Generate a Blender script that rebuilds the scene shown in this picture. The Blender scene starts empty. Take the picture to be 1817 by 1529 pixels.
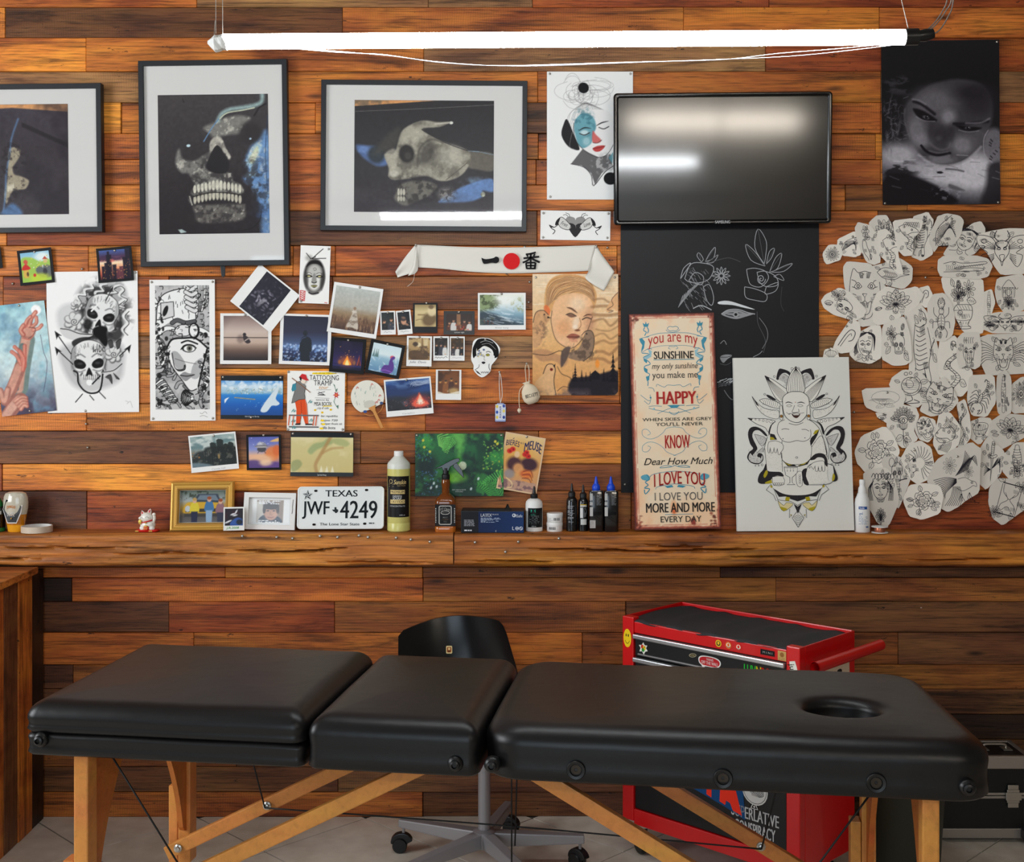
import bpy,bmesh,math,random
import numpy as np
from mathutils import Matrix,Vector,noise
from mathutils.geometry import tessellate_polygon

# ------------------------------------------------------------------ camera, light, exposure
SC = bpy.context.scene
COL = SC.collection
FPX,CX,CY0,CAMY,HC = 2150.0,908.5,645.0,-4.3,1.608
cam_d = bpy.data.cameras.new('camera'); cam = bpy.data.objects.new('camera',cam_d); COL.objects.link(cam)
cam.location = (0,CAMY,HC); cam.rotation_euler = (math.pi/2,0,0)
cam_d.sensor_width = 36.0; cam_d.lens = FPX*36.0/1817.0
cam_d.shift_y = -(764.5-CY0)/1817.0; cam_d.clip_start = 0.05
SC.camera = cam

W = bpy.data.worlds.new('world'); SC.world = W; W.use_nodes = True
bg = W.node_tree.nodes['Background']; bg.inputs[0].default_value = (0.75,0.86,1.0,1); bg.inputs[1].default_value = 0.25

def area(name,loc,rot,sx,sy,energy,col):
    d = bpy.data.lights.new(name,'AREA'); d.shape = 'RECTANGLE'; d.size = sx; d.size_y = sy
    d.energy = energy; d.color = col
    o = bpy.data.objects.new(name,d); o.location = loc; o.rotation_euler = rot; COL.objects.link(o)
    return o
R90 = math.pi/2
# daylight through the side window and through the shop front behind the camera
area('window_daylight',(-3.52,-2.35,1.95),(0,-R90,0),1.7,1.9,78,(0.93,0.97,1.0))
area('shopfront_daylight',(-1.1,-6.9,1.5),(R90,0,0),2.6,2.2,50,(0.72,0.87,1.0))

SC.view_settings.view_transform = 'Standard'; SC.view_settings.look = 'None'
SC.view_settings.gamma = 1.0; SC.view_settings.use_curve_mapping = False
SC.view_settings.exposure = 0.42
SC.cycles.max_bounces = 8; SC.cycles.diffuse_bounces = 3; SC.cycles.glossy_bounces = 3
SC.cycles.transmission_bounces = 6; SC.cycles.transparent_max_bounces = 8
SC.cycles.sample_clamp_indirect = 6.0; SC.cycles.caustics_reflective = False; SC.cycles.caustics_refractive = False

# ------------------------------------------------------------------ helpers
rnd = random.Random(7)
def lin1(c): return c/12.92 if c <= 0.04045 else ((c+0.055)/1.055)**2.4
def lin(c): return tuple(lin1(x/255.0) for x in c)
def sc(y): return (y-CAMY)/FPX
def P(px,py,y=0.0):
    s = sc(y)
    return Vector(((px-CX)*s,y,HC+(CY0-py)*s))

MATS = {}
def nodemat(name):
    m = bpy.data.materials.new(name); m.use_nodes = True
    nt = m.node_tree; b = nt.nodes['Principled BSDF']
    MATS[name] = m
    return m,nt,b
def N(nt,t,**kw):
    n = nt.nodes.new(t)
    for k,v in kw.items(): setattr(n,k,v)
    return n
def L(nt,a,b): nt.links.new(a,b)
def mat(name,col=(200,200,200),rough=0.5,metal=0.0,bump=0.0,bscale=200.0,var=0.0,coat=0.0,spec=0.5,trans=0.0,emit=None,es=0.0,alpha=1.0,ior=1.45,sheen=0.0):
    if name in MATS: return MATS[name]
    m,nt,b = nodemat(name)
    c = lin(col)
    b.inputs['Base Color'].default_value = (*c,1); b.inputs['Roughness'].default_value = rough
    b.inputs['Metallic'].default_value = metal; b.inputs['Coat Weight'].default_value = coat
    b.inputs['Specular IOR Level'].default_value = spec; b.inputs['Transmission Weight'].default_value = trans
    b.inputs['IOR'].default_value = ior; b.inputs['Alpha'].default_value = alpha
    b.inputs['Sheen Weight'].default_value = sheen
    if emit:
        b.inputs['Emission Color'].default_value = (*lin(emit),1); b.inputs['Emission Strength'].default_value = es
    if bump or var:
        tc = N(nt,'ShaderNodeTexCoord')
        n = N(nt,'ShaderNodeTexNoise'); n.inputs['Scale'].default_value = bscale; n.inputs['Detail'].default_value = 4
        L(nt,tc.outputs['Object'],n.inputs['Vector'])
        if bump:
            bp = N(nt,'ShaderNodeBump'); bp.inputs['Strength'].default_value = bump; bp.inputs['Distance'].default_value = 0.002
            L(nt,n.outputs['Fac'],bp.inputs['Height']); L(nt,bp.outputs['Normal'],b.inputs['Normal'])
        if var:
            n2 = N(nt,'ShaderNodeTexNoise'); n2.inputs['Scale'].default_value = bscale*0.08; n2.inputs['Detail'].default_value = 5
            L(nt,tc.outputs['Object'],n2.inputs['Vector'])
            mx = N(nt,'ShaderNodeMix',data_type='RGBA')
            mx.inputs[6].default_value = (*[x*(1-var) for x in c],1); mx.inputs[7].default_value = (*[min(1,x*(1+var)) for x in c],1)
            L(nt,n2.outputs['Fac'],mx.inputs[0]); L(nt,mx.outputs[2],b.inputs['Base Color'])
    return m

def wood_mat(name,gscale=(1.6,9.0,24.0),fine=(7.0,40.0,190.0),knot=(2.6,5.0,9.0),saw=True,rough=0.5,contrast=1.0,use_obj=False,plain=None):
    m,nt,b = nodemat(name)
    geo = N(nt,'ShaderNodeNewGeometry'); oi = N(nt,'ShaderNodeObjectInfo'); tc = N(nt,'ShaderNodeTexCoord')
    mul = N(nt,'ShaderNodeMath',operation='MULTIPLY'); mul.inputs[1].default_value = 53.7; L(nt,oi.outputs['Random'],mul.inputs[0])
    add = N(nt,'ShaderNodeVectorMath',operation='ADD')
    L(nt,tc.outputs['Object'] if use_obj else geo.outputs['Position'],add.inputs[0]); L(nt,mul.outputs[0],add.inputs[1])
    def noi(vec,scale,detail,rough_,dist=0.0):
        v = N(nt,'ShaderNodeVectorMath',operation='MULTIPLY'); v.inputs[1].default_value = vec; L(nt,add.outputs[0],v.inputs[0])
        n = N(nt,'ShaderNodeTexNoise'); n.inputs['Scale'].default_value = scale; n.inputs['Detail'].default_value = detail
        n.inputs['Roughness'].default_value = rough_; n.inputs['Distortion'].default_value = dist
        L(nt,v.outputs[0],n.inputs['Vector']); return n.outputs['Fac']
    def ramp(fac,pts):
        r = N(nt,'ShaderNodeValToRGB'); e = r.color_ramp.elements
        e[0].position,e[0].color = pts[0][0],(*[pts[0][1]]*3,1); e[1].position,e[1].color = pts[-1][0],(*[pts[-1][1]]*3,1)
        for p,v in pts[1:-1]:
            q = e.new(p); q.color = (v,v,v,1)
        L(nt,fac,r.inputs[0]); return r.outputs['Color']
    grain = noi(gscale,1.0,10,0.70,0.7)
    fib = noi(fine,1.0,3,0.6,0.3)
    patch = noi((1.7,3.0,6.5),1.0,5,0.6,0.5)
    k = contrast
    g1 = ramp(grain,[(0.32,1-0.80*k),(0.41,1-0.40*k),(0.49,1-0.04*k),(0.60,1.06),(0.68,1-0.32*k)])
    f1 = ramp(fib,[(0.34,1-0.55*k),(0.48,1-0.08*k),(0.56,1.0),(0.70,1+0.14*k)])
    p1 = ramp(patch,[(0.30,1-0.66*k),(0.44,1-0.22*k),(0.55,1.0),(0.70,1+0.22*k)])
    # knots and dark stains
    v = N(nt,'ShaderNodeVectorMath',operation='MULTIPLY'); v.inputs[1].default_value = knot; L(nt,add.outputs[0],v.inputs[0])
    vo = N(nt,'ShaderNodeTexVoronoi'); vo.inputs['Scale'].default_value = 1.0; L(nt,v.outputs[0],vo.inputs['Vector'])
    kn = ramp(vo.outputs['Distance'],[(0.03,0.18),(0.075,0.55),(0.12,1.0)])
    spot = noi((13.0,20.0,42.0),1.0,4,0.7,0.2)
    s1 = ramp(spot,[(0.29,0.10),(0.34,1.0)])
    s2 = ramp(noi((4.0,9.0,26.0),1.0,6,0.72,0.3),[(0.27,0.10),(0.315,1.0)])
    crk = ramp(noi((gscale[0]*2.2,gscale[1]*2.0,gscale[2]*3.6) if gscale[0] < gscale[2] else (gscale[0]*3.6,gscale[1]*3.6,gscale[2]*2.2),1.0,8,0.74,0.25),[(0.31,0.16),(0.37,0.72),(0.43,1.0)])
    def mulc(a,c):
        x = N(nt,'ShaderNodeMix',data_type='RGBA',blend_type='MULTIPLY'); x.inputs[0].default_value = 1.0
        L(nt,a,x.inputs[6]); L(nt,c,x.inputs[7]); return x.outputs[2]
    if plain:
        rgb = N(nt,'ShaderNodeRGB'); rgb.outputs[0].default_value = (*lin(plain),1); c = rgb.outputs[0]
    else: c = oi.outputs['Color']
    # hue drift towards yellow
    hs = N(nt,'ShaderNodeHueSaturation'); hs.inputs['Saturation'].default_value = 1.0
    mr = N(nt,'ShaderNodeMapRange'); mr.inputs[1].default_value = 0.3; mr.inputs[2].default_value = 0.7; mr.inputs[3].default_value = 0.488; mr.inputs[4].default_value = 0.514
    L(nt,patch,mr.inputs[0]); L(nt,mr.outputs[0],hs.inputs['Hue']); L(nt,c,hs.inputs['Color'])
    c = hs.outputs[0]
    for q in ((g1,f1,p1,kn,s1,s2,crk) if k > 0.5 else (g1,f1)): c = mulc(c,q)
    hgt = fib
    if saw:     # small bright nail heads
        nv = N(nt,'ShaderNodeVectorMath',operation='MULTIPLY'); nv.inputs[1].default_value = (5.5,0.0,9.0); L(nt,add.outputs[0],nv.inputs[0])
        vn = N(nt,'ShaderNodeTexVoronoi'); vn.inputs['Scale'].default_value = 1.0; L(nt,nv.outputs[0],vn.inputs['Vector'])
        nr = ramp(vn.outputs['Distance'],[(0.014,0.75),(0.020,0.0)])
        nm = N(nt,'ShaderNodeMix',data_type='RGBA'); nm.inputs[7].default_value = (0.55,0.48,0.42,1); L(nt,nr,nm.inputs[0]); L(nt,c,nm.inputs[6]); c = nm.outputs[2]
    if saw:
        w = N(nt,'ShaderNodeTexWave',wave_type='BANDS',bands_direction='X'); w.inputs['Scale'].default_value = 38; w.inputs['Distortion'].default_value = 4.5
        w.inputs['Detail'].default_value = 2; L(nt,add.outputs[0],w.inputs['Vector'])
        msk = ramp(noi((0.9,1.0,3.0),1.0,2,0.5),[(0.50,0.0),(0.60,0.16)])
        sw = N(nt,'ShaderNodeMix',data_type='RGBA'); sw.inputs[6].default_value = (1,1,1,1)
        L(nt,msk,sw.inputs[0]); L(nt,w.outputs['Color'],sw.inputs[7]); c = mulc(c,sw.outputs[2])
    L(nt,c,b.inputs['Base Color']); b.inputs['Roughness'].default_value = rough; b.inputs['Specular IOR Level'].default_value = 0.35
    ad = N(nt,'ShaderNodeMath',operation='ADD'); L(nt,grain,ad.inputs[0]); L(nt,hgt,ad.inputs[1])
    bp = N(nt,'ShaderNodeBump'); bp.inputs['Strength'].default_value = 0.45; bp.inputs['Distance'].default_value = 0.0025
    L(nt,ad.outputs[0],bp.inputs['Height']); L(nt,bp.outputs['Normal'],b.inputs['Normal'])
    return m

def vcol_mat(name,rough=0.6,coat=0.0,spec=0.4):
    m,nt,b = nodemat(name)
    a = N(nt,'ShaderNodeVertexColor'); a.layer_name = 'Col'
    L(nt,a.outputs['Color'],b.inputs['Base Color']); b.inputs['Roughness'].default_value = rough
    b.inputs['Coat Weight'].default_value = coat; b.inputs['Coat Roughness'].default_value = 0.08; b.inputs['Specular IOR Level'].default_value = spec
    return m
vcol_mat('ink_matte',0.75,spec=0.2); vcol_mat('ink_satin',0.4,spec=0.2); vcol_mat('ink_gloss',0.32,spec=0.28)

def link(name,me,m=None,parent=None,M=None,smooth=False):
    o = bpy.data.objects.new(name,me); COL.objects.link(o)
    if m is not None:
        for q in (m if isinstance(m,(list,tuple)) else [m]):
            me.materials.append(MATS[q] if isinstance(q,str) else q)
    if parent is not None: o.parent = parent
    if M is not None: o.matrix_basis = M
    if smooth: me.shade_smooth()
    return o
def tag(o,label=None,cat=None,group=None,kind=None):
    if label: o['label'] = label
    if cat: o['category'] = cat
    if group: o['group'] = group
    if kind: o['kind'] = kind
    return o
def empty(name,M,label,cat,group=None):
    o = bpy.data.objects.new(name,None); COL.objects.link(o); o.matrix_basis = M; o.empty_display_size = 0.05
    return tag(o,label,cat,group)

class MB:
    """collects verts/faces; build() links them as one mesh object"""
    def __init__(s): s.v = []; s.f = []; s.mi = []; s.cur = 0
    def add(s,vs,fs,M=None):
        o = len(s.v)
        s.v += [tuple(M @ Vector(p)) if M is not None else tuple(p) for p in vs]
        s.f += [tuple(i+o for i in f) for f in fs]; s.mi += [s.cur]*len(fs); return s
    def box(s,a,b,M=None):
        (x0,y0,z0),(x1,y1,z1) = a,b
        return s.add([(x0,y0,z0),(x1,y0,z0),(x1,y1,z0),(x0,y1,z0),(x0,y0,z1),(x1,y0,z1),(x1,y1,z1),(x0,y1,z1)],
                     [(0,3,2,1),(4,5,6,7),(0,1,5,4),(1,2,6,5),(2,3,7,6),(3,0,4,7)],M)
    def lathe(s,prof,n=24,M=None,cap=True,sx=1.0,sy=1.0):
        vs = []; fs = []
        for r,z in prof:
            for i in range(n):
                a = 2*math.pi*i/n; vs.append((r*sx*math.cos(a),r*sy*math.sin(a),z))
        for k in range(len(prof)-1):
            for i in range(n):
                j = (i+1) % n; fs.append((k*n+i,k*n+j,(k+1)*n+j,(k+1)*n+i))
        if cap:
            fs.append(tuple(range(n-1,-1,-1))); fs.append(tuple((len(prof)-1)*n+i for i in range(n)))
        return s.add(vs,fs,M)
    def tube(s,pts,r,n=8,cap=True):
        pts = [Vector(p) for p in pts]; m = len(pts); rings = []
        up = None
        for i,p in enumerate(pts):
            t = (pts[min(i+1,m-1)]-pts[max(i-1,0)]).normalized()
            if up is None: up = t.orthogonal().normalized()
            a = (up - t*up.dot(t))
            a = a.normalized() if a.length > 1e-6 else t.orthogonal().normalized()
            up = a; b = t.cross(a); rr = r[i] if isinstance(r,(list,tuple)) else r
            rings.append([p+(a*math.cos(2*math.pi*k/n)+b*math.sin(2*math.pi*k/n))*rr for k in range(n)])
        vs = [tuple(q) for ring in rings for q in ring]; fs = []
        for i in range(m-1):
            for k in range(n):
                j = (k+1) % n; fs.append((i*n+k,i*n+j,(i+1)*n+j,(i+1)*n+k))
        if cap: fs.append(tuple(range(n-1,-1,-1))); fs.append(tuple((m-1)*n+i for i in range(n)))
        return s.add(vs,fs)
    def prism(s,poly,z0,z1,M=None):
        n = len(poly); vs = [(x,y,z0) for x,y in poly]+[(x,y,z1) for x,y in poly]
        ar = sum(poly[i][0]*poly[(i+1) % n][1]-poly[(i+1) % n][0]*poly[i][1] for i in range(n))
        fs = [tuple(range(n-1,-1,-1)),tuple(range(n,2*n))]+[(i,(i+1) % n,n+(i+1) % n,n+i) for i in range(n)]
        if ar < 0: fs = [tuple(reversed(f)) for f in fs]
        return s.add(vs,fs,M)
    def loops(s,rings,cap0=True,cap1=True,M=None):
        n = len(rings[0]); vs = [p for r in rings for p in r]; fs = []
        for k in range(len(rings)-1):
            for i in range(n):
                j = (i+1) % n; fs.append((k*n+i,k*n+j,(k+1)*n+j,(k+1)*n+i))
        if cap0: fs.append(tuple(range(n-1,-1,-1)))
        if cap1: fs.append(tuple((len(rings)-1)*n+i for i in range(n)))
        return s.add(vs,fs,M)
    def mesh(s,name='mesh',bev=0.0,seg=2):
        me = bpy.data.meshes.new(name); me.from_pydata(s.v,[],s.f)
        if any(s.mi): me.polygons.foreach_set('material_index',s.mi)
        if bev:
            bm = bmesh.new(); bm.from_mesh(me)
            es = [e for e in bm.edges if len(e.link_faces) == 2 and e.calc_face_angle(0) > 0.5]
            bmesh.ops.bevel(bm,geom=es,offset=bev,segments=seg,affect='EDGES',profile=0.6,clamp_overlap=True)
            bm.to_mesh(me); bm.free()
        me.update(); return me
    def build(s,name,m,parent=None,M=None,bev=0.0,smooth=None,seg=2):
        me = s.mesh(name,bev,seg)
        o = link(name,me,m,parent,M)
        if smooth: 
            me.shade_smooth()
            if smooth is not True:
                me.set_sharp_from_angle(angle=math.radians(smooth))
        return o

def rrect(w,h,r,n=6,cx=0.0,cy=0.0):
    pts = []
    for (sx,sy,a0) in ((1,-1,-90),(1,1,0),(-1,1,90),(-1,-1,180)):
        for i in range(n+1):
            a = math.radians(a0+90.0*i/n); pts.append((cx+sx*(w/2-r)+r*math.cos(a),cy+sy*(h/2-r)+r*math.sin(a)))
    return pts
def catmull(pts,n=6,closed=False):
    m = len(pts)
    if m < 3: return [tuple(p) for p in pts]
    out = []
    rng = range(m) if closed else range(m-1)
    for i in rng:
        p0 = pts[(i-1) % m] if closed or i > 0 else pts[0]; p1 = pts[i]; p2 = pts[(i+1) % m]; p3 = pts[(i+2) % m] if closed or i+2 < m else pts[-1]
        for k in range(n):
            t = k/n
            out.append(tuple(0.5*(2*b+(c-a)*t+(2*a-5*b+4*c-d)*t*t+(-a+3*b-3*c+d)*t**3) for a,b,c,d in zip(p0,p1,p2,p3)))
    if not closed: out.append(tuple(pts[-1]))
    return out
RX = Matrix.Rotation(R90,4,'X')
def WM(px,py,y,roll=0.0,lean=0.0):
    """frame on the wall: local x right, local y up, local z towards the room; lean tips the top towards the wall"""
    return Matrix.Translation(P(px,py,y)) @ Matrix.Rotation(-lean,4,'X') @ RX @ Matrix.Rotation(math.radians(roll),4,'Z')
# ------------------------------------------------------------------ flat print: vector ink and painted prints
FONT_CACHE = {}
def glyphs(s,bold=0.0,space=1.0):
    k = (s,bold,space)
    if k not in FONT_CACHE:
        cu = bpy.data.curves.new('lettering','FONT'); cu.body = s; cu.offset = bold; cu.space_character = space; cu.resolution_u = 3
        ob = bpy.data.objects.new('lettering',cu); me = ob.to_mesh()
        v = np.array([x.co[:2] for x in me.vertices]).reshape(-1,2); me.calc_loop_triangles()
        t = [tuple(q.vertices) for q in me.loop_triangles]
        ob.to_mesh_clear(); bpy.data.objects.remove(ob); bpy.data.curves.remove(cu)
        FONT_CACHE[k] = (v,t)
    return FONT_CACHE[k]
class Ink:
    def __init__(s,w,h,sc_,dz=0.00004):
        s.w,s.h,s.s,s.dz = w,h,sc_,dz; s.v = []; s.f = []; s.c = []; s.z = 0.0; s.last = None
    def _add(s,pts,tris,col,share=None):
        if share is None or (share,col) != s.last: s.z += s.dz      # like strokes share a layer
        s.last = None if share is None else (share,col)
        o = len(s.v); l = lin(col)
        for x,y in pts: s.v.append((x,y,s.z)); s.c.append((*l,1))
        for a,b,c in tris:
            (x0,y0),(x1,y1),(x2,y2) = pts[a],pts[b],pts[c]
            if (x1-x0)*(y2-y0)-(x2-x0)*(y1-y0) > 0: b,c = c,b     # y runs down
            s.f.append((a+o,b+o,c+o))
        return s
    def fill(s,poly,col,smooth=0):
        if smooth: poly = catmull(poly,smooth,True)
        t = tessellate_polygon([[Vector((x,y,0)) for x,y in poly]])
        return s._add(list(poly),t,col)
    def ell(s,cx,cy,rx,ry=None,col=(0,0,0),rot=0.0,n=20):
        ry = rx if ry is None else ry; c,q = math.cos(math.radians(rot)),math.sin(math.radians(rot))
        pts = [(cx+rx*math.cos(a)*c-ry*math.sin(a)*q,cy+rx*math.cos(a)*q+ry*math.sin(a)*c) for a in [2*math.pi*i/n for i in range(n)]]
        return s._add(pts,[(0,i,i+1) for i in range(1,n-1)],col,'line' if n <= 5 else None)
    def ring(s,cx,cy,rx,ry=None,w=1.0,col=(0,0,0),a0=0,a1=360,rot=0,n=20):
        ry = rx if ry is None else ry; c,q = math.cos(math.radians(rot)),math.sin(math.radians(rot))
        pts = []
        for i in range(n+1):
            a = math.radians(a0+(a1-a0)*i/n); x,y = rx*math.cos(a),ry*math.sin(a); pts.append((cx+x*c-y*q,cy+x*q+y*c))
        return s.stroke(pts,w,col)
    def stroke(s,pts,w=1.0,col=(0,0,0),smooth=0,taper=False,closed=False):
        if smooth: pts = catmull(pts,smooth,closed)
        if closed: pts = list(pts)+[pts[0]]
        n = len(pts); vs = []
        for i in range(n):
            x0,y0 = pts[max(i-1,0)][:2]; x1,y1 = pts[min(i+1,n-1)][:2]; dx,dy = x1-x0,y1-y0; d = math.hypot(dx,dy) or 1
            ww = w*0.5
            if taper: ww *= 0.25+0.75*math.sin(math.pi*(i+0.3)/(n-0.4)) if n > 2 else 1
            vs += [(pts[i][0]-dy/d*ww,pts[i][1]+dx/d*ww),(pts[i][0]+dy/d*ww,pts[i][1]-dx/d*ww)]
        fs = []
        for i in range(n-1): a = 2*i; fs += [(a,a+1,a+3),(a,a+3,a+2)]
        return s._add(vs,fs,col,'line')
    def rect(s,x0,y0,x1,y1,col): return s._add([(x0,y0),(x1,y0),(x1,y1),(x0,y1)],[(0,1,2),(0,2,3)],col,'rect')
    def text(s,t,x0,y0,x1,y1,col,bold=0.0,shear=0.0,bend=0.0,space=1.0,rot=0.0,keep=False):
        if bold > 0:                             # heavier weight: the same letters struck three times
            e = bold*(y1-y0)*0.75
            for q in (-e,e): s.text(t,x0+e+q,y0,x1-e+q,y1,col,0.0,shear,bend,space,rot,keep)
            return s
        v,tri = glyphs(t,0.0,space)
        if len(v) == 0: return s
        a,b = v.min(0),v.max(0); u = (v-a)/np.maximum(b-a,1e-6)
        if keep:   # keep glyph proportions, fit height, centre in box
            wn = (y1-y0)*(b[0]-a[0])/(b[1]-a[1]); c = (x0+x1)/2; x0,x1 = c-wn/2,c+wn/2
        X = x0+(x1-x0)*u[:,0]; Y = y1-(y1-y0)*u[:,1]
        X = X+shear*(y1-Y); m_ = (X-x0)/(x1-x0)*2-1; Y = Y+bend*m_*m_
        if rot:
            c,q = math.cos(math.radians(rot)),math.sin(math.radians(rot)); mx,my = (x0+x1)/2,(y0+y1)/2
            X,Y = mx+(X-mx)*c-(Y-my)*q,my+(X-mx)*q+(Y-my)*c
        return s._add(list(zip(X.tolist(),Y.tolist())),tri,col,'text')
    def band(s,x0,y0,x1,y1,col,n=14):
        vs = []; fs = []
        for i in range(n+1): x = x0+(x1-x0)*i/n; vs += [(x,y0),(x,y1)]
        for i in range(n): a = 2*i; fs += [(a,a+1,a+3),(a,a+3,a+2)]
        return s._add(vs,fs,col)
    def lines(s,x0,y0,x1,y1,n,col,seed=1,w=0.8,fill=0.9):
        r = random.Random(seed); st = (y1-y0)/n
        for i in range(n):
            y = y0+(i+0.5)*st; x = x0; e = x1-(x1-x0)*r.uniform(0,0.35)
            while x < e:
                l = r.uniform(2,6); 
                if r.random() < fill: s.rect(x,y-w/2,min(e,x+l),y+w/2,col)
                x += l+1.0
        return s
    def build(s,name,parent,m='ink_matte',z=0.0005,warp=None):
        V = []; kz = min(1.0,0.0025/max(s.z,1e-9))
        for x,y,zz in s.v:
            zz *= kz
            X,Y = (x-s.w/2)*s.s,(s.h/2-y)*s.s
            V.append(warp(X,Y,z+zz) if warp else (X,Y,z+zz))
        me = bpy.data.meshes.new(name); me.from_pydata(V,[],s.f)
        a = me.color_attributes.new('Col','FLOAT_COLOR','POINT'); a.data.foreach_set('color',np.array(s.c,dtype=np.float32).ravel())
        me.update(); return link(name,me,m,parent)

class Cv:
    """painted print: colours on a fine vertex grid"""
    def __init__(s,w,h,col=(255,255,255),res=1.0):
        s.w,s.h = w,h; s.nx,s.ny = max(3,int(round(w*res))+1),max(3,int(round(h*res))+1)
        s.X,s.Y = np.meshgrid(np.linspace(0,w,s.nx),np.linspace(0,h,s.ny)); s.px = w/(s.nx-1)
        s.a = np.zeros((s.ny,s.nx,3)); s.a[:] = col
    def _win(s,x0,y0,x1,y1):
        i0 = max(0,int(x0/s.w*(s.nx-1))-1); i1 = min(s.nx,int(x1/s.w*(s.nx-1))+3); j0 = max(0,int(y0/s.h*(s.ny-1))-1); j1 = min(s.ny,int(y1/s.h*(s.ny-1))+3)
        return (slice(j0,j1),slice(i0,i1)) if i1 > i0 and j1 > j0 else None
    def mix(s,al,col,win=None):
        win = win or (slice(None),slice(None)); t = s.a[win]; s.a[win] = t+(np.array(col,float)-t)*al[...,None]; return s
    def vgrad(s,stops,y0=0,y1=None):
        y1 = s.h if y1 is None else y1
        t = (s.Y-y0)/(y1-y0); m_ = (t >= 0) & (t <= 1); ps = [p for p,_ in stops]
        for k in range(3): s.a[...,k] = np.where(m_,np.interp(t,ps,[c[k] for _,c in stops]),s.a[...,k])
        return s
    def ell(s,cx,cy,rx,ry,col,al=1.0,soft=0.0,rot=0.0):
        R_ = max(rx,ry)*(1+soft)+2; w_ = s._win(cx-R_,cy-R_,cx+R_,cy+R_)
        if not w_: return s
        c,q = math.cos(math.radians(rot)),math.sin(math.radians(rot)); dx,dy = s.X[w_]-cx,s.Y[w_]-cy
        u,v = (dx*c+dy*q)/rx,(-dx*q+dy*c)/ry; d = np.sqrt(u*u+v*v)
        k = max(soft,1.0*s.px/max(1e-3,min(rx,ry)))
        return s.mix(np.clip((1-d)/k+0.5,0,1)**(1.5 if soft > 0.3 else 1)*al,col,w_)
    def poly(s,pts,col,al=1.0,smooth=0,soft=0.0):
        if smooth: pts = catmull(pts,smooth,True)
        p = np.array(pts); e = max(soft,s.px)
        w_ = s._win(p[:,0].min()-e,p[:,1].min()-e,p[:,0].max()+e,p[:,1].max()+e)
        if not w_: return s
        X,Y = s.X[w_],s.Y[w_]; ins = np.zeros(X.shape,bool); d = np.full(X.shape,1e9)
        for i in range(len(p)):
            (x0,y0),(x1,y1) = p[i],p[(i+1) % len(p)]
            if y0 != y1: ins ^= ((Y < y0) != (Y < y1)) & (X < (x1-x0)*(Y-y0)/(y1-y0)+x0)
            vx,vy = x1-x0,y1-y0; L2 = vx*vx+vy*vy or 1e-9; t = np.clip(((X-x0)*vx+(Y-y0)*vy)/L2,0,1)
            d = np.minimum(d,np.hypot(X-x0-t*vx,Y-y0-t*vy))
        sd = np.where(ins,d,-d)
        return s.mix(np.clip(sd/e+0.5,0,1)*al,col,w_)
    def line(s,pts,w,col,al=1.0,smooth=0,soft=0.0,taper=False):
        if smooth: pts = catmull(pts,smooth)
        e = max(s.px,soft); p = np.array(pts); m_ = w/2+e+1
        w_ = s._win(p[:,0].min()-m_,p[:,1].min()-m_,p[:,0].max()+m_,p[:,1].max()+m_)
        if not w_: return s
        X,Y = s.X[w_],s.Y[w_]; d = np.full(X.shape,1e9); n = len(p)-1
        for i in range(n):
            (x0,y0),(x1,y1) = p[i],p[i+1]; vx,vy = x1-x0,y1-y0; L2 = vx*vx+vy*vy or 1e-9
            t = np.clip(((X-x0)*vx+(Y-y0)*vy)/L2,0,1); dd = np.hypot(X-x0-t*vx,Y-y0-t*vy)
            if taper: dd = dd+w/2*(abs((i+t)/n*2-1))**2*0.9
            d = np.minimum(d,dd)
        return s.mix(np.clip((w/2-d)/e+0.5,0,1)*al,col,w_)
    def fbm(s,cell,seed=0,oct_=4,sx=1.0,sy=1.0):
        r = np.random.RandomState(seed); out = np.zeros((s.ny,s.nx)); amp = 1.0; tot = 0
        for o in range(oct_):
            c = cell/2**o; gx,gy = int(s.w/(c*sx))+3,int(s.h/(c*sy))+3; g = r.rand(gy,gx)
            fx,fy = s.X/(c*sx),s.Y/(c*sy); ix,iy = fx.astype(int),fy.astype(int); tx,ty = fx-ix,fy-iy; tx = tx*tx*(3-2*tx); ty = ty*ty*(3-2*ty)
            v = (g[iy,ix]*(1-tx)+g[iy,ix+1]*tx)*(1-ty)+(g[iy+1,ix]*(1-tx)+g[iy+1,ix+1]*tx)*ty
            out += v*amp; tot += amp; amp *= 0.55
        return out/tot
    def cloud(s,col,cell,seed=0,lo=0.5,hi=0.7,al=1.0,mask=None,sx=1.0,sy=1.0):
        a = np.clip((s.fbm(cell,seed,4,sx,sy)-lo)/(hi-lo),0,1)*al
        if mask is not None: a = a*mask
        return s.mix(a,col)
    def mask_ell(s,cx,cy,rx,ry,soft=0.5,rot=0.0):
        c,q = math.cos(math.radians(rot)),math.sin(math.radians(rot)); dx,dy = s.X-cx,s.Y-cy
        return np.clip((1-np.hypot((dx*c+dy*q)/rx,(-dx*q+dy*c)/ry))/soft+0.5,0,1)
    def grain(s,amt,seed=0,cell=2.0):
        n = s.fbm(cell*2,seed,2)-0.5; s.a = np.clip(s.a*(1+amt*n[...,None]*2),0,255); return s
    def specks(s,n,col,x0,y0,x1,y1,r0,r1,seed=0,al=1.0,asp=1.0):
        r = random.Random(seed)
        for _ in range(n):
            q = r.uniform(r0,r1); c = col[r.randrange(len(col))] if isinstance(col,list) else col
            s.ell(r.uniform(x0,x1),r.uniform(y0,y1),q,q*asp,c,al,0.3,r.uniform(0,180))
        return s
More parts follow.
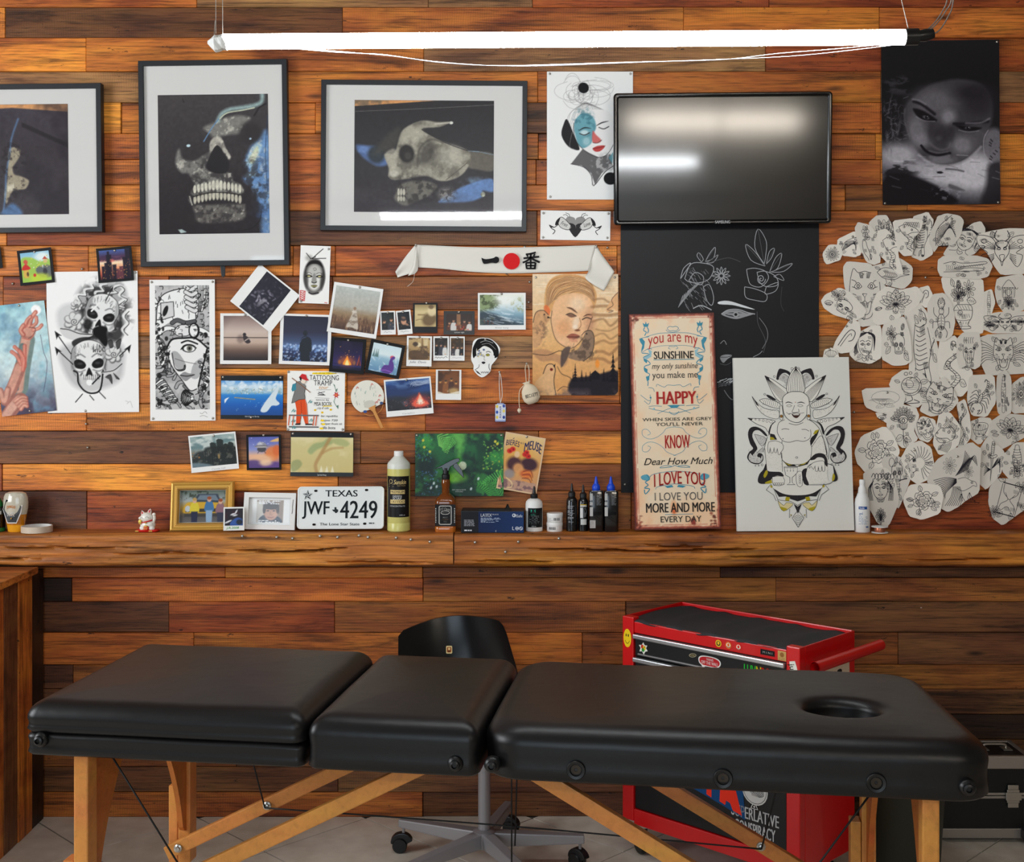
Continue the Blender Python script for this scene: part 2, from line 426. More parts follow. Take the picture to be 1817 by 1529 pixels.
    def build(s,name,parent,sc_,m='ink_satin',z=0.0005,warp=None,ox=0.0,oy=0.0):
        """ox, oy: offset of the print's centre from the sheet's centre, px"""
        X,Y = (s.X-s.w/2+ox)*sc_,(s.h/2-s.Y-oy)*sc_
        V = np.stack([X,Y,np.full(X.shape,z)],-1).reshape(-1,3)
        if warp: V = np.array([warp(*p) for p in V.tolist()])
        i = np.arange(s.ny*s.nx).reshape(s.ny,s.nx)
        F = np.stack([i[1:,:-1],i[1:,1:],i[:-1,1:],i[:-1,:-1]],-1).reshape(-1,4)
        me = bpy.data.meshes.new(name); me.vertices.add(len(V)); me.vertices.foreach_set('co',V.astype(np.float32).ravel())
        nf = len(F); me.loops.add(nf*4); me.loops.foreach_set('vertex_index',F.astype(np.int32).ravel())
        me.polygons.add(nf); me.polygons.foreach_set('loop_start',np.arange(0,nf*4,4,dtype=np.int32)); me.polygons.foreach_set('loop_total',np.full(nf,4,dtype=np.int32))
        c = np.clip(s.a/255.0,0,1); c = np.where(c <= 0.04045,c/12.92,((c+0.055)/1.055)**2.4)
        a = me.color_attributes.new('Col','FLOAT_COLOR','POINT')
        a.data.foreach_set('color',np.concatenate([c,np.ones((s.ny,s.nx,1))],-1).astype(np.float32).ravel())
        me.update(calc_edges=True); me.validate(); me.shade_smooth(); return link(name,me,m,parent)

class Sheet: pass
PIN = None
def pin_mesh():
    global PIN
    if PIN is None:
        PIN = MB().lathe([(0.0001,-0.004),(0.0044,0.0),(0.0044,0.0012),(0.0030,0.0030),(0.0010,0.0038)],10).mesh('pin'); PIN.shade_smooth(); PIN.materials.append(mat('tack_metal',(190,186,178),0.3,0.9))
    return PIN
def sheet(name,label,cat,quad,y=-0.007,col=(244,243,240),thick=0.0005,curl=(0.0,0.0),pins=(),group=None,lean=0.0,m=None,rough=0.6,res=10,dims=None):
    """a thin sheet from its four picture corners TL TR BR BL (px); returns frame info for its print"""
    q = [Vector((a,b)) for a,b in quad]; c = sum(q,Vector((0,0)))/4
    w = ((q[1]-q[0]).length+(q[2]-q[3]).length)/2; h = ((q[3]-q[0]).length+(q[2]-q[1]).length)/2
    d = (q[1]-q[0])+(q[2]-q[3]); roll = -math.degrees(math.atan2(d.y,d.x))
    S = Sheet(); S.w,S.h,S.s,S.roll,S.y = w,h,sc(y),roll,y
    W_,H_ = w*S.s,h*S.s; cu,cv_ = curl
    def warp(X,Y,z): return (X,Y,z+cu*(2*X/W_)**2+cv_*(2*Y/H_)**2 + (0.25*(cu+cv_)*(2*X/W_)*(2*Y/H_)))
    S.warp = warp if (cu or cv_) else None
    mb = MB(); n = res if S.warp else 1; vs = []; fs = []
    for side in (0,1):
        for j in range(n+1):
            for i in range(n+1):
                p = ((i/n-0.5)*W_,(j/n-0.5)*H_,0.0 if side else -thick); vs.append(warp(*p) if S.warp else p)
    k = (n+1)*(n+1); I = lambda s_,i,j: s_*k+j*(n+1)+i
    for j in range(n):
        for i in range(n):
            fs.append((I(1,i,j),I(1,i+1,j),I(1,i+1,j+1),I(1,i,j+1))); fs.append((I(0,i,j),I(0,i,j+1),I(0,i+1,j+1),I(0,i+1,j)))
    for i in range(n):
        fs += [(I(0,i,0),I(0,i+1,0),I(1,i+1,0),I(1,i,0)),(I(0,i+1,n),I(0,i,n),I(1,i,n),I(1,i+1,n)),(I(0,0,i+1),I(0,0,i),I(1,0,i),I(1,0,i+1)),(I(0,n,i),I(0,n,i+1),I(1,n,i+1),I(1,n,i))]
    mb.add(vs,fs)
    S.o = mb.build(name,m or mat('paper_%d_%d_%d_%d' % (*col,int(rough*100)),col,rough,spec=0.25),M=WM(c.x,c.y,y,roll,lean),smooth=30)
    tag(S.o,label,cat,group)
    for (px_,py_) in pins:
        X,Y = (px_-w/2)*S.s,(h/2-py_)*S.s; p = warp(X,Y,0.0006)
        link('pin',pin_mesh(),None,S.o,Matrix.Translation(p))
    S.ink = lambda: Ink(w,h,S.s)
    return S
# ------------------------------------------------------------------ setting
wood_mat('wood_plank'); wood_mat('wood_vertical',gscale=(24.0,24.0,1.6),fine=(170.0,170.0,7.0),knot=(9.0,9.0,2.6),saw=False)
wood_mat('wood_beam',gscale=(1.1,5.0,20.0),fine=(4.0,40.0,120.0),knot=(1.8,5.0,14.0),saw=False)
wood_mat('beech',gscale=(3.0,3.0,3.0),fine=(60.0,60.0,60.0),saw=False,contrast=0.25,rough=0.38,use_obj=True,plain=(206,134,66))
wood_mat('beech_ply',gscale=(3.0,3.0,3.0),fine=(60.0,60.0,60.0),saw=False,contrast=0.25,rough=0.42,use_obj=True,plain=(188,104,42))
mat('wall_dark',(38,26,18),0.9)
mat('plaster',(128,120,110),0.9,bump=0.1,bscale=60)
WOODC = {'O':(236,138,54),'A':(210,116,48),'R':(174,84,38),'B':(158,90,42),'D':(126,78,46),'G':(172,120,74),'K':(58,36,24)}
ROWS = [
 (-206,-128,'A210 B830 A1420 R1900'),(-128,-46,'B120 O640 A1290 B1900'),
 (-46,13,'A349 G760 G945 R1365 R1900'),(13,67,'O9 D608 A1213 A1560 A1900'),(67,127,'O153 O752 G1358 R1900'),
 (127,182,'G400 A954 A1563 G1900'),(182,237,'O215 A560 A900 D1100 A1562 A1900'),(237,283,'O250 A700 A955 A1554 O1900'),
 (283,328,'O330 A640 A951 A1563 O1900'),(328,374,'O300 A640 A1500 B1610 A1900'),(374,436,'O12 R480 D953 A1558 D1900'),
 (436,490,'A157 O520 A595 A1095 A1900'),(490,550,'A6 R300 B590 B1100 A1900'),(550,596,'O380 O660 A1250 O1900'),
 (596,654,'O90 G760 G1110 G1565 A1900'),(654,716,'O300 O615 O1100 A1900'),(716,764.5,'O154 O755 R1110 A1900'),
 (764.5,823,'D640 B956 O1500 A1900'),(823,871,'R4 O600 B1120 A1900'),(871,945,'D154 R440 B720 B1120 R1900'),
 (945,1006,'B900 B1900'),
 (1006,1025,'A400 A750 B1278 D1900'),(1025,1067,'K128 A751 B1377 B1900'),(1067,1122,'D300 R594 B1110 D1900'),  # right-hand codes below the shelf: dark brown wood, with light falloff put in
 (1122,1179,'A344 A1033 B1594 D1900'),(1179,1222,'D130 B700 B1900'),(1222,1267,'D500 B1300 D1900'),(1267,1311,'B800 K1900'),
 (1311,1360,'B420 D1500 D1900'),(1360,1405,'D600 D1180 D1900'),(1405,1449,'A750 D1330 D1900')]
wb = tag(MB().box((-3.6,0.028,0),(3.3,0.10,3.35)).build('wall_back','wall_dark'),kind='structure')
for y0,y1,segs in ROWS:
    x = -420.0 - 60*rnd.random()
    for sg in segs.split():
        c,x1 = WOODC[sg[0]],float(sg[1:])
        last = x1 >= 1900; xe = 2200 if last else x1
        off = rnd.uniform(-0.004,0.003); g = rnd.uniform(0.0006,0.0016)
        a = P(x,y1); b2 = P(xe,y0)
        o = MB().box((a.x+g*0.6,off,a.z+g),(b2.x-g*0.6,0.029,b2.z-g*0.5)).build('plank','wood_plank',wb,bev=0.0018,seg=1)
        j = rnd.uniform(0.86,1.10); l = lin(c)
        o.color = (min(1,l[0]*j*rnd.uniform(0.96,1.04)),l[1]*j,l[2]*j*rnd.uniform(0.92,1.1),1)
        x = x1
    for xa,xb in ((-886,-422),(2200,2545)):     # ends beyond the picture
        a = P(xa,y1); b2 = P(xb,y0); o = MB().box((a.x,0.0,a.z+0.001),(b2.x-0.001,0.029,b2.z-0.0005)).build('plank','wood_plank',wb,bev=0.0018,seg=1); o.color = (*lin(WOODC['AB'[int(y0) % 2]]),1)
# floor: beige tiles laid on the diagonal
mat('grout',(96,88,80),0.95)
m,nt,b = nodemat('floor_tile')
oi = N(nt,'ShaderNodeObjectInfo'); geo = N(nt,'ShaderNodeNewGeometry')
n1 = N(nt,'ShaderNodeTexNoise'); n1.inputs['Scale'].default_value = 14; n1.inputs['Detail'].default_value = 7; L(nt,geo.outputs['Position'],n1.inputs['Vector'])
rp = N(nt,'ShaderNodeValToRGB'); rp.color_ramp.elements[0].position = 0.3; rp.color_ramp.elements[0].color = (*lin((206,194,178)),1)
rp.color_ramp.elements[1].position = 0.7; rp.color_ramp.elements[1].color = (*lin((228,218,204)),1); L(nt,n1.outputs['Fac'],rp.inputs[0])
L(nt,rp.outputs[0],b.inputs['Base Color']); b.inputs['Roughness'].default_value = 0.42
fl = tag(MB().box((-3.6,-7.0,-0.06),(3.3,0.05,-0.004)).build('floor','grout'),kind='structure')
def clip(poly,f):
    out = []
    for i in range(len(poly)):
        p,q = poly[i],poly[(i+1) % len(poly)]; a,b_ = f(p),f(q)
        if a >= 0: out.append(p)
        if (a >= 0) != (b_ >= 0):
            t = a/(a-b_); out.append((p[0]+(q[0]-p[0])*t,p[1]+(q[1]-p[1])*t))
    return out
DG = 0.59; TX0 = -1.403; hg = DG/2-0.0035
far = MB()
for i in range(-20,22):
    for j in range(0,26):
        cx_,cy_ = TX0+(i+0.5*(j % 2))*DG,-0.013-j*DG/2
        poly = [(cx_-hg,cy_),(cx_,cy_-hg),(cx_+hg,cy_),(cx_,cy_+hg)]
        for f in (lambda p: 0.026-p[1],lambda p: 3.25-p[0],lambda p: p[0]+3.55,lambda p: p[1]+6.95): poly = clip(poly,f) if len(poly) > 2 else []
        if len(poly) < 3: continue
        if cy_ > -1.15 and -2.0 < cx_ < 2.2:
            MB().prism(poly,-0.02,rnd.uniform(-0.0006,0.0004)).build('tile','floor_tile',fl)
        else: far.prism(poly,-0.02,0.0)
tag(far.build('distant_tiles','floor_tile',fl),kind='stuff')
# rest of the room
tag(MB().box((-3.6,-7.0,3.3),(3.3,0.1,3.36)).build('ceiling','plaster'),kind='structure')
tag(MB().box((3.3,-7.0,0),(3.36,0.1,3.36)).build('wall_right','plaster'),kind='structure')
wl = MB()
for a_,b_ in (((-3.66,-7,0),(-3.6,0.1,1.0)),((-3.66,-7,2.9),(-3.6,0.1,3.36)),((-3.66,-7,1.0),(-3.6,-3.3,2.9)),((-3.66,-1.4,1.0),(-3.6,0.1,2.9))): wl.box(a_,b_)
tag(wl.build('wall_left','plaster'),kind='structure')
wr = MB()
for a_,b_ in (((-3.6,-7.06,0),(-2.4,-7,3.3)),((0.2,-7.06,0),(3.3,-7,3.3)),((-2.4,-7.06,2.6),(0.2,-7,3.3)),((-2.4,-7.06,0),(0.2,-7,0.4))): wr.box(a_,b_)
tag(wr.build('wall_rear','plaster'),kind='structure')
mat('frame_white',(225,225,222),0.4)
w1 = MB()
for a_,b_ in (((-3.64,-3.3,1.0),(-3.57,-1.4,1.06)),((-3.64,-3.3,2.84),(-3.57,-1.4,2.9)),((-3.64,-3.3,1.06),(-3.57,-3.24,2.84)),((-3.64,-1.46,1.06),(-3.57,-1.4,2.84)),((-3.62,-2.37,1.06),(-3.58,-2.33,2.84))): w1.box(a_,b_)
tag(w1.build('window_1','frame_white'),kind='structure')
w2 = MB()
for a_,b_ in (((-2.4,-7.04,0.4),(0.2,-6.97,0.48)),((-2.4,-7.04,2.52),(0.2,-6.97,2.6)),((-2.4,-7.04,0.48),(-2.33,-6.97,2.52)),((0.13,-7.04,0.48),(0.2,-6.97,2.52)),((-1.13,-7.03,0.48),(-1.07,-6.98,2.52))): w2.box(a_,b_)
tag(w2.build('window_2','frame_white'),kind='structure')

# shelf: two hewn beams with cracks, wavy lower edges
def beam(px0,px1,seed,label,cracks):
    x0,x1 = P(px0,0,-0.13).x,P(px1,0,-0.13).x
    zt,zb,yf = 1.022,0.911,-0.132
    nx = max(40,int((x1-x0)/0.0065)); nf = 26
    rings = []
    for i in range(nx+1):
        x = x0+(x1-x0)*i/nx
        prof = [(0.0,zt),(-0.06,zt)]
        lowz = zb+0.006*noise.noise((x*2.3+seed,0.3,0))+0.005*noise.noise((x*9+seed,2.3,0))
        topz = zt-0.001*abs(noise.noise((x*7+seed,5,0)))
        for k in range(nf+1):
            t = k/nf; z = topz+(lowz-topz)*t
            d = 0.004*noise.noise((x*2.5+seed,z*9,1.0))+0.0022*noise.noise((x*10,z*60,seed))
            rr = 0.011
            if t < 0.1: d -= rr*(1-math.sqrt(max(0,1-((0.1-t)/0.1)**2)))
            if t > 0.88: d -= (0.018+0.012*noise.noise((x*3.1,seed,4)))*(1-math.sqrt(max(0,1-((t-0.88)/0.12)**2)))
            for (c0,c1,zc,wv,wd,dp) in cracks:
                if c0 < x < c1:
                    e = min(1,(x-c0)/0.12,(c1-x)/0.12); zz = zt-(zt-zb)*zc+wv*noise.noise((x*3.0,zc*50,seed))+0.003*noise.noise((x*17,zc*9,seed))
                    q = (z-zz)/(wd*e+1e-5)
                    if abs(q) < 1: d -= dp*e*(1-q*q)
            prof.append((yf-d,z))
        prof += [(-0.06,lowz),(0.0,lowz)]
        rings.append([(x,y,z) for y,z in prof])
    o = MB().loops(rings).build('shelf_beam','wood_beam',smooth=50)
    tag(o,label,'shelf','shelf beams along the wall'); return o
bx = lambda px: P(px,0,-0.13).x
s1 = beam(-640,804,3.1,'long rough-hewn wooden shelf beam holding the framed photos and licence plate',[(bx(180),bx(420),0.62,0.01,0.0035,0.02),(bx(400),bx(640),0.5,0.012,0.004,0.024),(bx(560),bx(800),0.88,0.008,0.004,0.02),(bx(-20),bx(240),0.42,0.01,0.003,0.016),(bx(-100),bx(90),0.78,0.01,0.004,0.02)])
s1.color = (*lin((206,126,58)),1)
s2 = beam(806,2450,8.7,'rough-hewn wooden shelf beam holding the black ink bottles and buddha canvas',[(bx(930),bx(1360),0.52,0.012,0.0038,0.024),(bx(820),bx(1010),0.86,0.008,0.004,0.02),(bx(1100),bx(1280),0.36,0.01,0.003,0.016),(bx(1280),bx(1560),0.66,0.012,0.003,0.016),(bx(1600),bx(1817),0.8,0.012,0.003,0.016)])
s2.color = (*lin((200,120,48)),1)
for i,(px,py) in enumerate([(430,951),(491,953),(519,955),(568,951),(599,953),(637,950),(653,953),(703,954),(729,957),(763,961),(843,962),(897,979),(920,961),(992,955)]):
    o = MB().lathe([(0.0001,-0.006),(0.0052,0.0),(0.0052,0.0012),(0.0036,0.0034),(0.0012,0.0044)],12).build('thumbtack',mat('tack_metal',(190,186,178),0.3,0.9),M=WM(px,py,-0.136),smooth=40)
    tag(o,'silver thumbtack pushed into the front of the long shelf beam','thumbtack','thumbtacks in the shelf beam')

# wooden counter at the left
ct = empty('wooden_counter',Matrix.Translation((-2.0,-0.6,0)),'wooden counter clad in vertical boards with a plank top','counter')
def loc(o,par): o.parent = par; o.matrix_parent_inverse = Matrix.Translation(-par.matrix_basis.translation); return o
body = loc(MB().box((-2.35,-1.1,0.0),(-1.678,-0.02,0.885)).build('carcass','wall_dark'),ct)
yy = [-0.015,-0.118,-0.236,-0.344,-0.45,-0.56,-0.66,-0.77,-0.88,-0.99,-1.1]
for i in range(len(yy)-1):
    o = loc(MB().box((-1.68,yy[i+1]+0.001,0.0),(-1.657+rnd.uniform(-0.002,0.002),yy[i]-0.001,0.885)).build('board','wood_vertical',bev=0.0015,seg=1),ct)
    o.color = (*lin([WOODC['K'],WOODC['A'],WOODC['D'],WOODC['A']][i] if i < 4 else WOODC['B']),1)
for k,(xa,xb) in enumerate(((-2.36,-1.85),(-1.849,-1.63))):
    o = loc(MB().box((xa,-1.12,0.886),(xb,-0.128,0.909)).build('top_plank','wood_beam',bev=0.003),ct); o.color = (*lin((208,126,56)),1)
# ------------------------------------------------------------------ hanging tube lamp
LY = -1.62
ml,nt,b = nodemat('tube_glow')
b.inputs['Base Color'].default_value = (0.9,0.9,0.9,1); b.inputs['Emission Color'].default_value = (0.93,0.97,1.0,1); b.inputs['Emission Strength'].default_value = 50.0
mat('bag_plastic',(226,226,222),0.5,bump=0.3,bscale=60); mat('black_plastic',(20,20,22),0.35); mat('steel_wire',(150,142,132),0.4,0.6)
mat('white_cable',(170,170,178),0.45); mat('grey_cable',(120,112,106),0.45)
pl,pr = P(396,74,LY),P(1606,66,LY)
lamp = empty('tube_lamp',Matrix.Translation((pl+pr)/2),'long glowing white tube lamp hung on wires above the pictures','lamp')
o = loc(MB().tube([pl.lerp(pr,i/8) for i in range(9)],0.0168,20).build('tube','tube_glow',smooth=50),lamp)
# wrapped end on one side, dark cap on the other
rings = []
rr_ = [0.004,0.012,0.019,0.0185,0.020,0.0175]; rnd2 = random.Random(3)
for k,r in enumerate(rr_):
    rings.append([(pl.x-0.034+k*0.0085,pl.y+r*math.cos(2*math.pi*i/9)*rnd2.uniform(0.8,1.15),pl.z-0.002+r*math.sin(2*math.pi*i/9)*rnd2.uniform(0.8,1.15)) for i in range(9)])
loc(MB().loops(rings).build('wrapped_end','bag_plastic'),lamp)
cp = MB(); cp.tube([pr+Vector((-0.002,0,0)),pr+Vector((0.028,0,0.001))],0.0185,16); cp.tube([pr+Vector((0.026,0,0.002)),pr+Vector((0.045,0,0.004)),pr+Vector((0.062,0,0.008))],[0.012,0.014,0.011],12)
loc(cp.build('end_cap','black_plastic',smooth=40),lamp)
for pts,r in (([P(383,60,LY),P(381,-710,LY)],0.0009),([P(395,62,LY),P(393,-710,LY)],0.0009),([P(380,63,LY),P(381.5,40,LY),P(382,36,LY)],0.0009),([P(1613,56,LY),P(1590,-40,LY),P(1429,-710,LY)],0.0009)):
    loc(MB().tube(pts,r,6).build('hanging_wire','steel_wire'),lamp)
for pts in ([(520,86),(600,93),(680,97),(760,108),(860,116),(960,117),(1100,112),(1240,107),(1400,100),(1520,88),(1604,77)],[(520,85),(620,93),(700,100),(780,111),(880,116.5),(1000,114),(1130,110),(1280,106),(1380,95),(1480,87),(1604,75)]):
    p3 = catmull([tuple(P(a_,c_,LY+0.012)) for a_,c_ in pts],8)
    loc(MB().tube(p3,0.0008,6).build('cable','white_cable',smooth=True),lamp)
for k,pts in enumerate(([(1638,58),(1655,44),(1672,20),(1682,-10),(1690,-120),(1692,-710)],[(1640,60),(1660,44),(1678,20),(1690,-10),(1698,-120),(1700,-710)],[(1640,62),(1664,56),(1682,30),(1692,-2),(1703,-120),(1706,-710)])):
    loc(MB().tube(catmull([tuple(P(a_,c_,LY-0.004*k)) for a_,c_ in pts],8),0.0016,6).build('cable','grey_cable',smooth=True),lamp)
# ceiling tubes behind the camera (seen as streaks in the television)
ml2,nt,b = nodemat('warm_tube_glow')
b.inputs['Emission Color'].default_value = (1.0,0.90,0.76,1); b.inputs['Emission Strength'].default_value = 60.0
def ceil_tube(x0,x1,y,z,m,lab):
    t = empty('ceiling_lamp',Matrix.Translation(((x0+x1)/2,y,z)),lab,'lamp')
    loc(MB().tube([(x0,y,z),(x1,y,z)],0.03,14).build('tube',m,smooth=50),t)
    loc(MB().box((x0,y-0.03,z+0.034),(x1,y+0.03,z+0.07)).build('batten','frame_white'),t)
    for xx in (x0,x1): loc(MB().box((xx-0.02,y-0.025,z-0.025),(xx+0.02,y+0.025,z+0.05)).build('socket','frame_white'),t)
    for xx in (x0+0.2,x1-0.2): loc(MB().tube([(xx,y,z+0.07),(xx,y,3.3)],0.004,6).build('rod','frame_white'),t)
ceil_tube(0.9,2.26,-5.5,2.70,ml2,'warm white ceiling tube lamp on a batten above the room')

# ------------------------------------------------------------------ treatment table
TA = math.radians(-8.2)
TM = Matrix.Translation((-1.068,-1.623,0)) @ Matrix.Rotation(TA,4,'Z')
tb = empty('massage_table',TM,'black padded folding massage table with beech legs in the foreground','massage table')
m,nt,b = nodemat('black_leather')
tc = N(nt,'ShaderNodeTexCoord')
n1 = N(nt,'ShaderNodeTexNoise'); n1.inputs['Scale'].default_value = 420; n1.inputs['Detail'].default_value = 3; L(nt,tc.outputs['Object'],n1.inputs['Vector'])
n2 = N(nt,'ShaderNodeTexNoise'); n2.inputs['Scale'].default_value = 7; n2.inputs['Detail'].default_value = 3; L(nt,tc.outputs['Object'],n2.inputs['Vector'])
b1 = N(nt,'ShaderNodeBump'); b1.inputs['Strength'].default_value = 0.12; b1.inputs['Distance'].default_value = 0.001; L(nt,n1.outputs['Fac'],b1.inputs['Height'])
b2_ = N(nt,'ShaderNodeBump'); b2_.inputs['Strength'].default_value = 0.25; b2_.inputs['Distance'].default_value = 0.01; L(nt,n2.outputs['Fac'],b2_.inputs['Height']); L(nt,b1.outputs['Normal'],b2_.inputs['Normal'])
L(nt,b2_.outputs['Normal'],b.inputs['Normal'])
b.inputs['Base Color'].default_value = (*lin((15,14,15)),1); b.inputs['Roughness'].default_value = 0.38; b.inputs['Specular IOR Level'].default_value = 0.36
def upx(px): k = (px-908.5)/2150; return (2.677*k+1.068)/(0.9898+0.1426*k)
def cushion(name,u0,u1,v0,v1,z0,z1,er=0.045,rc=0.035,crown=0.006,hole=None,n=8,taper=0.0):
    cu,cv_ = (u0+u1)/2,(v0+v1)/2; w,h = u1-u0,v1-v0
    def ring(d,z):
        base = rrect(w-2*d,h-2*d,max(rc-d*0.5,0.012),n,cu,cv_)
        out = []
        for i in range(len(base)):                      # subdivide straights so the pads can sag a little
            out.append(base[i])
            j = (i+1) % len(base)
            if i % (n+1) == n:
                for t in (0.1,0.2,0.3,0.4,0.5,0.6,0.7,0.8,0.9): out.append((base[i][0]+(base[j][0]-base[i][0])*t,base[i][1]+(base[j][1]-base[i][1])*t))
        return [(x-taper*((y-v0)/h)*((x-u0)/w),y,z+(0.0025*noise.noise((x*5,y*5,z*9)) if z > z0+0.02 else 0)) for x,y in out]
    rs = [ring(0.006,z0),ring(0.0,z0+0.006)]
    for t in (0.33,0.66,1.0): rs.append(ring(0.003*math.sin(t*3.1),z0+0.006+(z1-er-z0-0.006)*t))
    for k in range(1,9):
        a = math.pi/2*k/8; rs.append(ring(er*1.25*(1-math.cos(a)),z1-er+er*math.sin(a)))
    top = rs[-1]
    if hole:
        hu,hv,ra,rb = hole; hr = 0.022
        def hpt(p,g,z):
            a = math.atan2((p[1]-hv)/rb,(p[0]-hu)/ra); return (hu+(ra+g)*math.cos(a),hv+(rb+g)*math.sin(a),z)
        for t in (0.25,0.5,0.75,0.9):
            rs.append([tuple(p[i]+(hpt(p,hr*1.6,z1+crown)[i]-p[i])*t for i in range(2))+(z1+crown*math.sin(t*1.5),) for p in top])
        for k in range(0,8):
            a = math.pi/2*k/7; rs.append([hpt(p,hr*1.6*(1-math.sin(a)),z1+crown-hr*(1-math.cos(a))) for p in top])
        rs.append([hpt(p,0.0,z0+0.004) for p in top])
        rs.append([tuple(hpt(p,-0.02,z0+0.004)) for p in top])
        return MB().loops(rs,True,False).build(name,'black_leather',tb,smooth=True)
    for t in (0.2,0.45,0.7,0.9):
        rs.append([(p[0]+(cu-p[0])*t,p[1]+(cv_-p[1])*t,z1+crown*math.sin(t*1.57)) for p in top])
    return MB().loops(rs).build(name,'black_leather',tb,smooth=True)
U1,U2,LT,WT = 0.632,1.010,2.052,0.60
cushion('base_pad',-0.012,U1-0.003,0.004,WT-0.004,0.742,0.792,er=0.012,rc=0.02,crown=0)
cushion('cushion',-0.016,U1-0.002,0.0,WT,0.793,0.862,er=0.04,rc=0.03)
cushion('cushion',U1+0.002,U2-0.002,0.0,WT,0.742,0.856,er=0.042,rc=0.025)
cushion('cushion',U2+0.002,LT,0.0,WT,0.740,0.853,er=0.042,rc=0.085,taper=0.055,hole=(1.775,0.228,0.078,0.06))
loc2 = lambda o: o
FV = Matrix.Rotation(R90,4,'X')           # local z -> towards -v (front face normal)
for px,py in ((72,1312),(808,1355),(873,1357),(1717,1397)):
    u = upx(px); d_ = 2.677-0.1426*u; z = HC-(py-CY0)*d_/FPX
    MB().lathe([(0.017,-0.01),(0.017,0.002),(0.015,0.006),(0.011,0.009),(0.010,0.015),(0.006,0.017),(0.005,0.011)],18).build('rubber_bumper',mat('rubber',(16,16,17),0.38),tb,Matrix.Translation((u,0.002,z)) @ FV,smooth=40)
for px,py in ((1022,1366),(1283,1381),(1555,1389)):
    u = upx(px); d_ = 2.677-0.1426*u; z = HC-(py-CY0)*d_/FPX
    g = MB().lathe([(0.020,-0.01),(0.020,0.004),(0.0185,0.006),(0.013,0.005),(0.011,0.0),(0.011,-0.008)],20).build('accessory_socket','rubber',tb,Matrix.Translation((u,0.003,z)) @ FV,smooth=40)
    MB().lathe([(0.0105,-0.001),(0.0105,0.0015),(0.004,0.0015),(0.003,0.0)],12).build('socket_plug',mat('old_brass',(52,42,30),0.5,0.3),g)
# legs with curved plywood gussets
def leg(u,v,inward):
    l = MB().box((u-0.017,v-0.022,0.30),(u+0.017,v+0.022,0.745)).build('leg','beech',tb,bev=0.004)
    MB().box((u-0.017-0.026,v-0.021,0.04),(u-0.018,v+0.021,0.50)).build('leg_extension','beech',l,bev=0.003)
    MB().box((u-0.030,v-0.020,0.0),(u-0.016,v+0.020,0.04)).build('rubber_foot','rubber',l,bev=0.004)
    pts = [(0.0,0.742),(0.21,0.742)]
    for i in range(13):
        t = i/12; pts.append((0.205*(1-t)**2.0+0.055*t*(1-t)*1.6+0.028*t,0.742-0.34*t))
    pts += [(0.020,0.392),(0.008,0.386),(0.0,0.39)]
    M = Matrix(((0,0,1,u-0.006),(inward,0,0,v+inward*0.016),(0,1,0,0),(0,0,0,1)))
    MB().prism(pts,0.0,0.013,M).build('gusset','beech_ply',l)
    for z in (0.47,0.36):
        MB().lathe([(0.006,-0.002),(0.006,0.003),(0.002,0.004)],10).build('bolt','tack_metal' if 'tack_metal' in MATS else mat('tack_metal',(190,186,178),0.3,0.9),l,Matrix.Translation((u,v-0.022,z)) @ FV)
    return l
mat('tack_metal',(190,186,178),0.3,0.9)
leg(0.105,0.055,1); leg(0.135,0.545,-1); leg(1.925,0.055,1); leg(1.875,0.545,-1)
def bar(name,a,c,hw,ht,m,par):
    a,c = Vector(a),Vector(c); t = (c-a).normalized(); side = Vector((0,1,0)); up = t.cross(side).normalized()
    vs = [tuple(p+side*sx*hw+up*sz*ht) for p in (a,c) for sx,sz in ((-1,-1),(1,-1),(1,1),(-1,1))]
    return MB().add(vs,[(0,3,2,1),(4,5,6,7),(0,1,5,4),(1,2,6,5),(2,3,7,6),(3,0,4,7)]).build(name,m,par,bev=0.003)
for (a,c,bu) in (((0.10,0.50,0.335),(0.90,0.50,0.745),0.375),((1.93,0.50,0.265),(1.08,0.50,0.745),1.617),((0.10,0.10,0.335),(0.90,0.10,0.745),None),((1.93,0.10,0.265),(1.08,0.10,0.745),None)):
    br = bar('brace',a,c,0.011,0.017,'beech',tb)
    for u in ([bu] if bu else [])+[a[0]+0.035 if a[0] < 1 else a[0]-0.035]:
        z = a[2]+(c[2]-a[2])*(u-a[0])/(c[0]-a[0])
        MB().lathe([(0.011,-0.004),(0.011,0.004),(0.007,0.006),(0.007,0.012),(0.004,0.013)],10).build('bolt','tack_metal',br,Matrix.Translation((u,a[1]-0.012,z)) @ FV,smooth=40)
mat('black_cord',(14,14,15),0.6)
zb1 = 0.335+(0.745-0.335)*(0.375-0.1)/0.8; zb2 = 0.265+0.48*(1.93-1.617)/0.85
for pts in ([(0.375,0.47,zb1+0.0),(0.30,0.47,0.745)],[(0.375,0.47,zb1),(1.0,0.47,zb1-0.012),(1.617,0.47,zb2)],[(1.617,0.47,zb2),(1.69,0.47,0.745)],
            [(0.155,0.06,0.745),(0.36,0.07,0.43)],[(1.83,0.08,0.745),(1.60,0.10,0.40)],[(1.01,0.47,0.74),(1.012,0.46,0.35)],[(1.028,0.47,0.74),(1.02,0.46,0.42)]):
    MB().tube(catmull(pts,6),0.0021,6).build('cable','black_cord',tb,smooth=True)

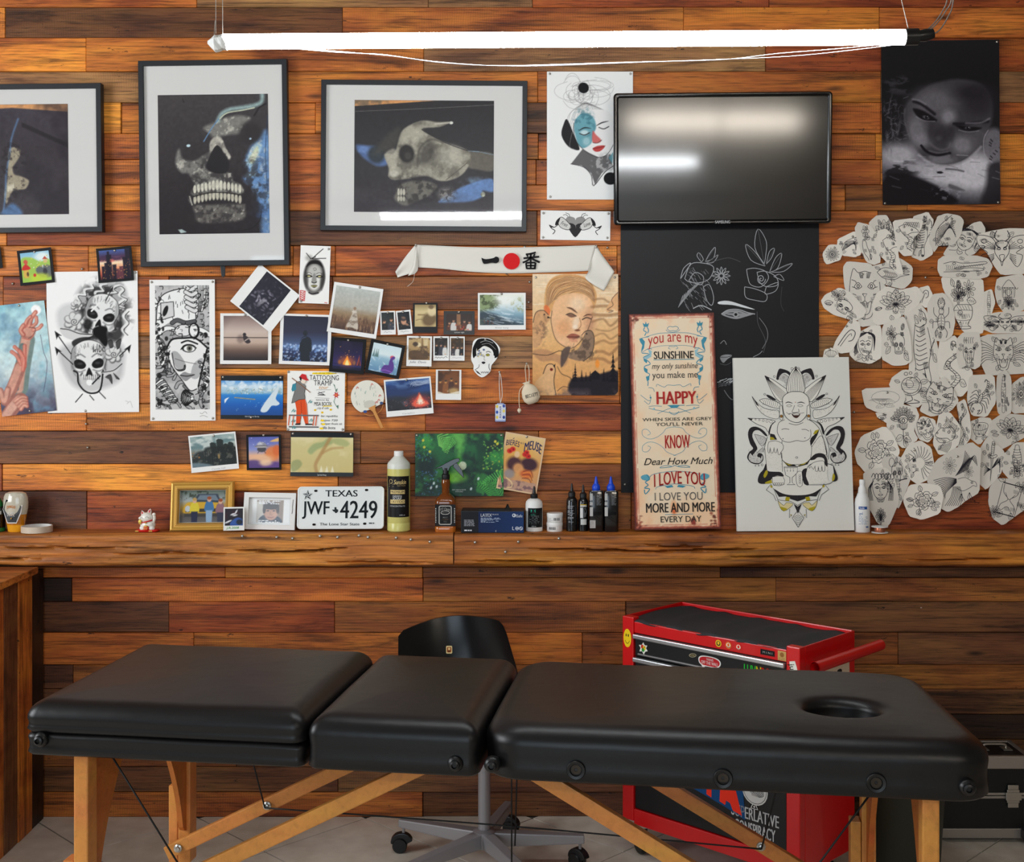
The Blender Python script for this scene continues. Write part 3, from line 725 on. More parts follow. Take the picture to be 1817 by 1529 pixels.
# ------------------------------------------------------------------ swivel chair
CHX,CHY = -0.088,-0.45
ch = empty('swivel_chair',Matrix.Translation((CHX,CHY,0)),'black shell swivel chair on a grey five-star castor base','chair')
mat('grey_metal',(150,146,148),0.38,0.35); mat('gloss_black',(14,14,15),0.22)
col_ = MB(); col_.lathe([(0.0195,0.10),(0.0195,0.44)],24); col_.build('column','grey_metal',ch,smooth=40)
MB().lathe([(0.034,0.075),(0.036,0.085),(0.036,0.125),(0.022,0.132)],24).build('hub','grey_metal',ch,smooth=40)
for ang in (152,76,2,-64,-136):
    a = math.radians(ang); dx,dy = math.cos(a),math.sin(a); px_,py_ = -dy,dx
    vs = []
    for (r,hw,z0,z1) in ((0.02,0.02,0.078,0.125),(0.318,0.0135,0.082,0.108)):
        vs += [(dx*r-px_*hw,dy*r-py_*hw,z0),(dx*r+px_*hw,dy*r+py_*hw,z0),(dx*r+px_*hw,dy*r+py_*hw,z1),(dx*r-px_*hw,dy*r-py_*hw,z1)]
    ar = MB().add(vs,[(0,3,2,1),(4,5,6,7),(0,1,5,4),(1,2,6,5),(2,3,7,6),(3,0,4,7)]).build('arm','grey_metal',ch,bev=0.004)
    ca = math.radians(ang*2.7+40); M = Matrix.Translation((dx*0.305,dy*0.305,0)) @ Matrix.Rotation(ca,4,'Z')
    c_ = MB()
    for sx in (-0.011,0.011):
        c_.lathe([(0.006,-0.008),(0.022,-0.008),(0.0245,-0.005),(0.0245,0.005),(0.022,0.008),(0.006,0.008)],20,M @ Matrix.Translation((sx,0.012,0.0245)) @ Matrix.Rotation(R90,4,'Y'))
    cs = c_.build('caster','rubber',ar,smooth=40)
    h_ = MB().prism([(0.036*math.cos(t),0.0345+0.030*math.sin(t)) for t in [math.pi*i/12-0.15 for i in range(13)]]+[(-0.012,0.026),(0.018,0.026)],-0.013,0.013,M @ Matrix(((0,0,1,0),(1,0,0,0.006),(0,1,0,0),(0,0,0,1))))
    h_.build('caster_hood','black_plastic',cs,bev=0.003); MB().tube([(dx*0.305,dy*0.305,0.055),(dx*0.305,dy*0.305,0.085)],0.005,8).build('stem','grey_metal',cs)
# shell back
CY_ = -0.26; nx_,nz_ = 24,14
topc = catmull([(708,1126),(711,1120),(722,1115),(767,1103),(815,1097.5),(874,1098.5),(889,1102),(894,1109)],8)
tx = np.array([p[0] for p in topc]); ty = np.array([p[1] for p in topc])
def shell(t,s_,dy=0.0):
    ly,ry = 1126+(1290-1126)*t,1109+(1290-1109)*t
    lx,rx = 708+2*math.sin(t*3)-4*t,np.interp(ry,[1109,1119,1181,1240,1290],[894,898.5,917.6,926,924])
    xt = 708+(894-708)*s_; yt = float(np.interp(xt,tx,ty)); yy_ = yt+(1290-yt)*t; xx_ = lx+(rx-lx)*s_
    q = P(xx_,yy_,CY_); k = 2*s_-1
    return (q.x-CHX,q.y-CHY-0.075*k*k+0.05*(1-t)**1.5-0.06*max(0,t-0.75)*4*0.5+dy,q.z)
V_ = []; F_ = []
for dy in (0.0,0.011):
    for j in range(nz_+1):
        for i in range(nx_+1): V_.append(shell(j/nz_,i/nx_,dy))
kk = (nx_+1)*(nz_+1); I_ = lambda s_,i,j: s_*kk+j*(nx_+1)+i
for j in range(nz_):
    for i in range(nx_): F_ += [(I_(0,i,j+1),I_(0,i+1,j+1),I_(0,i+1,j),I_(0,i,j)),(I_(1,i,j),I_(1,i+1,j),I_(1,i+1,j+1),I_(1,i,j+1))]
for i in range(nx_): F_ += [(I_(0,i,0),I_(0,i+1,0),I_(1,i+1,0),I_(1,i,0)),(I_(1,i,nz_),I_(1,i+1,nz_),I_(0,i+1,nz_),I_(0,i,nz_))]
for j in range(nz_): F_ += [(I_(1,0,j),I_(1,0,j+1),I_(0,0,j+1),I_(0,0,j)),(I_(0,nx_,j),I_(0,nx_,j+1),I_(1,nx_,j+1),I_(1,nx_,j))]
bk = MB().add(V_,F_).build('backrest','gloss_black',ch,smooth=50)
k_ = Ink(12,15,0.00186); k_.fill(rrect(11,14,2,4,6,7.5),(225,205,150)); k_.fill(rrect(8,10,2,4,6,7.5),(150,80,36)); k_.ell(6,6,2,2.4,(230,200,140)); k_.rect(4,9,8,11,(70,36,20))
st = k_.build('sticker',bk); q = P(797,1152,CY_+0.026); st.matrix_basis = Matrix.Translation((q.x-CHX,q.y-CHY-0.003,q.z)) @ RX
se = MB(); rs = []
for d,z in ((0.012,0.440),(0.0,0.448),(0.0,0.456),(0.01,0.462),(0.08,0.456)): rs.append([(x,y,z) for x,y in rrect(0.42-2*d,0.40-2*d,0.07,6,0.0,0.0)])
se.loops(rs).build('seat','gloss_black',ch,smooth=40)
MB().box((-0.03,0.15,0.43),(0.03,0.205,0.50)).build('back_bracket','black_plastic',ch,bev=0.006)

# ------------------------------------------------------------------ red tool cart
KM = Matrix.Translation((0.361,-0.34,0)) @ Matrix.Rotation(math.radians(-43.9),4,'Z')
kt = empty('tool_cart',KM,'red metal tool cart with black stickered drawers beside the wall','tool cart')
mat('red_paint',(206,16,20),0.34,var=0.12,bscale=90,coat=0.3); mat('drawer_black',(15,15,17),0.4); mat('alu',(196,198,200),0.32,0.85,bump=0.1,bscale=120)
mat('mat_grey',(44,45,48),0.75,bump=0.3,bscale=240)
cw,cd,zt = 0.655,0.325,0.785
c_ = MB()
c_.box((0,0,0.125),(0.045,0.03,zt)); c_.box((cw-0.045,0,0.125),(cw,0.03,zt))          # front posts
c_.box((0.045,0.004,0.735),(cw-0.045,0.03,0.772)); c_.box((0.045,0.002,0.115),(cw-0.045,0.03,0.165))   # rails
c_.box((0.0,0.03,0.115),(0.006,cd,zt)); c_.box((cw-0.006,0.03,0.115),(cw,cd,zt)); c_.box((0.006,cd-0.006,0.115),(cw-0.006,cd,zt))
c_.box((0.006,0.03,0.115),(cw-0.006,cd-0.006,0.135)); c_.box((0.006,0.03,0.745),(cw-0.006,cd-0.006,0.757))
c_.build('body','red_paint',kt,bev=0.003)
# rumpled black mat in the tray
nx_,ny_ = 40,20; V_ = []; F_ = []
for j in range(ny_+1):
    for i in range(nx_+1):
        x,y = 0.012+(cw-0.024)*i/nx_,0.004+(cd-0.014)*j/ny_
        cr = 0.0045*abs(math.sin(x*23+1.4*math.sin(y*9)))**6+0.003*noise.noise((x*9,y*9,2))
        V_.append((x,y+(0.006*noise.noise((x*14,3,1)) if j in (0,ny_) else 0),0.7735+cr-(0.003 if j == 0 else 0)))
for j in range(ny_):
    for i in range(nx_): a = j*(nx_+1)+i; F_.append((a,a+1,a+nx_+2,a+nx_+1))
mt_ = MB().add(V_,F_).build('tray_mat','mat_grey',kt,smooth=True); sm = mt_.modifiers.new('thick','SOLIDIFY'); sm.thickness = 0.004
def drawer(z0,z1):
    d = MB().box((0.048,0.006,z0),(cw-0.048,0.022,z1)).build('drawer','drawer_black',kt,bev=0.002)
    MB().box((0.048,-0.010,z1-0.014),(cw-0.048,0.006,z1)).build('handle','alu',d,bev=0.003)
    MB().box((0.060,0.003,z0+0.006),(cw-0.30,0.006,z0+0.010)).build('trim_strip','alu',d)
    return d
dws = [drawer(0.661,0.733),drawer(0.586,0.658),drawer(0.511,0.583),drawer(0.436,0.508)]
dr = MB().box((0.048,0.006,0.168),(cw-0.048,0.022,0.433)).build('door','drawer_black',kt,bev=0.002)
MB().box((0.24,0.002,0.192),(0.40,0.0065,0.240)).build('grip_recess',mat('deep_black',(6,6,7),0.5),dr,bev=0.002)
hb = MB().tube([(cw+0.052,-0.005,0.738),(cw+0.052,0.39,0.738)],0.0165,18,cap=False)
hb.tube([(cw+0.052,-0.005,0.738),(cw+0.052,0.39,0.738)],0.0135,18,cap=False)
for y in (0.07,0.30): hb.tube([(cw-0.002,y,0.728),(cw+0.05,y,0.736)],0.007,10)
hb.build('push_handle','red_paint',kt,smooth=40)
for (x,y) in ((0.05,0.05),(cw-0.05,0.05),(0.05,cd-0.05),(cw-0.05,cd-0.05)):
    M = Matrix.Translation((x,y,0)) @ Matrix.Rotation(math.radians(60+x*60),4,'Z')
    w_ = MB().lathe([(0.010,-0.012),(0.036,-0.012),(0.040,-0.008),(0.040,0.008),(0.036,0.012),(0.010,0.012)],24,M @ Matrix.Translation((0.0,0.024,0.040)) @ Matrix.Rotation(R90,4,'Y')).build('caster','rubber',kt,smooth=40)
    f_ = MB()
    for sx in (-0.017,0.015): f_.prism([(0.0,0.10),(0.028,0.10),(0.036,0.045),(0.030,0.030),(0.018,0.030)],sx,sx+0.002,M @ Matrix(((0,0,1,0),(1,0,0,0),(0,1,0,0),(0,0,0,1))))
    f_.build('caster_fork','tack_metal',w_); MB().lathe([(0.024,0.097),(0.026,0.104),(0.026,0.116)],16,Matrix.Translation((x,y,0))).build('swivel_plate','tack_metal',w_,smooth=40)
# stickers; px here are 2 mm units on the cart's faces
def sticker(name,par,x,z,w,h,face='front',off=0.0):
    k = Ink(w,h,0.001); k.par,k.nm = par,name
    k.M = Matrix.Translation((x,-0.0008-off,z)) @ RX if face == 'front' else Matrix.Translation((cw+0.0008,x,z)) @ Matrix.Rotation(R90,4,'Z') @ RX
    return k
def stick(k,z=0.0): o = k.build(k.nm,k.par,'ink_satin',z=z); o.matrix_basis = k.M; return o
k = sticker('sticker',kt,0.021,0.715,34,62); k.ell(17,31,16,30,(240,205,30)); k.ell(12,22,2.2,5,(20,20,20)); k.ell(21,22,2.2,5,(20,20,20)); k.ring(17,34,9,14,1.6,(20,20,20),20,160); stick(k)
k = sticker('sticker',dws[0],0.082,0.690,36,40,off=-0.0055); k.fill([(18,0),(24,9),(34,8),(29,18),(36,26),(26,29),(20,40),(13,30),(2,32),(7,20),(0,11),(11,10)],(238,236,226)); k.ell(14,15,6,7,(226,60,40)); k.ell(22,18,6,7,(242,206,40)); k.ell(17,25,6,6,(50,150,60)); k.stroke([(10,12),(18,20),(26,12)],1.6,(20,20,20)); stick(k)
k = sticker('sticker',dws[0],0.338,0.688,88,44,off=-0.0055)
k.fill([(3,14),(12,6),(30,3),(58,3),(77,7),(85,15),(84,25),(76,33),(70,42),(60,36),(30,36),(20,42),(14,34),(5,27)],(240,238,234),4); k.fill([(7,15),(15,9),(31,6),(57,6),(74,10),(81,16),(80,24),(72,31),(60,33),(29,33),(16,31),(8,25)],(196,36,44),4)
k.text('VANS',32,9,58,17,(240,238,234),0.02); k.text('OFF THE WALL',13,19,76,29,(240,238,234),0.02); stick(k)
k = sticker('sticker',dws[0],0.275,0.700,30,16,off=-0.0055); k.ell(15,8,14,6,(190,180,150),-12); k.ell(15,8,12,4.5,(60,50,36),-12); k.text('lucky',7,5,23,11,(220,205,150),0.01,rot=-8); stick(k)
k = sticker('sticker',dws[0],0.520,0.690,120,40,off=-0.0055)
for t,x0,x1,c in (('LUV',2,44,(40,190,60)),('N',45,62,(236,214,40)),('ROLL',63,116,(222,40,30))): k.text(t,x0,4,x1,38,c,0.03)
stick(k)
k = sticker('sticker',dws[1],0.10,0.620,30,30,off=-0.0055); k.ell(15,15,14,12,(225,225,222)); k.ell(11,12,3,4,(20,20,20)); k.ell(19,12,3,4,(20,20,20)); k.stroke([(8,20),(15,23),(22,20)],2,(20,20,20)); stick(k)
for x,c1,c2 in ((0.372,(238,190,40),(60,60,40)),(0.408,(226,110,40),(240,220,200)),(0.444,(214,50,40),(240,220,200))):
    k = sticker('sticker',kt,x,0.753,24,24,off=-0.0035); k.ell(12,12,11,11,c1); k.ell(12,12,7.5,7.5,c2); k.ell(12,11,4,5,c1); k.stroke([(5,16),(12,19),(19,16)],1.4,(30,30,30)); stick(k)
k = sticker('sticker',kt,0.545,0.753,48,16,off=-0.0035); k.rect(0,0,48,16,(18,18,20)); k.text('M I N I',8,5,40,11,(210,210,206),0.01); stick(k)
k = sticker('sticker',kt,0.594,0.752,28,28,off=-0.0035); k.rect(0,0,28,28,(198,160,96)); k.ell(14,11,7,7,(150,100,50)); k.lines(4,19,26,27,3,(120,80,40),4); stick(k)
k = sticker('sticker',kt,cw-0.022,0.700,36,90)
k.fill([(6,4),(24,0),(30,16),(36,40),(32,86),(20,90),(14,70),(4,50),(8,26)],(236,236,226)); k.fill([(10,40),(22,30),(30,44),(27,60),(14,58)],(210,220,50),3); k.text('junglist',-18,34,54,56,(24,40,24),0.03,rot=78); stick(k)
k = sticker('sticker',kt,0.085,0.700,60,60,'side'); k.stroke([(6,40),(14,14),(22,40),(30,18),(40,16),(30,30),(44,40),(54,18)],3.4,(230,226,222),4); k.stroke([(10,48),(30,44),(52,50)],2.6,(30,20,20),3); stick(k)
k = sticker('sticker',kt,0.215,0.690,150,56,'side'); k.fill([(0,26),(30,14),(148,0),(150,56),(0,56)],(214,196,172)); k.text('maskin 13',84,14,134,24,(206,90,40),0.02); k.ell(88,42,16,8,(40,36,34)); k.lines(6,34,70,50,3,(90,70,60),3); stick(k)
# big graffiti sticker and lettering on the door
k = sticker('sticker',dr,0.285,0.312,380,150,off=-0.0055)
k.fill([(40,30),(90,60),(360,20),(372,150),(300,128),(180,100),(90,84)],(20,70,120))
for pts in ([(90,20),(118,20),(116,72),(98,66)],[(124,10),(150,10),(156,60),(172,10),(176,84),(158,82),(134,70),(130,78),(122,76)],[(184,10),(206,8),(204,92),(190,90)],[(212,6),(276,2),(274,30),(252,32),(250,112),(232,106),(232,34),(212,34)],[(286,4),(318,0),(360,140),(328,132),(318,112),(304,108),(300,122),(280,116)]):
    k.fill(pts,(240,54,34))
k.fill([(2,20),(30,20),(26,76),(10,72)],(120,40,130)); k.fill([(20,20),(48,22),(44,76),(24,74)],(232,206,50)); k.fill([(44,24),(66,26),(62,80),(46,76)],(150,50,140)); stick(k)
k = sticker('sticker',dr,0.500,0.335,92,92,off=-0.0055); k.ell(46,46,45,45,(210,208,204)); k.ring(46,46,40,None,1.6,(40,40,42)); 
for i in range(9): k.stroke([(40+i*4,18+i*2),(44+i*4,40+i*2),(36+i*3,64)],2.2,(44,44,46),3,True)
k.text('DYNAMIC',8,40,44,50,(60,60,62),0.02,rot=42); stick(k)
k = sticker('sticker',dr,0.498,0.288,42,42,off=-0.0060); k.ell(21,21,20,20,(52,44,40)); k.ell(21,21,17,17,(24,22,22)); k.stroke([(21,8),(33,30),(9,30)],3.4,(224,222,218),closed=True); k.ell(21,24,3,3,(224,222,218)); stick(k)
k = sticker('sticker',dr,0.500,0.238,170,84,off=-0.0055); k.text('SUPERLATIVE',2,2,168,38,(222,222,222),0.02); k.text('CONSPIRACY',14,46,156,82,(222,222,222),0.02); stick(k)

# ------------------------------------------------------------------ flight case and bin
fc = empty('flight_case',Matrix.Translation((1.49,-0.145,0)),'black flight case with aluminium edges on the floor by the wall','case')
mat('case_black',(14,14,15),0.45,bump=0.1,bscale=300); mat('case_alu',(176,170,164),0.36,0.8)
hx,hy,z0,z1,zs = 0.25,0.085,0.018,0.288,0.158
MB().box((-hx,-hy,z0),(hx,hy,zs-0.004)).build('body','case_black',fc,bev=0.004)
lid = MB().box((-hx,-hy,zs+0.004),(hx,hy,z1)).build('lid','case_black',fc,bev=0.004)
e = 0.004
for (a_,b_,nm) in (((-hx-e,-hy-e,z0-0.003),(hx+e,-hy+0.02,z0+0.030),'edge_trim'),((-hx-e,-hy-e,z1-0.040),(hx+e,-hy+0.012,z1+0.003),'edge_trim'),((-hx-e,-hy-e,zs-0.010),(hx+e,hy+e,zs-0.001),'edge_trim'),((-hx-e,-hy-e,zs+0.001),(hx+e,hy+e,zs+0.010),'edge_trim'),
               ((-hx-e,hy-0.012,z1-0.02),(hx+e,hy+e,z1+0.003),'edge_trim'),((hx-0.012,-hy-e,z1-0.035),(hx+e,hy+e,z1+0.0035),'edge_trim'),((-hx-e,-hy-e,z1-0.035),(-hx+0.012,hy+e,z1+0.0035),'edge_trim'),((hx-0.02,-hy-e,z0),(hx+e,-hy+0.02,z1),'edge_trim'),((-hx-e,-hy-e,z0),(-hx+0.02,-hy+0.02,z1),'edge_trim')):
    MB().box(a_,b_).build(nm,'case_alu',fc,bev=0.003)
cl = MB(); cl.box((-0.021,-0.006,-0.022),(0.021,0,0.022)); cl.box((-0.026,-0.010,-0.012),(0.026,-0.004,0.014)); cl.box((-0.018,-0.005,0.022),(0.018,0,0.038)); cl.box((-0.018,-0.005,-0.038),(0.018,0,-0.022))
lt = cl.build('latch','tack_metal',fc,Matrix.Translation((0.19,-hy-0.005,zs)),bev=0.002); l2 = link('latch',lt.data,None,fc,Matrix.Translation((-0.15,-hy-0.005,zs)))
hd = MB(); hd.tube(catmull([(0.12,-0.01,z1+0.004),(0.125,-0.012,z1+0.018),(0.16,-0.012,z1+0.020),(0.195,-0.012,z1+0.018),(0.20,-0.01,z1+0.004)],5),0.004,8); hd.box((0.105,-0.03,z1+0.002),(0.135,0.01,z1+0.006)); hd.box((0.185,-0.03,z1+0.002),(0.215,0.01,z1+0.006))
hd.build('handle','tack_metal',fc,bev=0.0)
for sx in (-0.22,0.235):
    MB().lathe([(0.008,-0.012),(0.019,-0.012),(0.022,-0.008),(0.022,0.008),(0.019,0.012),(0.008,0.012)],18,Matrix.Translation((sx,-hy-0.03,0.022)) @ Matrix.Rotation(R90,4,'Y')).build('wheel','rubber',fc,smooth=40)
    MB().box((sx-0.018,-hy-0.05,0.018),(sx+0.018,-hy-0.003,0.05)).build('wheel_housing','black_plastic',fc,bev=0.004)
    MB().box((sx-0.02,0.03,0.0),(sx+0.02,0.07,0.018)).build('foot','rubber',fc,bev=0.003)
bn = empty('waste_bin',Matrix.Translation((1.235,-0.50,0)),'dark olive round bin between the red cart and the flight case','bin')
mat('olive_plastic',(40,42,30),0.55)
MB().lathe([(0.098,0.0),(0.100,0.004),(0.118,0.30),(0.121,0.31),(0.121,0.318),(0.116,0.318),(0.113,0.30),(0.096,0.008),(0.02,0.006)],36).build('body','olive_plastic',bn,smooth=40)
MB().lathe([(0.1205,0.298),(0.1235,0.302),(0.1235,0.316),(0.1205,0.320)],36,cap=False).build('rim','olive_plastic',bn,smooth=40)
# ------------------------------------------------------------------ framed prints
m,nt,b = nodemat('pane_glass')
nt.nodes.remove(b); out = [n for n in nt.nodes if n.type == 'OUTPUT_MATERIAL'][0]
tr = N(nt,'ShaderNodeBsdfTransparent'); gl = N(nt,'ShaderNodeBsdfGlossy'); gl.inputs['Roughness'].default_value = 0.03
lw = N(nt,'ShaderNodeLayerWeight'); pw_ = N(nt,'ShaderNodeMath',operation='POWER'); pw_.inputs[1].default_value = 5.0; L(nt,lw.outputs['Facing'],pw_.inputs[0])
fr = N(nt,'ShaderNodeMapRange'); fr.inputs[3].default_value = 0.03; fr.inputs[4].default_value = 1.0; L(nt,pw_.outputs[0],fr.inputs[0]); ms = N(nt,'ShaderNodeMixShader')
L(nt,fr.outputs[0],ms.inputs[0]); L(nt,tr.outputs[0],ms.inputs[1]); L(nt,gl.outputs[0],ms.inputs[2]); L(nt,ms.outputs[0],out.inputs[0])
mat('frame_black',(34,36,40),0.45,bump=0.15,bscale=150); mat('mat_board',(226,224,221),0.8)
def Tf(ox,oy,k,dx=0.0,dy=0.0):
    def f(*p):
        if len(p) == 2: return ((p[0]-ox)/k+dx,(p[1]-oy)/k+dy)
        return [((a-ox)/k+dx,(b_-oy)/k+dy) for a,b_ in p[0]]
    return f
def framed(label,quad,pquad,border,y=-0.036,depth=0.031,mf='frame_black',mm='mat_board',lean=0.0,name='framed_print'):
    q = [Vector(a) for a in quad]; c = sum(q,Vector((0,0)))/4; s = sc(y)
    w = ((q[1]-q[0]).length+(q[2]-q[3]).length)/2*s; h = ((q[3]-q[0]).length+(q[2]-q[1]).length)/2*s
    d = (q[1]-q[0])+(q[2]-q[3]); roll = -math.degrees(math.atan2(d.y,d.x)); bd = border*s
    o = empty(name,WM(c.x,c.y,y,roll,lean),label,'framed picture')
    rec = lambda i,z: [(-w/2+i,-h/2+i,z),(w/2-i,-h/2+i,z),(w/2-i,h/2-i,z),(-w/2+i,h/2-i,z)]
    MB().loops([rec(0,-depth),rec(0,-0.001),rec(0.001,0),rec(bd-0.001,0),rec(bd,-0.001),rec(bd,-0.012)],True,False).build('frame',mf,o)
    MB().box((-w/2+bd*0.6,-h/2+bd*0.6,-0.014),(w/2-bd*0.6,h/2-bd*0.6,-0.010)).build('mat_board',mm,o)
    MB().box((-w/2+bd*0.9,-h/2+bd*0.9,-0.0065),(w/2-bd*0.9,h/2-bd*0.9,-0.005)).build('glass','pane_glass',o)
    p = [Vector(a) for a in pquad]; pc = sum(p,Vector((0,0)))/4
    pw = ((p[1]-p[0]).length+(p[2]-p[3]).length)/2; ph = ((p[3]-p[0]).length+(p[2]-p[1]).length)/2
    cc = pc-c; a = math.radians(roll); off = (cc.x*math.cos(a)-cc.y*math.sin(a),cc.x*math.sin(a)+cc.y*math.cos(a))
    return o,pw,ph,s,off
# tall framed skull
o,pw,ph,s,off = framed('tall black frame with a front-facing skull print',[(245,108),(509,104),(513,470),(249,473)],[(279,168),(475,165),(477,413),(281,415)],9)
c = Cv(pw,ph,(62,57,60)); t = Tf(818,488,2.93)
c.vgrad([(0,(68,64,67)),(0.5,(58,53,56)),(1,(44,39,42))])
B1,B2 = (150,148,140),(205,200,186)
c.poly(t([(1265,850),(1290,780),(1325,735),(1395,705),(1398,1215),(1350,1205),(1345,1100),(1310,985),(1255,930),(1285,890)]),(112,152,202),0.95,5,8)
c.poly(t([(1270,850),(1300,780),(1330,740),(1360,760),(1330,830),(1310,880),(1330,905),(1285,925),(1265,915),(1300,880)]),(170,205,225),0.9,5,4); c.poly(t([(1290,830),(1330,760),(1340,790),(1310,850)]),(226,226,180),0.8,4,4)
c.cloud((160,195,225),30,3,0.5,0.75,0.6,c.mask_ell(190,190,22,90)); c.cloud((70,100,150),26,4,0.5,0.7,0.6,c.mask_ell(185,220,24,60))
c.poly(t([(1055,660),(1120,630),(1190,605),(1250,600),(1300,615),(1265,650),(1250,690),(1180,700),(1110,712),(1085,690)]),B1,0.8,5,6)
c.poly(t([(1085,745),(1108,712),(1145,712),(1170,770),(1195,815),(1185,832),(1165,800),(1125,755),(1090,800)]),B2,0.85,4,3)
c.poly(t([(905,840),(925,768),(945,820),(1000,832),(1080,790),(1095,800),(1068,860),(1075,900),(1040,970),(1010,960),(975,900),(935,892)]),B1,0.8,4,5)
c.poly(t([(1050,890),(1190,895),(1205,940),(1245,960),(1240,1010),(1000,1015),(1010,960),(1040,940)]),B1,0.85,4,4)
c.poly(t([(975,1015),(1000,1060),(1235,1060),(1265,1075),(1255,1140),(1130,1156),(1020,1150),(1000,1095)]),(132,128,120),0.8,4,5)
c.cloud((52,48,50),9,5,0.42,0.62,0.75,c.mask_ell(120,170,80,80)); c.cloud((225,220,205),7,9,0.58,0.72,0.6,np.clip((c.a[...,0]-80)/40,0,1))
c.poly(t([(1068,870),(1090,800),(1125,752),(1160,800),(1187,850),(1172,893),(1120,900)]),(40,37,40),1,4,2)
c.ell(*t(1300,690),22,20,(52,48,50),0.9,0.6); c.ell(*t(990,790),18,14,(56,52,54),0.7,0.8)
for i in range(13):
    k_ = i/12; x = 1005+235*k_; yv = 985-20*math.sin(k_*3.14); big = 1.5 if 4 < i < 8 else 1.0
    c.ell(*t(x,yv-4),2.9*big**0.5,7.5*big**0.5,(222,218,200),0.95,0.3); c.line([t(x+9,yv-22),t(x+9,yv+22)],0.9,(70,64,58),0.8)
    c.ell(*t(x,yv+55-4),2.8,7.5,(212,206,186),0.95,0.3)
c.line(t([(1000,1018),(1080,1000),(1160,1000),(1240,1012)]),2.2,(46,42,40),0.9,4); c.line(t([(978,1018),(990,1062)]),2,(210,205,190),0.8)
c.line(t([(1130,625),(1150,590),(1190,568),(1260,558),(1330,545),(1360,525),(1362,490)]),7,(176,206,204),0.8,5,5); c.line(t([(1140,615),(1180,585),(1260,572),(1320,560)]),2,(222,226,196),0.9,5)
c.line(t([(1055,732),(1100,660),(1135,615)]),2,(110,150,190),0.9,3); c.line(t([(1320,600),(1345,560),(1380,540)]),3,(34,30,34),0.8)
c.ell(*t(975,753),3.6,2.4,(200,226,234)); c.ell(*t(1298,721),2,1.8,(180,205,225)); c.poly(t([(915,1190),(935,1188),(960,1203),(930,1208)]),(200,220,216),0.9)
c.line(t([(1210,1200),(1290,1190),(1340,1150),(1350,1100)]),1.2,(24,22,26),0.8,4); c.line(t([(1390,600),(1375,800),(1385,1000)]),1.6,(40,60,90),0.6,4); c.line(t([(948,510),(955,528)]),1.2,(30,28,30))
c.grain(0.10,2); c.build('print',o,s,z=-0.0093,ox=off[0],oy=off[1])
# landscape framed skull
o,pw,ph,s,off = framed('wide black frame with a tilted skull print beside the television',[(570,141),(937,143),(933,411),(568,408)],[(629,176),(877,178),(875,377),(627,375)],8.5)
c = Cv(pw,ph,(52,50,53)); t = Tf(260,517,2.93)
c.vgrad([(0,(50,48,51)),(0.55,(56,54,57)),(1,(66,61,66))])
c.poly([(0,0),(150,0),(0,11)],(226,160,102),1); c.line(t([(262,577),(620,560),(985,538)]),0.9,(130,126,124),0.8,3)
c.poly(t([(270,752),(330,755),(380,765),(435,845),(385,862),(330,835),(290,800)]),(92,118,168),0.9,5,5); c.ell(*t(310,775),12,7,(120,150,205),0.7,0.8); c.ell(*t(375,800),16,17,(50,56,60),0.9,0.5)
c.poly(t([(700,1045),(760,1000),(850,955),(940,925),(985,930),(985,990),(930,985),(938,1010),(870,1042),(770,1048)]),(108,142,196),0.95,5,4); c.cloud((150,190,230),26,6,0.5,0.72,0.7,c.mask_ell(222,155,34,18)); c.ell(*t(932,1005),4,4.5,(220,224,190),0.9,0.5)
c.poly(t([(840,790),(900,783),(985,795),(985,880),(900,875),(850,860)]),(112,106,96),0.9,4,4); c.line(t([(850,780),(910,783),(985,798)]),1.4,(150,180,200),0.9,3)
c.poly(t([(470,790),(500,690),(545,648),(620,622),(690,630),(755,630),(700,655),(610,668),(720,730),(850,776),(862,840),(825,900),(760,932),(700,935),(640,912),(560,922),(470,932),(440,912),(442,870),(418,800)]),(168,163,147),1,4,3)
c.poly(t([(430,700),(500,660),(470,760),(380,800),(360,790)]),(74,72,68),0.8,4,10)
c.cloud((96,92,84),18,8,0.45,0.65,0.7,np.clip((c.a[...,0]-110)/40,0,1)); c.ell(*t(760,810),24,20,(205,200,184),0.55,0.9); c.ell(*t(560,700),20,14,(196,190,172),0.6,0.9,-35)
c.ell(*t(640,790),13,27,(70,66,62),0.75,0.8,20); c.ell(*t(533,795),14,17,(50,47,46),1,0.35,-10); c.ell(*t(540,805),6,7,(86,82,78),0.6,0.7); c.line(t([(612,670),(730,735),(850,778)]),1.6,(44,42,44),0.8,3)
c.line(t([(590,860),(600,770),(660,720),(720,735)]),3.5,(84,80,74),0.7,5,3); c.line(t([(850,840),(790,890),(740,930)]),1.4,(90,84,76),0.8,4)
c.poly(t([(478,1000),(500,955),(600,935),(690,958),(655,1010),(590,1042),(525,1068),(472,1035)]),(120,116,106),0.9,4,4); c.cloud((50,47,48),9,11,0.45,0.6,0.7,c.mask_ell(108,160,40,28))
for i in range(3):
    c.ell(*t(492+i*14,995),2.2,6,(215,210,192),0.9,0.3); c.ell(*t(492+i*14,1030),2.2,4.5,(205,200,182),0.9,0.3)
c.poly(t([(418,800),(470,770),(485,830),(470,880),(440,915),(440,870)]),(196,190,172),0.6,4,4); c.ell(*t(468,900),8,6,(210,206,190),0.8,0.6)
c.ell(*t(740,1005),14,12,(170,166,158),0.7,0.9); c.cloud((60,56,58),6,12,0.45,0.6,0.8,c.mask_ell(164,166,18,14)); c.ell(*t(764,633),3.4,2.6,(236,236,226)); c.line(t([(680,640),(755,632)]),3,(196,190,176),0.9)
c.cloud((84,80,84),40,13,0.5,0.7,0.4,np.clip((c.Y-ph*0.75)/20,0,1),sx=3)
c.grain(0.08,3); c.build('print',o,s,z=-0.0093,ox=off[0],oy=off[1])
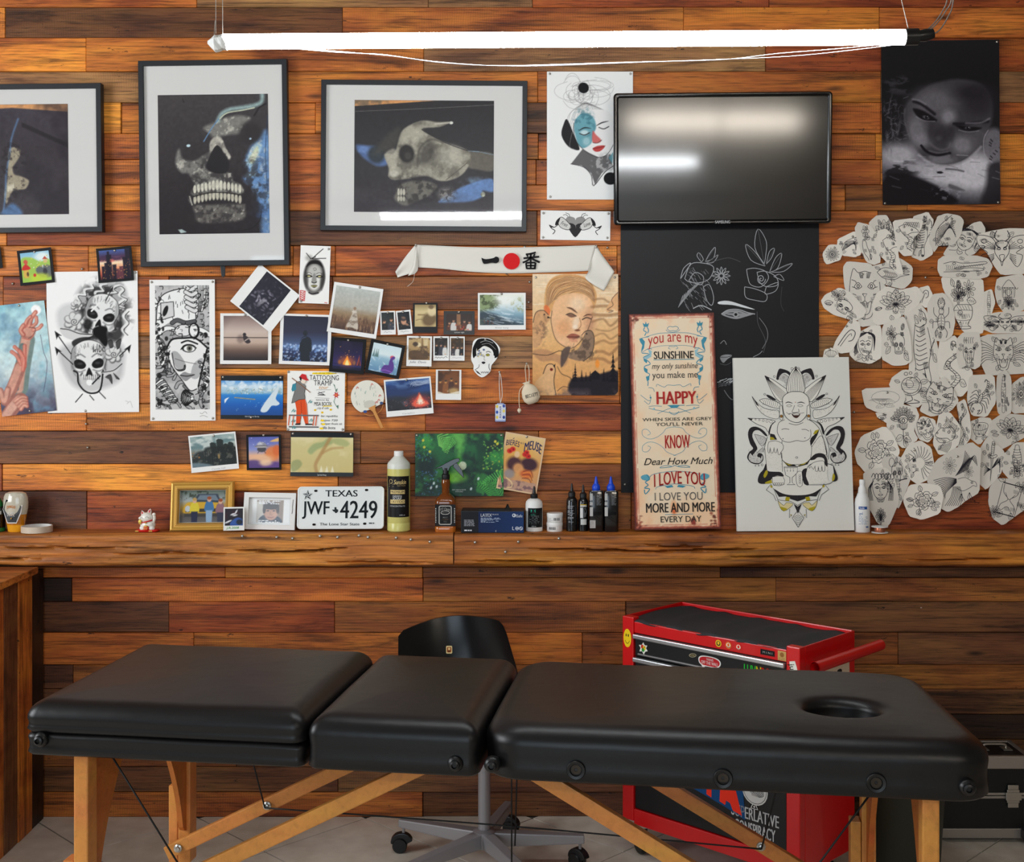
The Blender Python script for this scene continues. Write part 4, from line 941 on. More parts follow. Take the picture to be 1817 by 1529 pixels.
# framed print cut by the picture edge
o,pw,ph,s,off = framed('black frame with a dark jawbone print, cut by the picture edge',[(-190,151),(178,147),(182,411),(-188,415)],[(-130,186),(118,183),(121,379),(-128,382)],9)
c = Cv(pw,ph,(58,50,57)); c.vgrad([(0,(72,66,76)),(0.4,(60,54,60)),(1,(66,60,66))])
c.poly([(0,0),(pw,0),(pw,14),(pw*0.6,6),(0,14)],(224,160,104),1,0,2); c.cloud((40,34,42),60,3,0.45,0.65,0.6)
c.poly([(142,88),(150,76),(164,82),(160,96),(150,112),(152,124),(164,128),(178,136),(172,150),(158,152),(146,158),(138,176),(134,160),(140,132)],(180,168,142),0.9,4,3)
for i in range(4): c.ell(141+i*3,150-i*1,1.6,6,(222,214,190),0.9,0.3)
c.line([(160,26),(148,60),(144,90),(138,120),(136,160),(132,190)],3,(100,140,186),0.7,5,3); c.poly([(132,188),(150,176),(166,196),(130,196)],(90,130,180),0.8,4,6); c.cloud((36,30,36),8,5,0.5,0.65,0.6,c.mask_ell(150,120,26,60))
c.poly([(166,32),(pw,70),(pw,78),(166,40)],(34,30,34),0.7,0,3); c.grain(0.08,3); c.build('print',o,s,z=-0.0093,ox=off[0],oy=off[1])

# ------------------------------------------------------------------ television
tvy = -0.105; s = sc(tvy)
tv = empty('television',WM(1283,281,tvy,0.55,-0.075),'wall-mounted black flat television above the chalk-drawn poster','television')
mat('tv_gloss',(8,8,10),0.16,spec=0.35); mat('tv_screen',(6,6,7),0.34,spec=0.3,coat=1.0); MATS['tv_screen'].node_tree.nodes['Principled BSDF'].inputs['Coat Roughness'].default_value = 0.11
w,h = 387*s,232*s
rec = lambda i,z: [(x,y,z) for x,y in rrect(w-2*i,h-2*i,max(0.004,0.012-i*0.4),4)]
MB().loops([rec(0.02,-0.06),rec(0.004,-0.035),rec(0,-0.03),rec(0,-0.004),rec(0.003,0),rec(0.0115,0.0005),rec(0.016,-0.002),rec(0.0165,-0.006)],True,False).build('bezel','tv_gloss',tv,smooth=35)
MB().box((-w/2+0.015,-h/2+0.015,-0.010),(w/2-0.015,h/2-0.015,-0.0045)).build('screen','tv_screen',tv)
k = Ink(40,8,s); k.text('SAMSUNG',6,1,33,6.5,(205,205,208),0.02); g = k.build('logo',tv,z=0.0008); g.location = (0.0,-h/2+0.0075,0.0)
MB().box((-0.14,-0.10,-0.092),(0.14,0.10,-0.058)).build('wall_bracket','black_plastic',tv)

# ------------------------------------------------------------------ posters and drawings on the wall
GP = 'pictures pinned to the plank wall'
# woman with blue half face
S = sheet('art_print','ink drawing of a woman with a blue-tinted half face','drawing',[(970,127),(1123,127),(1123,354),(971,354)],pins=[(5,4),(148,4),(6,222)])
c = Cv(S.w,S.h,(240,240,238),1.0); t = Tf(1260,372,2.93); K = (44,42,44); r = random.Random(5)
for i in range(22):
    a0 = r.uniform(0,6.28); cx_,cy_ = t(1450+r.uniform(-60,80),480+r.uniform(-40,30)); rx_,ry_ = r.uniform(10,34),r.uniform(8,22)
    c.line([(cx_+rx_*math.cos(a0+k_*0.7),cy_+ry_*math.sin(a0+k_*0.7)) for k_ in range(8)],0.6,(120,118,118),0.55,4)
for i in range(26):
    x = 1370+i*9; c.line(t([(1455+r.uniform(-12,12),535),(x*0.6+1455*0.4,540+abs(i-13)*2),(x,600+r.uniform(-6,16)),(x+(-1 if i < 13 else 1)*14,680)]),0.7,(110,108,108),0.5,4)
c.poly(t([(1335,700),(1345,650),(1365,620),(1400,700),(1430,775),(1395,775),(1360,750)]),K,1,4); c.ell(*t(1450,457),9.5,9.5,(26,26,28))
c.poly(t([(1400,640),(1440,588),(1500,570),(1580,580),(1620,650),(1610,740),(1570,800),(1530,815),(1470,790),(1420,740)]),(236,234,232),1,5)
c.poly(t([(1402,640),(1445,588),(1500,610),(1515,660),(1500,700),(1490,745),(1445,770),(1415,730)]),(96,158,172),0.9,4,2); c.cloud((60,110,124),8,2,0.5,0.65,0.6,c.mask_ell(*t(1450,640),20,26)); c.ell(*t(1455,690),8,5,(214,230,232),0.8,0.7); c.ell(*t(1465,735),7,8,(190,216,218),0.6,0.8)
for x0,y0,x1,y1,x2,y2 in ((1425,680,1455,664,1490,668),(1515,655,1545,638,1580,630)): c.line(t([(x0,y0),(x1,y1),(x2,y2)]),2.2,K,0.9,4,taper=True)
for x0,y0 in ((1455,700),(1555,668)): c.line(t([(x0-25,y0-6),(x0,y0+2),(x0+26,y0-10)]),1.6,K,1,4)
c.poly(t([(1498,680),(1515,700),(1542,728),(1530,742),(1497,738)]),(206,88,84),0.85,4,2); c.line(t([(1498,740),(1520,744),(1545,728)]),1,K,0.8,3)
c.poly(t([(1498,772),(1525,758),(1562,758),(1540,784),(1512,788)]),(188,64,62),0.95,4,1); c.line(t([(1498,772),(1530,768),(1562,758)]),0.9,(90,24,26),0.9,3)
c.poly(t([(1445,775),(1480,795),(1530,818),(1590,800),(1600,860),(1545,900),(1510,960),(1490,900),(1440,860),(1385,852)]),(70,68,70),0.8,0,1.5); c.cloud((190,188,188),6,5,0.45,0.6,0.8,c.mask_ell(*t(1560,850),22,18)); c.line(t([(1385,852),(1450,868),(1490,910),(1503,965),(1560,895),(1610,860)]),1.2,K,1,4)
c.ell(*t(1590,928),12,11,(26,26,28)); c.line(t([(1390,690),(1378,760),(1400,775)]),1,(130,128,128),0.8,4); c.poly(t([(1580,820),(1605,790),(1600,850)]),(90,150,164),0.8)
c.line(t([(1400,640),(1400,690),(1420,745),(1470,792),(1530,818),(1575,800),(1612,740)]),1,K,0.8,5)
c.build('print',S.o,S.s,'ink_matte')
# heart and ribbon
S = sheet('art_print','small card with a shaded heart and ribbon banner drawing','drawing',[(959,373),(1083,375),(1083,427),(959,425)],pins=[(5,5),(120,4),(5,48),(119,47)],y=-0.008)
k = S.ink(); K = (52,50,50)
for sx in (1,-1):
    f = lambda pts: [(62+sx*x,y) for x,y in pts]
    k.fill(f([(0,17),(6,11),(14,11),(18,18),(14,28),(0,46)]),(150,148,146),4); k.fill(f([(0,26),(14,22),(12,32),(0,47)]),(50,48,50),3)
    k.fill(f([(8,26),(20,14),(27,12),(31,20),(26,30),(12,34)]),(214,212,208),3); k.stroke(f([(8,26),(20,14),(27,12),(31,20),(26,30),(12,34),(8,26)]),1.0,K,3)
    k.fill(f([(27,12),(34,18),(36,26),(31,24)]),(40,38,40),3); k.stroke(f([(30,24),(38,30),(46,26),(42,32),(36,36),(40,42)]),1.3,K,4); k.fill(f([(38,29),(47,25),(43,31)]),(60,58,58))
    k.stroke(f([(10,12),(12,6),(18,4)]),0.8,K,3); k.stroke(f([(13,11),(17,7),(22,8)]),0.8,K,3)
k.text('Free',36,20,48,27,(70,66,66),0.0,0.2,rot=20); k.text('Love',76,20,88,27,(70,66,66),0.0,0.2,rot=-20); k.build('print',S.o)
# big dark portrait
S = sheet('poster','large dark portrait poster of a glaring face at the top corner','poster',[(1562.7,75),(1772,69),(1774,364),(1565.5,362)],col=(18,17,20),rough=0.35,curl=(0.003,0.002),pins=[(205,4),(4,288),(205,288)],y=-0.009)
c = Cv(S.w,S.h,(20,19,22),0.9); t = Tf(60.5,68,3.072); r = random.Random(8)
E = lambda x,y,rx,ry,v,al=0.7,so=1.0,rot=0: c.ell(*t(x,y),rx/3.07,ry/3.07,(v,v-4,v+3),al,so,rot)
Q = lambda pts,v,al=1.0,so=3.0: c.poly(t(pts),(v,v-3,v+2),al,5,so)
LN = lambda pts,wd,v,al=0.9,so=0.0: c.line(t(pts),wd,(v,v-4,v+3),al,5,so)
c.vgrad([(0,(27,26,29)),(0.25,(22,21,24)),(0.6,(30,28,32)),(0.75,(90,86,94)),(1,(40,38,44))])
E(150,690,130,70,176,0.9); E(560,790,170,130,206,0.95); E(420,800,200,70,196,0.9); E(330,760,160,40,170,0.8); c.cloud((26,24,28),14,4,0.48,0.6,0.9,c.mask_ell(*t(150,770),34,16),sx=2); c.cloud((96,92,100),10,2,0.5,0.66,0.7,c.mask_ell(*t(110,520),18,50),sx=0.4,sy=1.5); c.cloud((70,67,74),9,6,0.52,0.66,0.6,c.mask_ell(*t(180,310),38,16),sx=2)
Q([(70,960),(74,812),(180,792),(300,832),(420,900),(450,960)],20,0.97,6); Q([(640,750),(710,740),(710,960),(600,960),(625,860)],30,0.85,10); c.cloud((150,146,156),8,7,0.55,0.66,0.6,c.mask_ell(*t(420,890),26,16))
Q([(188,430),(240,370),(320,312),(420,284),(500,280),(600,305),(652,372),(666,455),(652,540),(605,640),(520,718),(430,748),(340,738),(270,690),(220,600),(190,510)],62,1,6)
E(350,400,130,80,104,0.8); E(425,485,46,44,146,0.75); E(590,410,90,80,40,0.85); E(560,350,110,50,34,0.8); E(250,560,56,100,124,0.8); E(290,610,50,40,140,0.6); E(500,640,70,60,136,0.8); E(590,600,60,60,92,0.6); E(385,720,90,26,124,0.8); E(330,470,60,30,84,0.6,1.0,25)
E(382,585,58,50,44,0.7,1.0); E(330,565,18,56,52,0.6,1.0,10); E(440,572,20,48,48,0.65,1.0); E(372,600,20,16,84,0.5,1.0); LN([(322,625),(350,650),(385,664),(422,654),(436,630)],3.5,104,0.6,4)
Q([(232,438),(285,448),(345,485),(362,505),(310,508),(262,486)],16,0.95,3); E(303,486,20,9,92,0.8,0.5,20); E(306,486,8,8,12,1,0.3); E(311,482,3,2.5,190,1,0.4); LN([(250,482),(295,504),(352,508)],1.4,150,0.7,1.5); LN([(236,398),(285,418),(350,468)],5,22,0.9,3); LN([(232,388),(262,392),(300,414)],3,136,0.6,3)
Q([(462,528),(530,538),(606,546),(560,562),(500,555)],14,0.95,3); E(530,546,18,7,86,0.8,0.5); E(530,546,7,7,12,1,0.3); E(535,543,2.6,2.2,180,1,0.4); LN([(480,556),(530,568),(590,562)],1.4,140,0.7,1.5); LN([(455,522),(530,522),(640,512)],5,22,0.9,3); LN([(520,520),(600,518),(648,496)],3,140,0.65,3)
LN([(276,640),(305,672),(360,692),(432,682)],4.5,20,0.95,1.5); LN([(318,668),(370,680),(420,674)],2.5,96,0.7,2); LN([(325,702),(375,710),(425,696)],5,116,0.75,4); LN([(262,690),(330,738),(420,752),(520,722),(600,650)],3.5,176,0.7,4); LN([(188,440),(186,500),(215,600)],2.5,110,0.5,3)
E(672,640,56,92,112,0.9,0.3); LN([(640,560),(616,610),(620,690),(660,735)],1.6,170,0.6,1); E(376,787,18,7,22,1,0.5); LN([(410,768),(460,772),(505,782)],3,60,0.7,2); Q([(430,850),(510,885),(470,885),(425,870)],70,0.7,3)
for i in range(8): x,y = r.uniform(640,700),610+i*15; LN([(x,y),(x+10,y+r.uniform(4,12))],2,34,0.9)
for i in range(46): x = r.uniform(75,185); y = r.uniform(380,640); LN([(x,y),(x+r.uniform(6,30),y+r.uniform(-16,16))],1.1,130,r.uniform(0.2,0.6))
for i in range(36): x = r.uniform(75,690); y = r.uniform(690,880); LN([(x,y),(x+r.uniform(20,70),y+r.uniform(-4,22))],1.5,226 if i % 2 else 60,r.uniform(0.12,0.4),1)
c.a *= 1.08; c.grain(0.06,3); c.build('print',S.o,S.s,'ink_satin',warp=S.warp)

# small black-bordered pictures at the left
def small(label,quad,col,pins,y=-0.010,**kw): return sheet('picture_card',label,'picture',quad,y=y,col=col,pins=pins,group=kw.pop('group','small picture cards'),**kw)
S = small('black-bordered card of a sunny village with a red-roofed hut',[(30.6,445.2),(91.1,438.8),(97.7,500.5),(36.5,507.6)],(22,22,24),[(31,5)],curl=(0.001,0.002))
c = Cv(S.w-10,S.h-10,(150,190,220)); W_,H_ = c.w,c.h
c.vgrad([(0,(130,185,215)),(0.45,(200,225,220)),(0.5,(150,190,70)),(1,(110,160,50))]); c.ell(38,9,14,9,(240,246,240),0.8,0.9); c.poly([(0,12),(18,9),(34,18),(51,16),(51,52),(0,52)],(160,196,84),1,4,3); c.poly([(26,28),(51,26),(51,46),(30,44)],(90,92,104),0.9,3,3); c.ell(41,36,4,6,(46,44,54),0.9,0.4); c.ell(30,46,18,8,(196,214,60),0.8,0.7)
c.poly([(3,30),(12,30),(12,44),(3,44)],(208,166,66)); c.ell(7.5,37,5,8,(216,176,80),1,0.3); c.poly([(0,30),(7,20),(16,29)],(200,46,36),1,3); c.ell(10,38,2,4,(90,64,40)); c.poly([(38,14),(43,9),(48,15)],(190,70,50)); c.poly([(40,15),(47,15),(46,21),(40,21)],(214,186,120)); c.ell(22,41,2.6,3,(204,50,40)); c.poly([(4,16),(8,12),(12,16),(9,22)],(214,60,60),0.8,3); c.specks(20,[(240,240,230),(230,210,80)],16,8,50,28,0.5,1.1,3)
c.build('print',S.o,S.s,warp=S.warp)
S = small('black-bordered card of dark city towers against a sunset sky',[(171.8,441.2),(234.2,436),(237,497.2),(174.2,502.4)],(22,22,24),[(33,6)],y=-0.012,curl=(0.001,0.002))
c = Cv(S.w-9,S.h-9,(60,60,110)); c.vgrad([(0,(70,96,160)),(0.2,(72,54,88)),(0.32,(150,84,100)),(0.42,(250,226,190)),(0.62,(232,150,110)),(0.8,(190,90,70)),(1,(60,34,40))]); c.poly([(0,12),(14,9),(30,14),(44,11),(53,13),(53,17),(20,19),(0,18)],(66,44,72),0.8,3,2)
for x,w_,top in ((3,5,28),(8,8,22),(12,9,8),(14,4,2),(22,7,26),(28,6,34),(34,8,30),(41,9,14),(46,8,0)): c.poly([(x,top),(x+w_,top),(x+w_,56),(x,56)],(30,24,40) if x < 26 or x > 38 else (96,52,64),0.95)
c.specks(60,[(250,200,110),(240,150,70)],3,16,53,52,0.35,0.7,4,0.8); c.ell(22,19,4,3,(250,120,100),0.6,0.9); c.build('print',S.o,S.s,warp=S.warp)
S = small('black-bordered card at the very edge of the wall, mostly out of view',[(-55,437),(1,444),(3,468),(-60,490)],(22,22,24),[],y=-0.010)
c = Cv(S.w-10,S.h-9,(90,120,130),0.6); c.vgrad([(0,(90,130,170)),(1,(50,60,50))]); c.cloud((170,180,160),14,2,0.5,0.7,0.8); c.build('print',S.o,S.s)

# skulls and roses
def skull(c,cx,cy,k,rot,K=(22,21,22),Wt=(232,232,230),G=(130,129,130)):
    a = math.radians(rot); f = lambda pts: [(cx+k*(x*math.cos(a)-y*math.sin(a)),cy+k*(x*math.sin(a)+y*math.cos(a))) for x,y in pts]
    c.poly(f([(-30,-8),(-26,-26),(-10,-37),(8,-38),(25,-28),(31,-8),(27,8),(30,18),(22,26),(16,24),(13,38),(-13,38),(-16,24),(-24,24),(-30,14),(-27,4)]),Wt,1,5,1.2)
    c.poly(f([(-31,-4),(-27,-24),(-20,-30),(-22,-8),(-24,6),(-20,24),(-28,18)]),G,0.7,4,4); c.poly(f([(31,-4),(27,-24),(22,-28),(24,-6),(24,10),(20,24),(29,16)]),G,0.6,4,4)
    for sx in (-1,1):
        c.poly(f([(sx*5,3),(sx*9,-3),(sx*18,-7),(sx*25,-3),(sx*23,7),(sx*13,10),(sx*7,8)]),K,1,5,1.4); c.ell(*f([(sx*15,1)])[0],5*k,2.4*k,(96,96,98),0.5,0.9); c.line(f([(sx*7,12),(sx*16,15),(sx*25,11),(sx*29,4)]),2.4*k,(120,119,120),0.7,4,2); c.line(f([(sx*12,17),(sx*17,25),(sx*14,34)]),3*k,(70,69,70),0.75,4,2)
    c.poly(f([(0,8),(-5,18),(-5,23),(0,20),(5,23),(5,18)]),K,1,3,1.2); c.line(f([(-22,-12),(-14,-15),(-6,-10)]),2*k,(70,70,72),0.7,4,2); c.line(f([(22,-12),(14,-15),(6,-10)]),2*k,(70,70,72),0.7,4,2)
    for i in range(8): x = -11+i*3.1; c.poly(f([(x,28),(x+2.6,28),(x+2.4,37),(x+0.2,37)]),Wt,1); c.line(f([(x-0.3,28),(x-0.3,38)]),0.8*k,K,0.8)
    c.line(f([(-14,28),(0,30),(14,28)]),1.2*k,(60,60,62),0.8,4); rk = random.Random(int(cx))
    for i in range(46):
        a0 = rk.uniform(-3.3,0.2); q = rk.uniform(0.72,0.98); x,y = 30*q*math.cos(a0),-2+34*q*math.sin(a0); c.line(f([(x,y),(x*0.93+rk.uniform(-2,2),y*0.9+rk.uniform(1,5))]),0.9,(60,59,60),rk.uniform(0.25,0.6))
    c.line(f([(-30,-8),(-26,-26),(-10,-37),(8,-38),(25,-28),(31,-8),(27,8),(30,18)]),1.2,K,0.7,5); return f
def rose_cv(c,cx,cy,r_,K=(30,29,30)):
    for i in range(7):
        a = i*0.9; c.ell(cx+r_*0.62*math.cos(a),cy+r_*0.55*math.sin(a),r_*0.52,r_*0.42,(70,69,70),0.8,0.3,math.degrees(a)); c.ell(cx+r_*0.60*math.cos(a)-0.6,cy+r_*0.53*math.sin(a)-1,r_*0.46,r_*0.36,(226,226,224),0.95,0.5,math.degrees(a))
    c.ell(cx,cy,r_*0.5,r_*0.45,(210,210,208),1,0.4)
    c.line([(cx+r_*0.45*(1-i/16)*math.cos(i*0.8),cy+r_*0.4*(1-i/16)*math.sin(i*0.8)) for i in range(15)],1.1,K,0.9,3)
S = sheet('art_print','large white sheet with two shaded skulls, roses and arrows','drawing',[(82.9,482.4),(244.1,480.7),(246.5,730.7),(84.3,732.6)],pins=[(158,3),(67,247)])
c = Cv(S.w,S.h,(246,245,243)); t = Tf(352,262,4.25); K = (26,25,26)
c.poly(t([(560,520),(600,430),(680,360),(800,345),(930,370),(960,480),(940,560),(960,620),(930,720),(880,800),(760,760),(640,760),(600,640)]),(150,149,150),0.75,5,9); c.cloud((40,39,40),16,3,0.46,0.58,0.9,c.mask_ell(100,72,48,54)); c.poly(t([(600,540),(660,600),(640,760),(720,780),(860,800),(930,720),(900,560),(880,700),(760,720),(660,720)]),(46,45,46),0.85,5,6); c.poly(t([(430,560),(520,500),(600,560),(560,700),(450,700)]),(190,190,190),0.6,4,9); c.poly(t([(440,860),(560,800),(900,800),(930,980),(880,1100),(700,1160),(560,1130),(480,1020)]),(176,175,176),0.7,5,10)
for pts in ([(600,480),(580,440),(640,440),(640,400),(700,390),(690,355)],[(740,470),(720,420),(780,410),(760,370),(800,360)],[(820,430),(880,420),(850,390),(900,370),(930,400),(900,440),(950,470),(920,500)],[(960,560),(930,600),(960,650),(920,700),(950,740)],[(930,540),(880,520),(930,480)]): c.line(t(pts),5,(238,238,236),0.9,6,2); c.line(t([(a+12,b_+6) for a,b_ in pts]),1.4,K,0.8,6)
skull(c,*t(760,590),0.98,14); c.poly(t([(705,690),(760,672),(805,690),(800,740),(810,800),(790,830),(760,800),(740,770),(700,740)]),(16,15,16),1,4,3); c.ell(*t(660,660),9,11,(28,27,28),0.9,0.6)
c.line(t([(690,560),(730,520),(750,500)]),3,(238,238,236),1,3); c.line(t([(800,480),(850,385)]),1.6,K); c.poly(t([(838,395),(856,372),(852,410)]),K)
rose_cv(c,*t(560,640),17); c.poly(t([(450,690),(520,690),(600,720),(700,740),(640,770),(560,780),(480,750)]),(214,213,212),1,5,2); c.line(t([(455,690),(520,700),(600,730),(705,742),(620,775)]),1.6,K,0.9,5); c.poly(t([(540,790),(600,760),(680,760),(640,810),(560,830)]),(34,33,34),0.9,4,2); rose_cv(c,*t(580,520),10)
skull(c,*t(665,950),1.04,-2); c.poly(t([(550,1010),(580,1030),(600,1100),(640,1150),(700,1160),(750,1130),(760,1020),(730,1060),(680,1075),(620,1060)]),(206,205,204),0.95,4,2); c.line(t([(552,1010),(580,1030),(585,1100),(630,1160),(690,1180),(750,1150),(772,1010)]),3,K,1,5); c.ell(*t(668,1098),5.5,5.5,(244,244,242)); c.line(t([(690,1110),(750,1050)]),2.4,K)
for i in range(9): c.line(t([(625+i*15,1040),(628+i*14,1075)]),1.0,K,0.8)
c.text_pts = None
c.line(t([(700,830),(700,870),(715,850),(715,870)]),1.2,K); c.line(t([(730,810),(730,868)]),1.2,K); c.line(t([(745,815),(745,868),(760,850),(745,815)]),1.2,K,1,3); c.line(t([(790,840),(775,835),(770,860),(790,866)]),1.2,K,1,3)
rose_cv(c,*t(855,890),15); c.poly(t([(760,1020),(850,1000),(910,960),(920,920),(880,1020),(800,1040)]),(210,209,208),1,4,2); c.line(t([(760,1022),(850,1010),(915,960)]),1.4,K,1,4)
for pts in ([(790,1060),(830,1040),(840,1110),(820,1080)],[(850,1030),(895,1075),(870,1070)],[(810,790),(840,780),(850,830),(825,840)],[(870,800),(910,770),(900,830),(880,850)]): c.poly(t(pts),(60,59,60),0.9,4,1.5); c.line(t(pts),1,K,0.9,3)
for a0,b0,a1,b1 in ((420,720,530,880),(420,840,545,960),(975,830,900,900)):
    c.line([t(a0,b0),t(a1,b1)],1.8,K); d = 1 if a1 > a0 else -1; c.poly([t(a0-10*d,b0-14),t(a0+44*d,b0+24),t(a0+18*d,b0+22),t(a0+4*d,b0+52)],K)
for a0,b0,a1,b1 in ((615,1185,562,1245),(670,1195,700,1232),(740,1170,788,1220)): c.line([t(a0,b0),t(a1,b1)],1.6,K)
c.line(t([(940,1240),(960,1250),(950,1262),(975,1245),(990,1290)]),0.8,(170,168,166),0.7,4); c.build('print',S.o,S.s,'ink_matte')

# reaching hands watercolour
S = sheet('art_print','blue watercolour of reaching hands and forearms','painting',[(-19,544),(77.7,533),(101.2,728),(4.7,739)],y=-0.010,pins=[(52,4),(50,192)])
c = Cv(S.w,S.h,(170,200,206)); c.vgrad([(0,(170,212,218)),(0.5,(198,222,224)),(0.75,(150,170,184)),(1,(96,90,108))]); W_,H_ = c.w,c.h
for col_c,sd in (((220,232,228),2),((110,176,194),3),((110,150,176),5)): c.cloud(col_c,40,sd,0.52,0.72,0.75)
c.cloud((80,72,92),36,9,0.42,0.6,0.9,np.clip((c.Y-H_*0.72)/40,0,1)); c.ell(81,15,9,9,(250,250,248),1,0.25); c.line([(84,60),(86,90),(90,110),(84,140),(78,160)],1.2,(70,60,84),0.6,5)
SK,SD,SH = (216,160,140),(168,110,98),(116,134,128)
def limb(pts,w_,col_a,col_b):
    w_ *= 1.22
    c.line(pts,w_,col_b,0.95,6,2); c.line([(x-w_*0.12,y) for x,y in pts],w_*0.62,col_a,0.9,6,3)
limb([(38,150),(46,115),(56,80),(60,66)],22,SK,SH); limb([(30,150),(38,110),(50,76)],8,SH,(86,108,110)); c.ell(62,50,14,15,SD,1,0.3); c.ell(64,50,11,12,SK,0.9,0.5)
for pts,w_ in (([(66,42),(72,28),(80,19)],6),([(70,44),(79,38),(80,28)],5),([(72,50),(82,48),(88,43)],5),([(58,42),(63,32),(70,26)],5),([(54,56),(50,48),(56,40)],6)): limb(pts,w_,(226,166,144),(170,84,74))
c.line([(62,64),(72,58),(76,48),(66,44)],1.2,(86,70,70),0.8,4); c.line([(52,62),(64,66),(72,58)],2,(196,104,90),0.7,4)
limb([(10,168),(22,150),(34,128),(42,112)],17,SK,SD)
for pts in ([(44,108),(38,92),(30,84)],[(48,108),(46,90),(36,76)],[(50,112),(52,92),(54,76)],[(46,118),(50,100),(44,84)]): limb(pts,5.5,(222,150,130),(186,92,80))
limb([(6,200),(22,182),(36,170)],20,(226,176,156),SD); limb([(2,150),(8,170),(16,150)],9,(220,166,146),SD)
for k_ in range(4): limb([(26+k_*3,172+k_*5),(38+k_*1,166+k_*5),(46,168+k_*5)],6,(228,176,154),(176,100,88))
c.grain(0.08,4,3); c.build('print',S.o,S.s,'ink_matte')

# cyborg woman, black line print
S = sheet('art_print','tall black-and-grey print of a helmeted woman among tangled pipes','drawing',[(265.3,496.5),(380.9,495.8),(382.5,746),(266.5,746.7)],pins=[(4,4),(112,4),(5,246),(111,246)])
PW,PH = 96,220; c = Cv(PW,PH,(196,195,194),1.15); t = Tf(1172,368,4.25); K = (24,23,24); Wt = (240,240,238); r = random.Random(12)
c.cloud((150,149,150),20,3,0.45,0.6,0.7)
def pipe(pts,w_,col_c=Wt): c.line(pts,w_+2.2,K,1,5); c.line(pts,w_,col_c,1,5)
for i in range(26):
    x,y = r.uniform(-4,PW),(r.uniform(110,PH) if i % 3 else r.uniform(0,40)); a = r.uniform(0,6.28); pts = [(x,y)]
    for j in range(4): a += r.uniform(-1.2,1.2); x += 9*math.cos(a); y += 9*math.sin(a); pts.append((x,y))
    pipe(pts,r.uniform(2,5),(Wt,(170,169,170),(120,120,121))[i % 3])
c.poly(t([(1180,640),(1190,520),(1230,440),(1330,400),(1430,400),(1470,500),(1480,620),(1390,650),(1300,640),(1200,690)]),Wt,1,4); c.line(t([(1180,640),(1190,520),(1230,440),(1330,400),(1430,400),(1470,500),(1480,620)]),1.6,K,1,5)
for i in range(26): x,y = r.uniform(1200,1460),r.uniform(410,630); c.line(t([(x,y),(x+r.uniform(-6,8),y+r.uniform(16,30))]),1.0,K,0.9)
c.poly(t([(1215,500),(1310,490),(1315,600),(1215,630)]),(214,213,212),1); c.line(t([(1215,500),(1310,490),(1315,600),(1215,630),(1215,500)]),1.2,K); c.ell(*t(1250,560),4,10,(30,29,30),1,0.2,20)
for i in range(5): pipe(t([(1400+i*3,380+i*38),(1440+i*6,400+i*40),(1480,380+i*44)]),6,(226,225,224)); pipe(t([(1500+i*12,370),(1508+i*9,470),(1500+i*6,560)]),2.2)
pipe(t([(1165,760),(1260,690),(1380,720),(1500,700),(1580,740)]),7); pipe(t([(1300,650),(1340,630),(1400,650),(1470,640)]),6,(90,90,92)); c.poly(t([(1310,720),(1350,670),(1420,670),(1430,740),(1350,750)]),(230,229,228),1,3); c.line(t([(1310,720),(1350,670),(1420,670),(1430,740),(1350,750),(1310,720)]),1.2,K,1,3); c.ell(*t(1465,710),10,14,K); c.ell(*t(1462,708),7,11,Wt); c.ring = None
c.poly(t([(1270,830),(1310,770),(1480,770),(1560,840),(1520,1000),(1490,1130),(1440,1160),(1370,1080),(1310,1000),(1280,920)]),(238,237,235),1,4); c.line(t([(1280,860),(1270,920),(1310,1000),(1370,1080),(1430,1160),(1480,1150)]),1.6,K,1,5)
c.poly(t([(1290,880),(1340,870),(1400,960),(1390,1000),(1330,990)]),(168,167,168),0.9,3); c.poly(t([(1460,960),(1530,920),(1500,1060),(1440,1060)]),(176,175,176),0.9,4); c.line(t([(1300,880),(1310,960),(1330,1000),(1380,1000),(1390,970)]),1.4,K,1,4); c.line(t([(1320,920),(1400,945),(1480,960)]),0.9,(70,69,70),0.9,3)
c.ell(*t(1425,842),12.5,7.5,K); c.ell(*t(1428,845),10,5.5,(240,240,238)); c.ell(*t(1430,843),5,5.5,(120,120,110)); c.ell(*t(1430,843),2.2,2.6,K); c.line(t([(1370,800),(1420,785),(1490,810)]),2.8,K,1,4); c.line(t([(1365,850),(1390,822),(1430,815),(1480,840)]),1.8,K,1,4); c.ell(*t(1265,885),4,3.5,K)
c.poly(t([(1358,1045),(1390,1020),(1420,1030),(1465,1040),(1430,1070),(1400,1090),(1375,1075)]),(150,149,150),1,4); c.line(t([(1358,1045),(1410,1052),(1465,1042)]),1.6,K,1,4)
for i in range(14): x = 1520+r.uniform(-20,60); y = 880+i*22; pipe(t([(x,y),(x+20,y+16),(x+8,y+36)]),3,(Wt,(130,130,131))[i % 2])
for i in range(12): pipe(t([(1180+i*9,1110+i*12),(1230+i*9,1080+i*14),(1260+i*6,1150+i*8)]),3,(Wt,(150,150,151))[i % 2])
for i in range(6): c.ell(*t(1400+i*9,1215),9-i,15-i*1.5,K); c.ell(*t(1402+i*9,1215),7-i*0.8,12-i*1.3,Wt)
for i in range(8): pipe(t([(1190+i*8,760+i*20),(1230,800+i*22),(1200+i*3,850+i*16)]),3.4,((120,119,120),Wt)[i % 2])
for i in range(240):
    x,y = r.uniform(0,PW),r.uniform(0,PH)
    if not (24 < x < 84 and 92 < y < 188) and not (14 < x < 70 and 12 < y < 66): a = r.uniform(-0.6,2.2); l_ = r.uniform(3,8); c.line([(x,y),(x+l_*0.6*math.cos(a)+1,y+l_*0.5*math.sin(a)),(x+l_*math.cos(a+0.7),y+l_*math.sin(a+0.7))],r.uniform(0.7,2.0),K,0.9,3)
